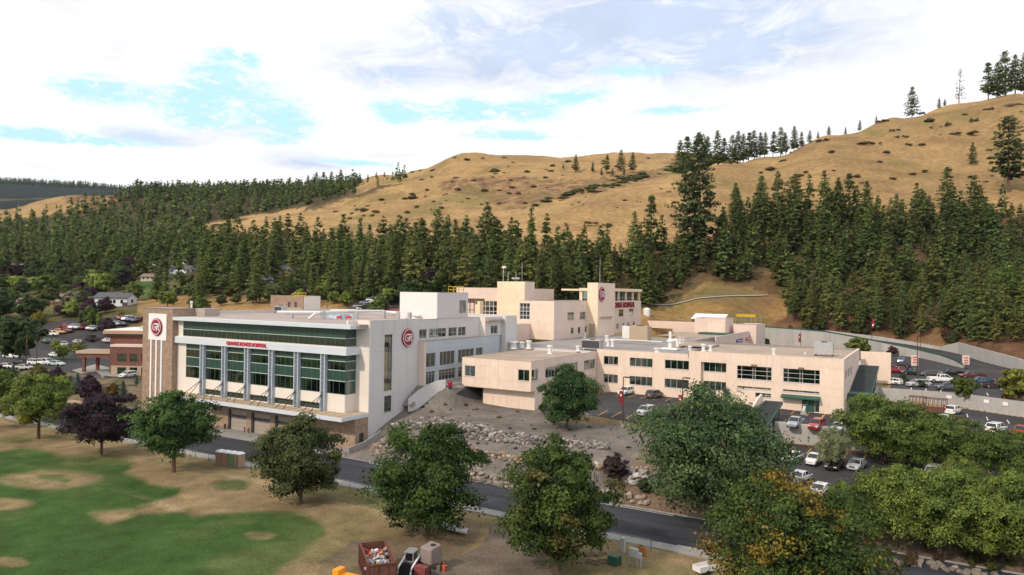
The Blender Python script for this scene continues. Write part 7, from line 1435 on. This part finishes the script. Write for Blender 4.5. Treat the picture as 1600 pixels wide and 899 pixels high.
# skid steer loader
p=at(642,892,0); SK=thing('skid_loader','compact skid loader with dark cab beside the rusty container','loader',(p[0],p[1],0),R(-75)); 
MB().box(-1.3,1.1,-.6,.6,.5,1.15).build('chassis',M['dkmetal'],SK); cb=MB().box(-.7,.6,-.5,.5,1.15,1.2).box(-.7,-.6,-.5,-.42,1.2,2.1).box(-.7,-.6,.42,.5,1.2,2.1).box(.5,.6,-.5,-.42,1.2,2.1).box(.5,.6,.42,.5,1.2,2.1).box(-.8,.7,-.55,.55,2.1,2.2).build('cab',M['metal'],SK); MB().box(-.6,.5,-.4,.4,1.2,2.08).build('cab_glass',M['carglass'],cb)
for s in (-1,1): MB().tube((-1.1,s*.75,1.7),(1.6,s*.75,.9),.11).tube((1.6,s*.75,.9),(1.9,s*.75,.3),.1).build('lift_arm',M['signwhite'],SK)
MB().add([(1.8,-1,.1),(2.6,-1,.1),(2.6,1,.1),(1.8,1,.1),(1.8,-1,.8),(1.8,1,.8)],[(0,3,2,1),(0,4,5,3),(0,1,4),(3,5,2)]).build('bucket',M['dkmetal'],SK)
for x in (-.75,.65):
    for s in (-1,1): w=MB().tube((x,s*.62,.4),(x,s*.92,.4),.4,.4,14).build('wheel',M['tyre'],SK)
# grey tank box
p=at(672,891,0); TK=thing('water_tank','grey weathered trailer-mounted tank box with a round lid','tank',(p[0],p[1],0),R(-10),scale=.85); mb=MB().add([(-1.1,-1,1.0),(1.1,-1,1.0),(1.1,1.2,1.0),(-1.1,1.2,1.0),(-1.0,-.9,3.0),(1.0,-.9,3.0),(.95,1.0,3.3),(-.95,1.0,3.3)],[(0,3,2,1),(4,5,6,7),(0,1,5,4),(1,2,6,5),(2,3,7,6),(3,0,4,7)]); link('vessel',mb.mesh('vessel',mat('grey_brown_plastic',(.23,.19,.175),.7,ns=1,amt=.15),bev=.15),TK)
MB().lathe([(.35,0),(.35,.1)],14,(.3,.2,3.15)).build('lid',M['dkmetal'],TK); MB().box(-1.1,-.95,-1,-.85,0,1).box(.95,1.1,-1,-.85,0,1).box(-1.1,-.95,1,1.15,0,1).box(.95,1.1,1,1.15,0,1).build('legs',M['dkmetal'],TK)
p=at(668,897,0); o=MB().box(-1,.4,-.5,.3,.2,1.3).box(-.9,-.8,-.4,-.3,0,.2).box(.2,.3,-.4,-.3,0,.2).build('generator',mat('dull_red',(.2,.05,.05),.7,ns=2,amt=.3)); o.location=(p[0]+.5,p[1]-1.2,0); tag(o,'small dull red machine in front of the grey tank','machine')
for i,(px,py,c) in enumerate([(686,880,M['signwhite']),(690,888,M['paint_y']),(694,893,M['rubbish'] if 'rubbish' in M else RBM[0]),(684,893,RBM[2])]): o=MB().lathe([(.2,0),(.26,.6),(.28,.62)],10).build('bucket',c); o.location=tuple(at(px,py,0)); tag(o,['white bucket nearest the grey tank','yellowish bucket beside the tank','reddish bucket at the edge of the drive','grey bucket in front of the white one'][i],'bucket')
# white pipes bundle
for i in range(9):
    a=at(680+r.uniform(-2,3),815+i*.9,.3); b=at(728+r.uniform(-3,3),828+i*.7,.3); o=MB().tube((a[0],a[1],.25+.1*(i%3)),(b[0],b[1],.25+.1*(i%3)),.14,.14,8).build('white_pipe',M['signwhite']); tag(o,'long white pipe in the bundle lying on the grass right of the fifth tree','pipe','bundle of white pipes')
# orange machine at the bottom edge
p=at(541,922,0); OM=thing('orange_machine','bright orange machine part cut by the bottom edge of the picture','machine',(p[0],p[1],0),R(5)); MB().box(-1.1,2.0,-1,.6,.5,1.5).box(-1.3,-.6,-.6,.6,1.5,2.0).build('housing',M['orange'],OM); MB().tube((-1,-.9,.4),(-1,-.6,.4),.4).tube((1.5,-.9,.4),(1.5,-.6,.4),.4).build('wheels',M['tyre'],OM)
# utility boxes, pallets, transformer, posts
def ubox(px,py,w,d,h,m_,label,legs=.0,name='utility_box',cat='utility box'):
    p=at(px,py,0); t=thing(name,label,cat,(p[0],p[1],0),R(-10)); MB().box(-w/2,w/2,-d/2,d/2,legs,h).build('cabinet',m_,t)
    if legs: MB().box(-w/2,-w/2+.1,-d/2,d/2,0,legs).box(w/2-.1,w/2,-d/2,d/2,0,legs).build('legs',M['metal'],t)
    MB().box(-w*.4,w*.4,-d/2-.03,-d/2,legs+.15*(h-legs),h-.12*(h-legs)).build('door',m_,t); return t
GB=mat('pale_grey_box',(.42,.45,.46),.5,ns=1,amt=.1)
ubox(990,884,1.1,.35,1.9,GB,'tall pale grey electrical cabinet on legs beside the road',1.0); ubox(999,887,.5,.3,1.6,GB,'narrow grey electrical cabinet next to the tall one',1.0); ubox(1003,881,1.2,.12,1.9,mat('orange_board',(.42,.17,.06),.7,ns=1,amt=.2),'orange-brown board behind the grey cabinets',.8,'board','board'); ubox(960,882,1.2,1.0,1.0,mat('dark_green_box',(.03,.09,.055),.5,ns=2,amt=.2),'dark green transformer box beside the grey cabinets')
ubox(973,863,.5,.4,1.7,GB,'slim grey pedestal by the road edge'); 
for i in range(4): o=MB().box(0,1.6,0,.12,0,.1).box(0,1.6,.35,.47,0,.1).box(0,1.6,.7,.82,0,.1).box(0,.1,0,.82,-.12,0).box(1.5,1.6,0,.82,-.12,0).build('pallet',M['wood']); pp=at(915+(i%2)*18,880-(i//2)*9,0); o.location=(pp[0],pp[1],.15); o.rotation_euler=(0,0,i*.4); tag(o,['grey wooden pallet nearest the very large tree','wooden pallet beside the green transformer','wooden pallet behind, left','wooden pallet behind, right'][i],'pallet','wooden pallets by the transformer')
TR=thing('utility_trailer','white utility trailer half hidden by the orange-tipped tree at the bottom','trailer',tuple(at(1100,896,0)),R(60),scale=.75); MB().box(-1.5,1.5,-.8,.8,.5,.65).build('deck',M['whitem'],TR); MB().box(-1.5,1.5,-.8,-.74,.65,1.3).box(-1.5,1.5,.74,.8,.65,1.3).box(-1.5,-1.44,-.74,.74,.65,1.3).build('rail',M['whitem'],TR); MB().tube((0,-.95,.35),(0,-.8,.35),.35).tube((0,.8,.35),(0,.95,.35),.35).build('wheels',M['tyre'],TR)
for i in range(26):
    x=-118+i*3.6
    if -60<x<-48: continue
    o=MB().tube((0,0,0),(0,0,1.5),.035,.035,5).build('fence_post',M['dkmetal']); o.location=(x,80.9,0); tag(o,'thin dark fence post on the grass edge of the near pavement','fence post','thin fence posts along the road')
mb=MB(); [mb.tube((-118,80.9,z),(-62,80.9,z),.012,.012,4).tube((-46,80.9,z),(-28,80.9,z),.012,.012,4) for z in (.5,1.0,1.45)]; tag(mb.build('fence_wire',M['metal']),'thin wires strung between the fence posts along the road','fence')
for i,x in enumerate((-129.3,-128.9,-122.9,-121.6,-115.7,-114.5)): o=MB().tube((0,0,0),(0,0,1.1),.12,.12,8).build('bollard',M['rust']); o.location=(x,101.2,.1); tag(o,'short dark bollard at the edge of a garage door','bollard','bollards by the garage doors')
# rusty skips by the upper wall
def skip(px,py,l,w,h,rz,label):
    p=at(px,py,6.15); t=thing('metal_cage',label,'scrap cage',tuple(p),R(rz),'rusty scrap cages along the retaining wall'); MB().box(-l/2,l/2,-w/2,w/2,.2,h*.45).build('bin',M['rust'],t); mb=MB()
    for x in np.linspace(-l/2,l/2,6): mb.box(x-.05,x+.05,-w/2,-w/2+.1,h*.45,h); mb.box(x-.05,x+.05,w/2-.1,w/2,h*.45,h)
    mb.box(-l/2,l/2,-w/2,-w/2+.1,h-.15,h).box(-l/2,l/2,w/2-.1,w/2,h-.15,h).box(-l/2,-l/2+.1,-w/2,w/2,h-.15,h).box(l/2-.1,l/2,-w/2,w/2,h-.15,h); mb.build('frame',M['rust'],t); MB().box(-l/2+.3,l/2-.5,-w/2+.2,w/2-.2,h*.45,h*.62).build('scrap',RBM[3],t)
skip(1376,620,3.4,1.8,2.2,0,'rusty scrap cage nearest the covered stair'); skip(1408,626,3,1.8,2.4,0,'rusty scrap cage hidden behind the tree top'); skip(1434,639,3.2,2,2.7,-5,'rusty scrap cage with white scrap, left of the larger one'); skip(1462,645,3.9,2.2,3.0,-8,'largest rusty scrap cage, next to the white SUV')
MB_=MB().box(-3,3,-.1,.1,.5,.8).box(-2.9,-2.7,-.1,.1,0,.5).box(2.7,2.9,-.1,.1,0,.5); o=MB_.build('orange_barrier',M['orange']); o.location=tuple(hit(1592,626,150)); o.rotation_euler=(0,0,-.5); tag(o,'orange barrier above the retaining wall at the right edge','barrier')
p=hit(1576,623,150); t=thing('utility_box','dark brown box with a white notice above the retaining wall','utility box',tuple(p)); MB().box(-1,1,-.6,.6,0,1.7).build('cabinet',M['rust'],t); MB().box(-.4,.3,-.64,-.6,.8,1.4).build('notice',M['signwhite'],t)
p=at(1255.5,649,6.1); t=thing('statue','small white and dark figure on a grey boulder beside the green double door','statue',tuple(p)); MB().lathe([(.7,0),(.6,.5),(.3,.9)],9).build('boulder',M['stone'],t,color=(.3,.3,.3)); MB().tube((0,0,.8),(.2,0,1.9),.25,.3).build('figure',M['signwhite'],t); MB().tube((-.3,0,2.0),(.6,0,2.1),.26,.2).build('dark_head',M['dkframe'],t)
p=hit(703,607,60); t=thing('litter_bin','red and black bin standing on the pavement by the glazed entrance','bin',tuple(p)); MB().lathe([(.45,.4),(.5,1.2),(.3,1.5)],12).build('bin_body',M['darkred'],t); MB().lathe([(.4,0),(.35,.4)],12).build('base',M['dkmetal'],t)
for i,(px,py) in enumerate([(963,641),(1002,641),(1038,645)] if False else []): pass
# ================================================================== air
mb=MB().box(-6500,6500,-300,7600,-3,1050); hz=mb.build('haze',D.materials.new('haze')); hm=hz.data.materials[0]; hm.use_nodes=True; nt=hm.node_tree; nt.nodes.clear(); vo=nt.nodes.new('ShaderNodeVolumePrincipled'); ou=nt.nodes.new('ShaderNodeOutputMaterial'); vo.inputs['Density'].default_value=.00002; vo.inputs['Color'].default_value=(.86,.92,1,1); nt.links.new(vo.outputs[0],ou.inputs['Volume']); tag(hz,'thin pale haze over the valley',kind='stuff')
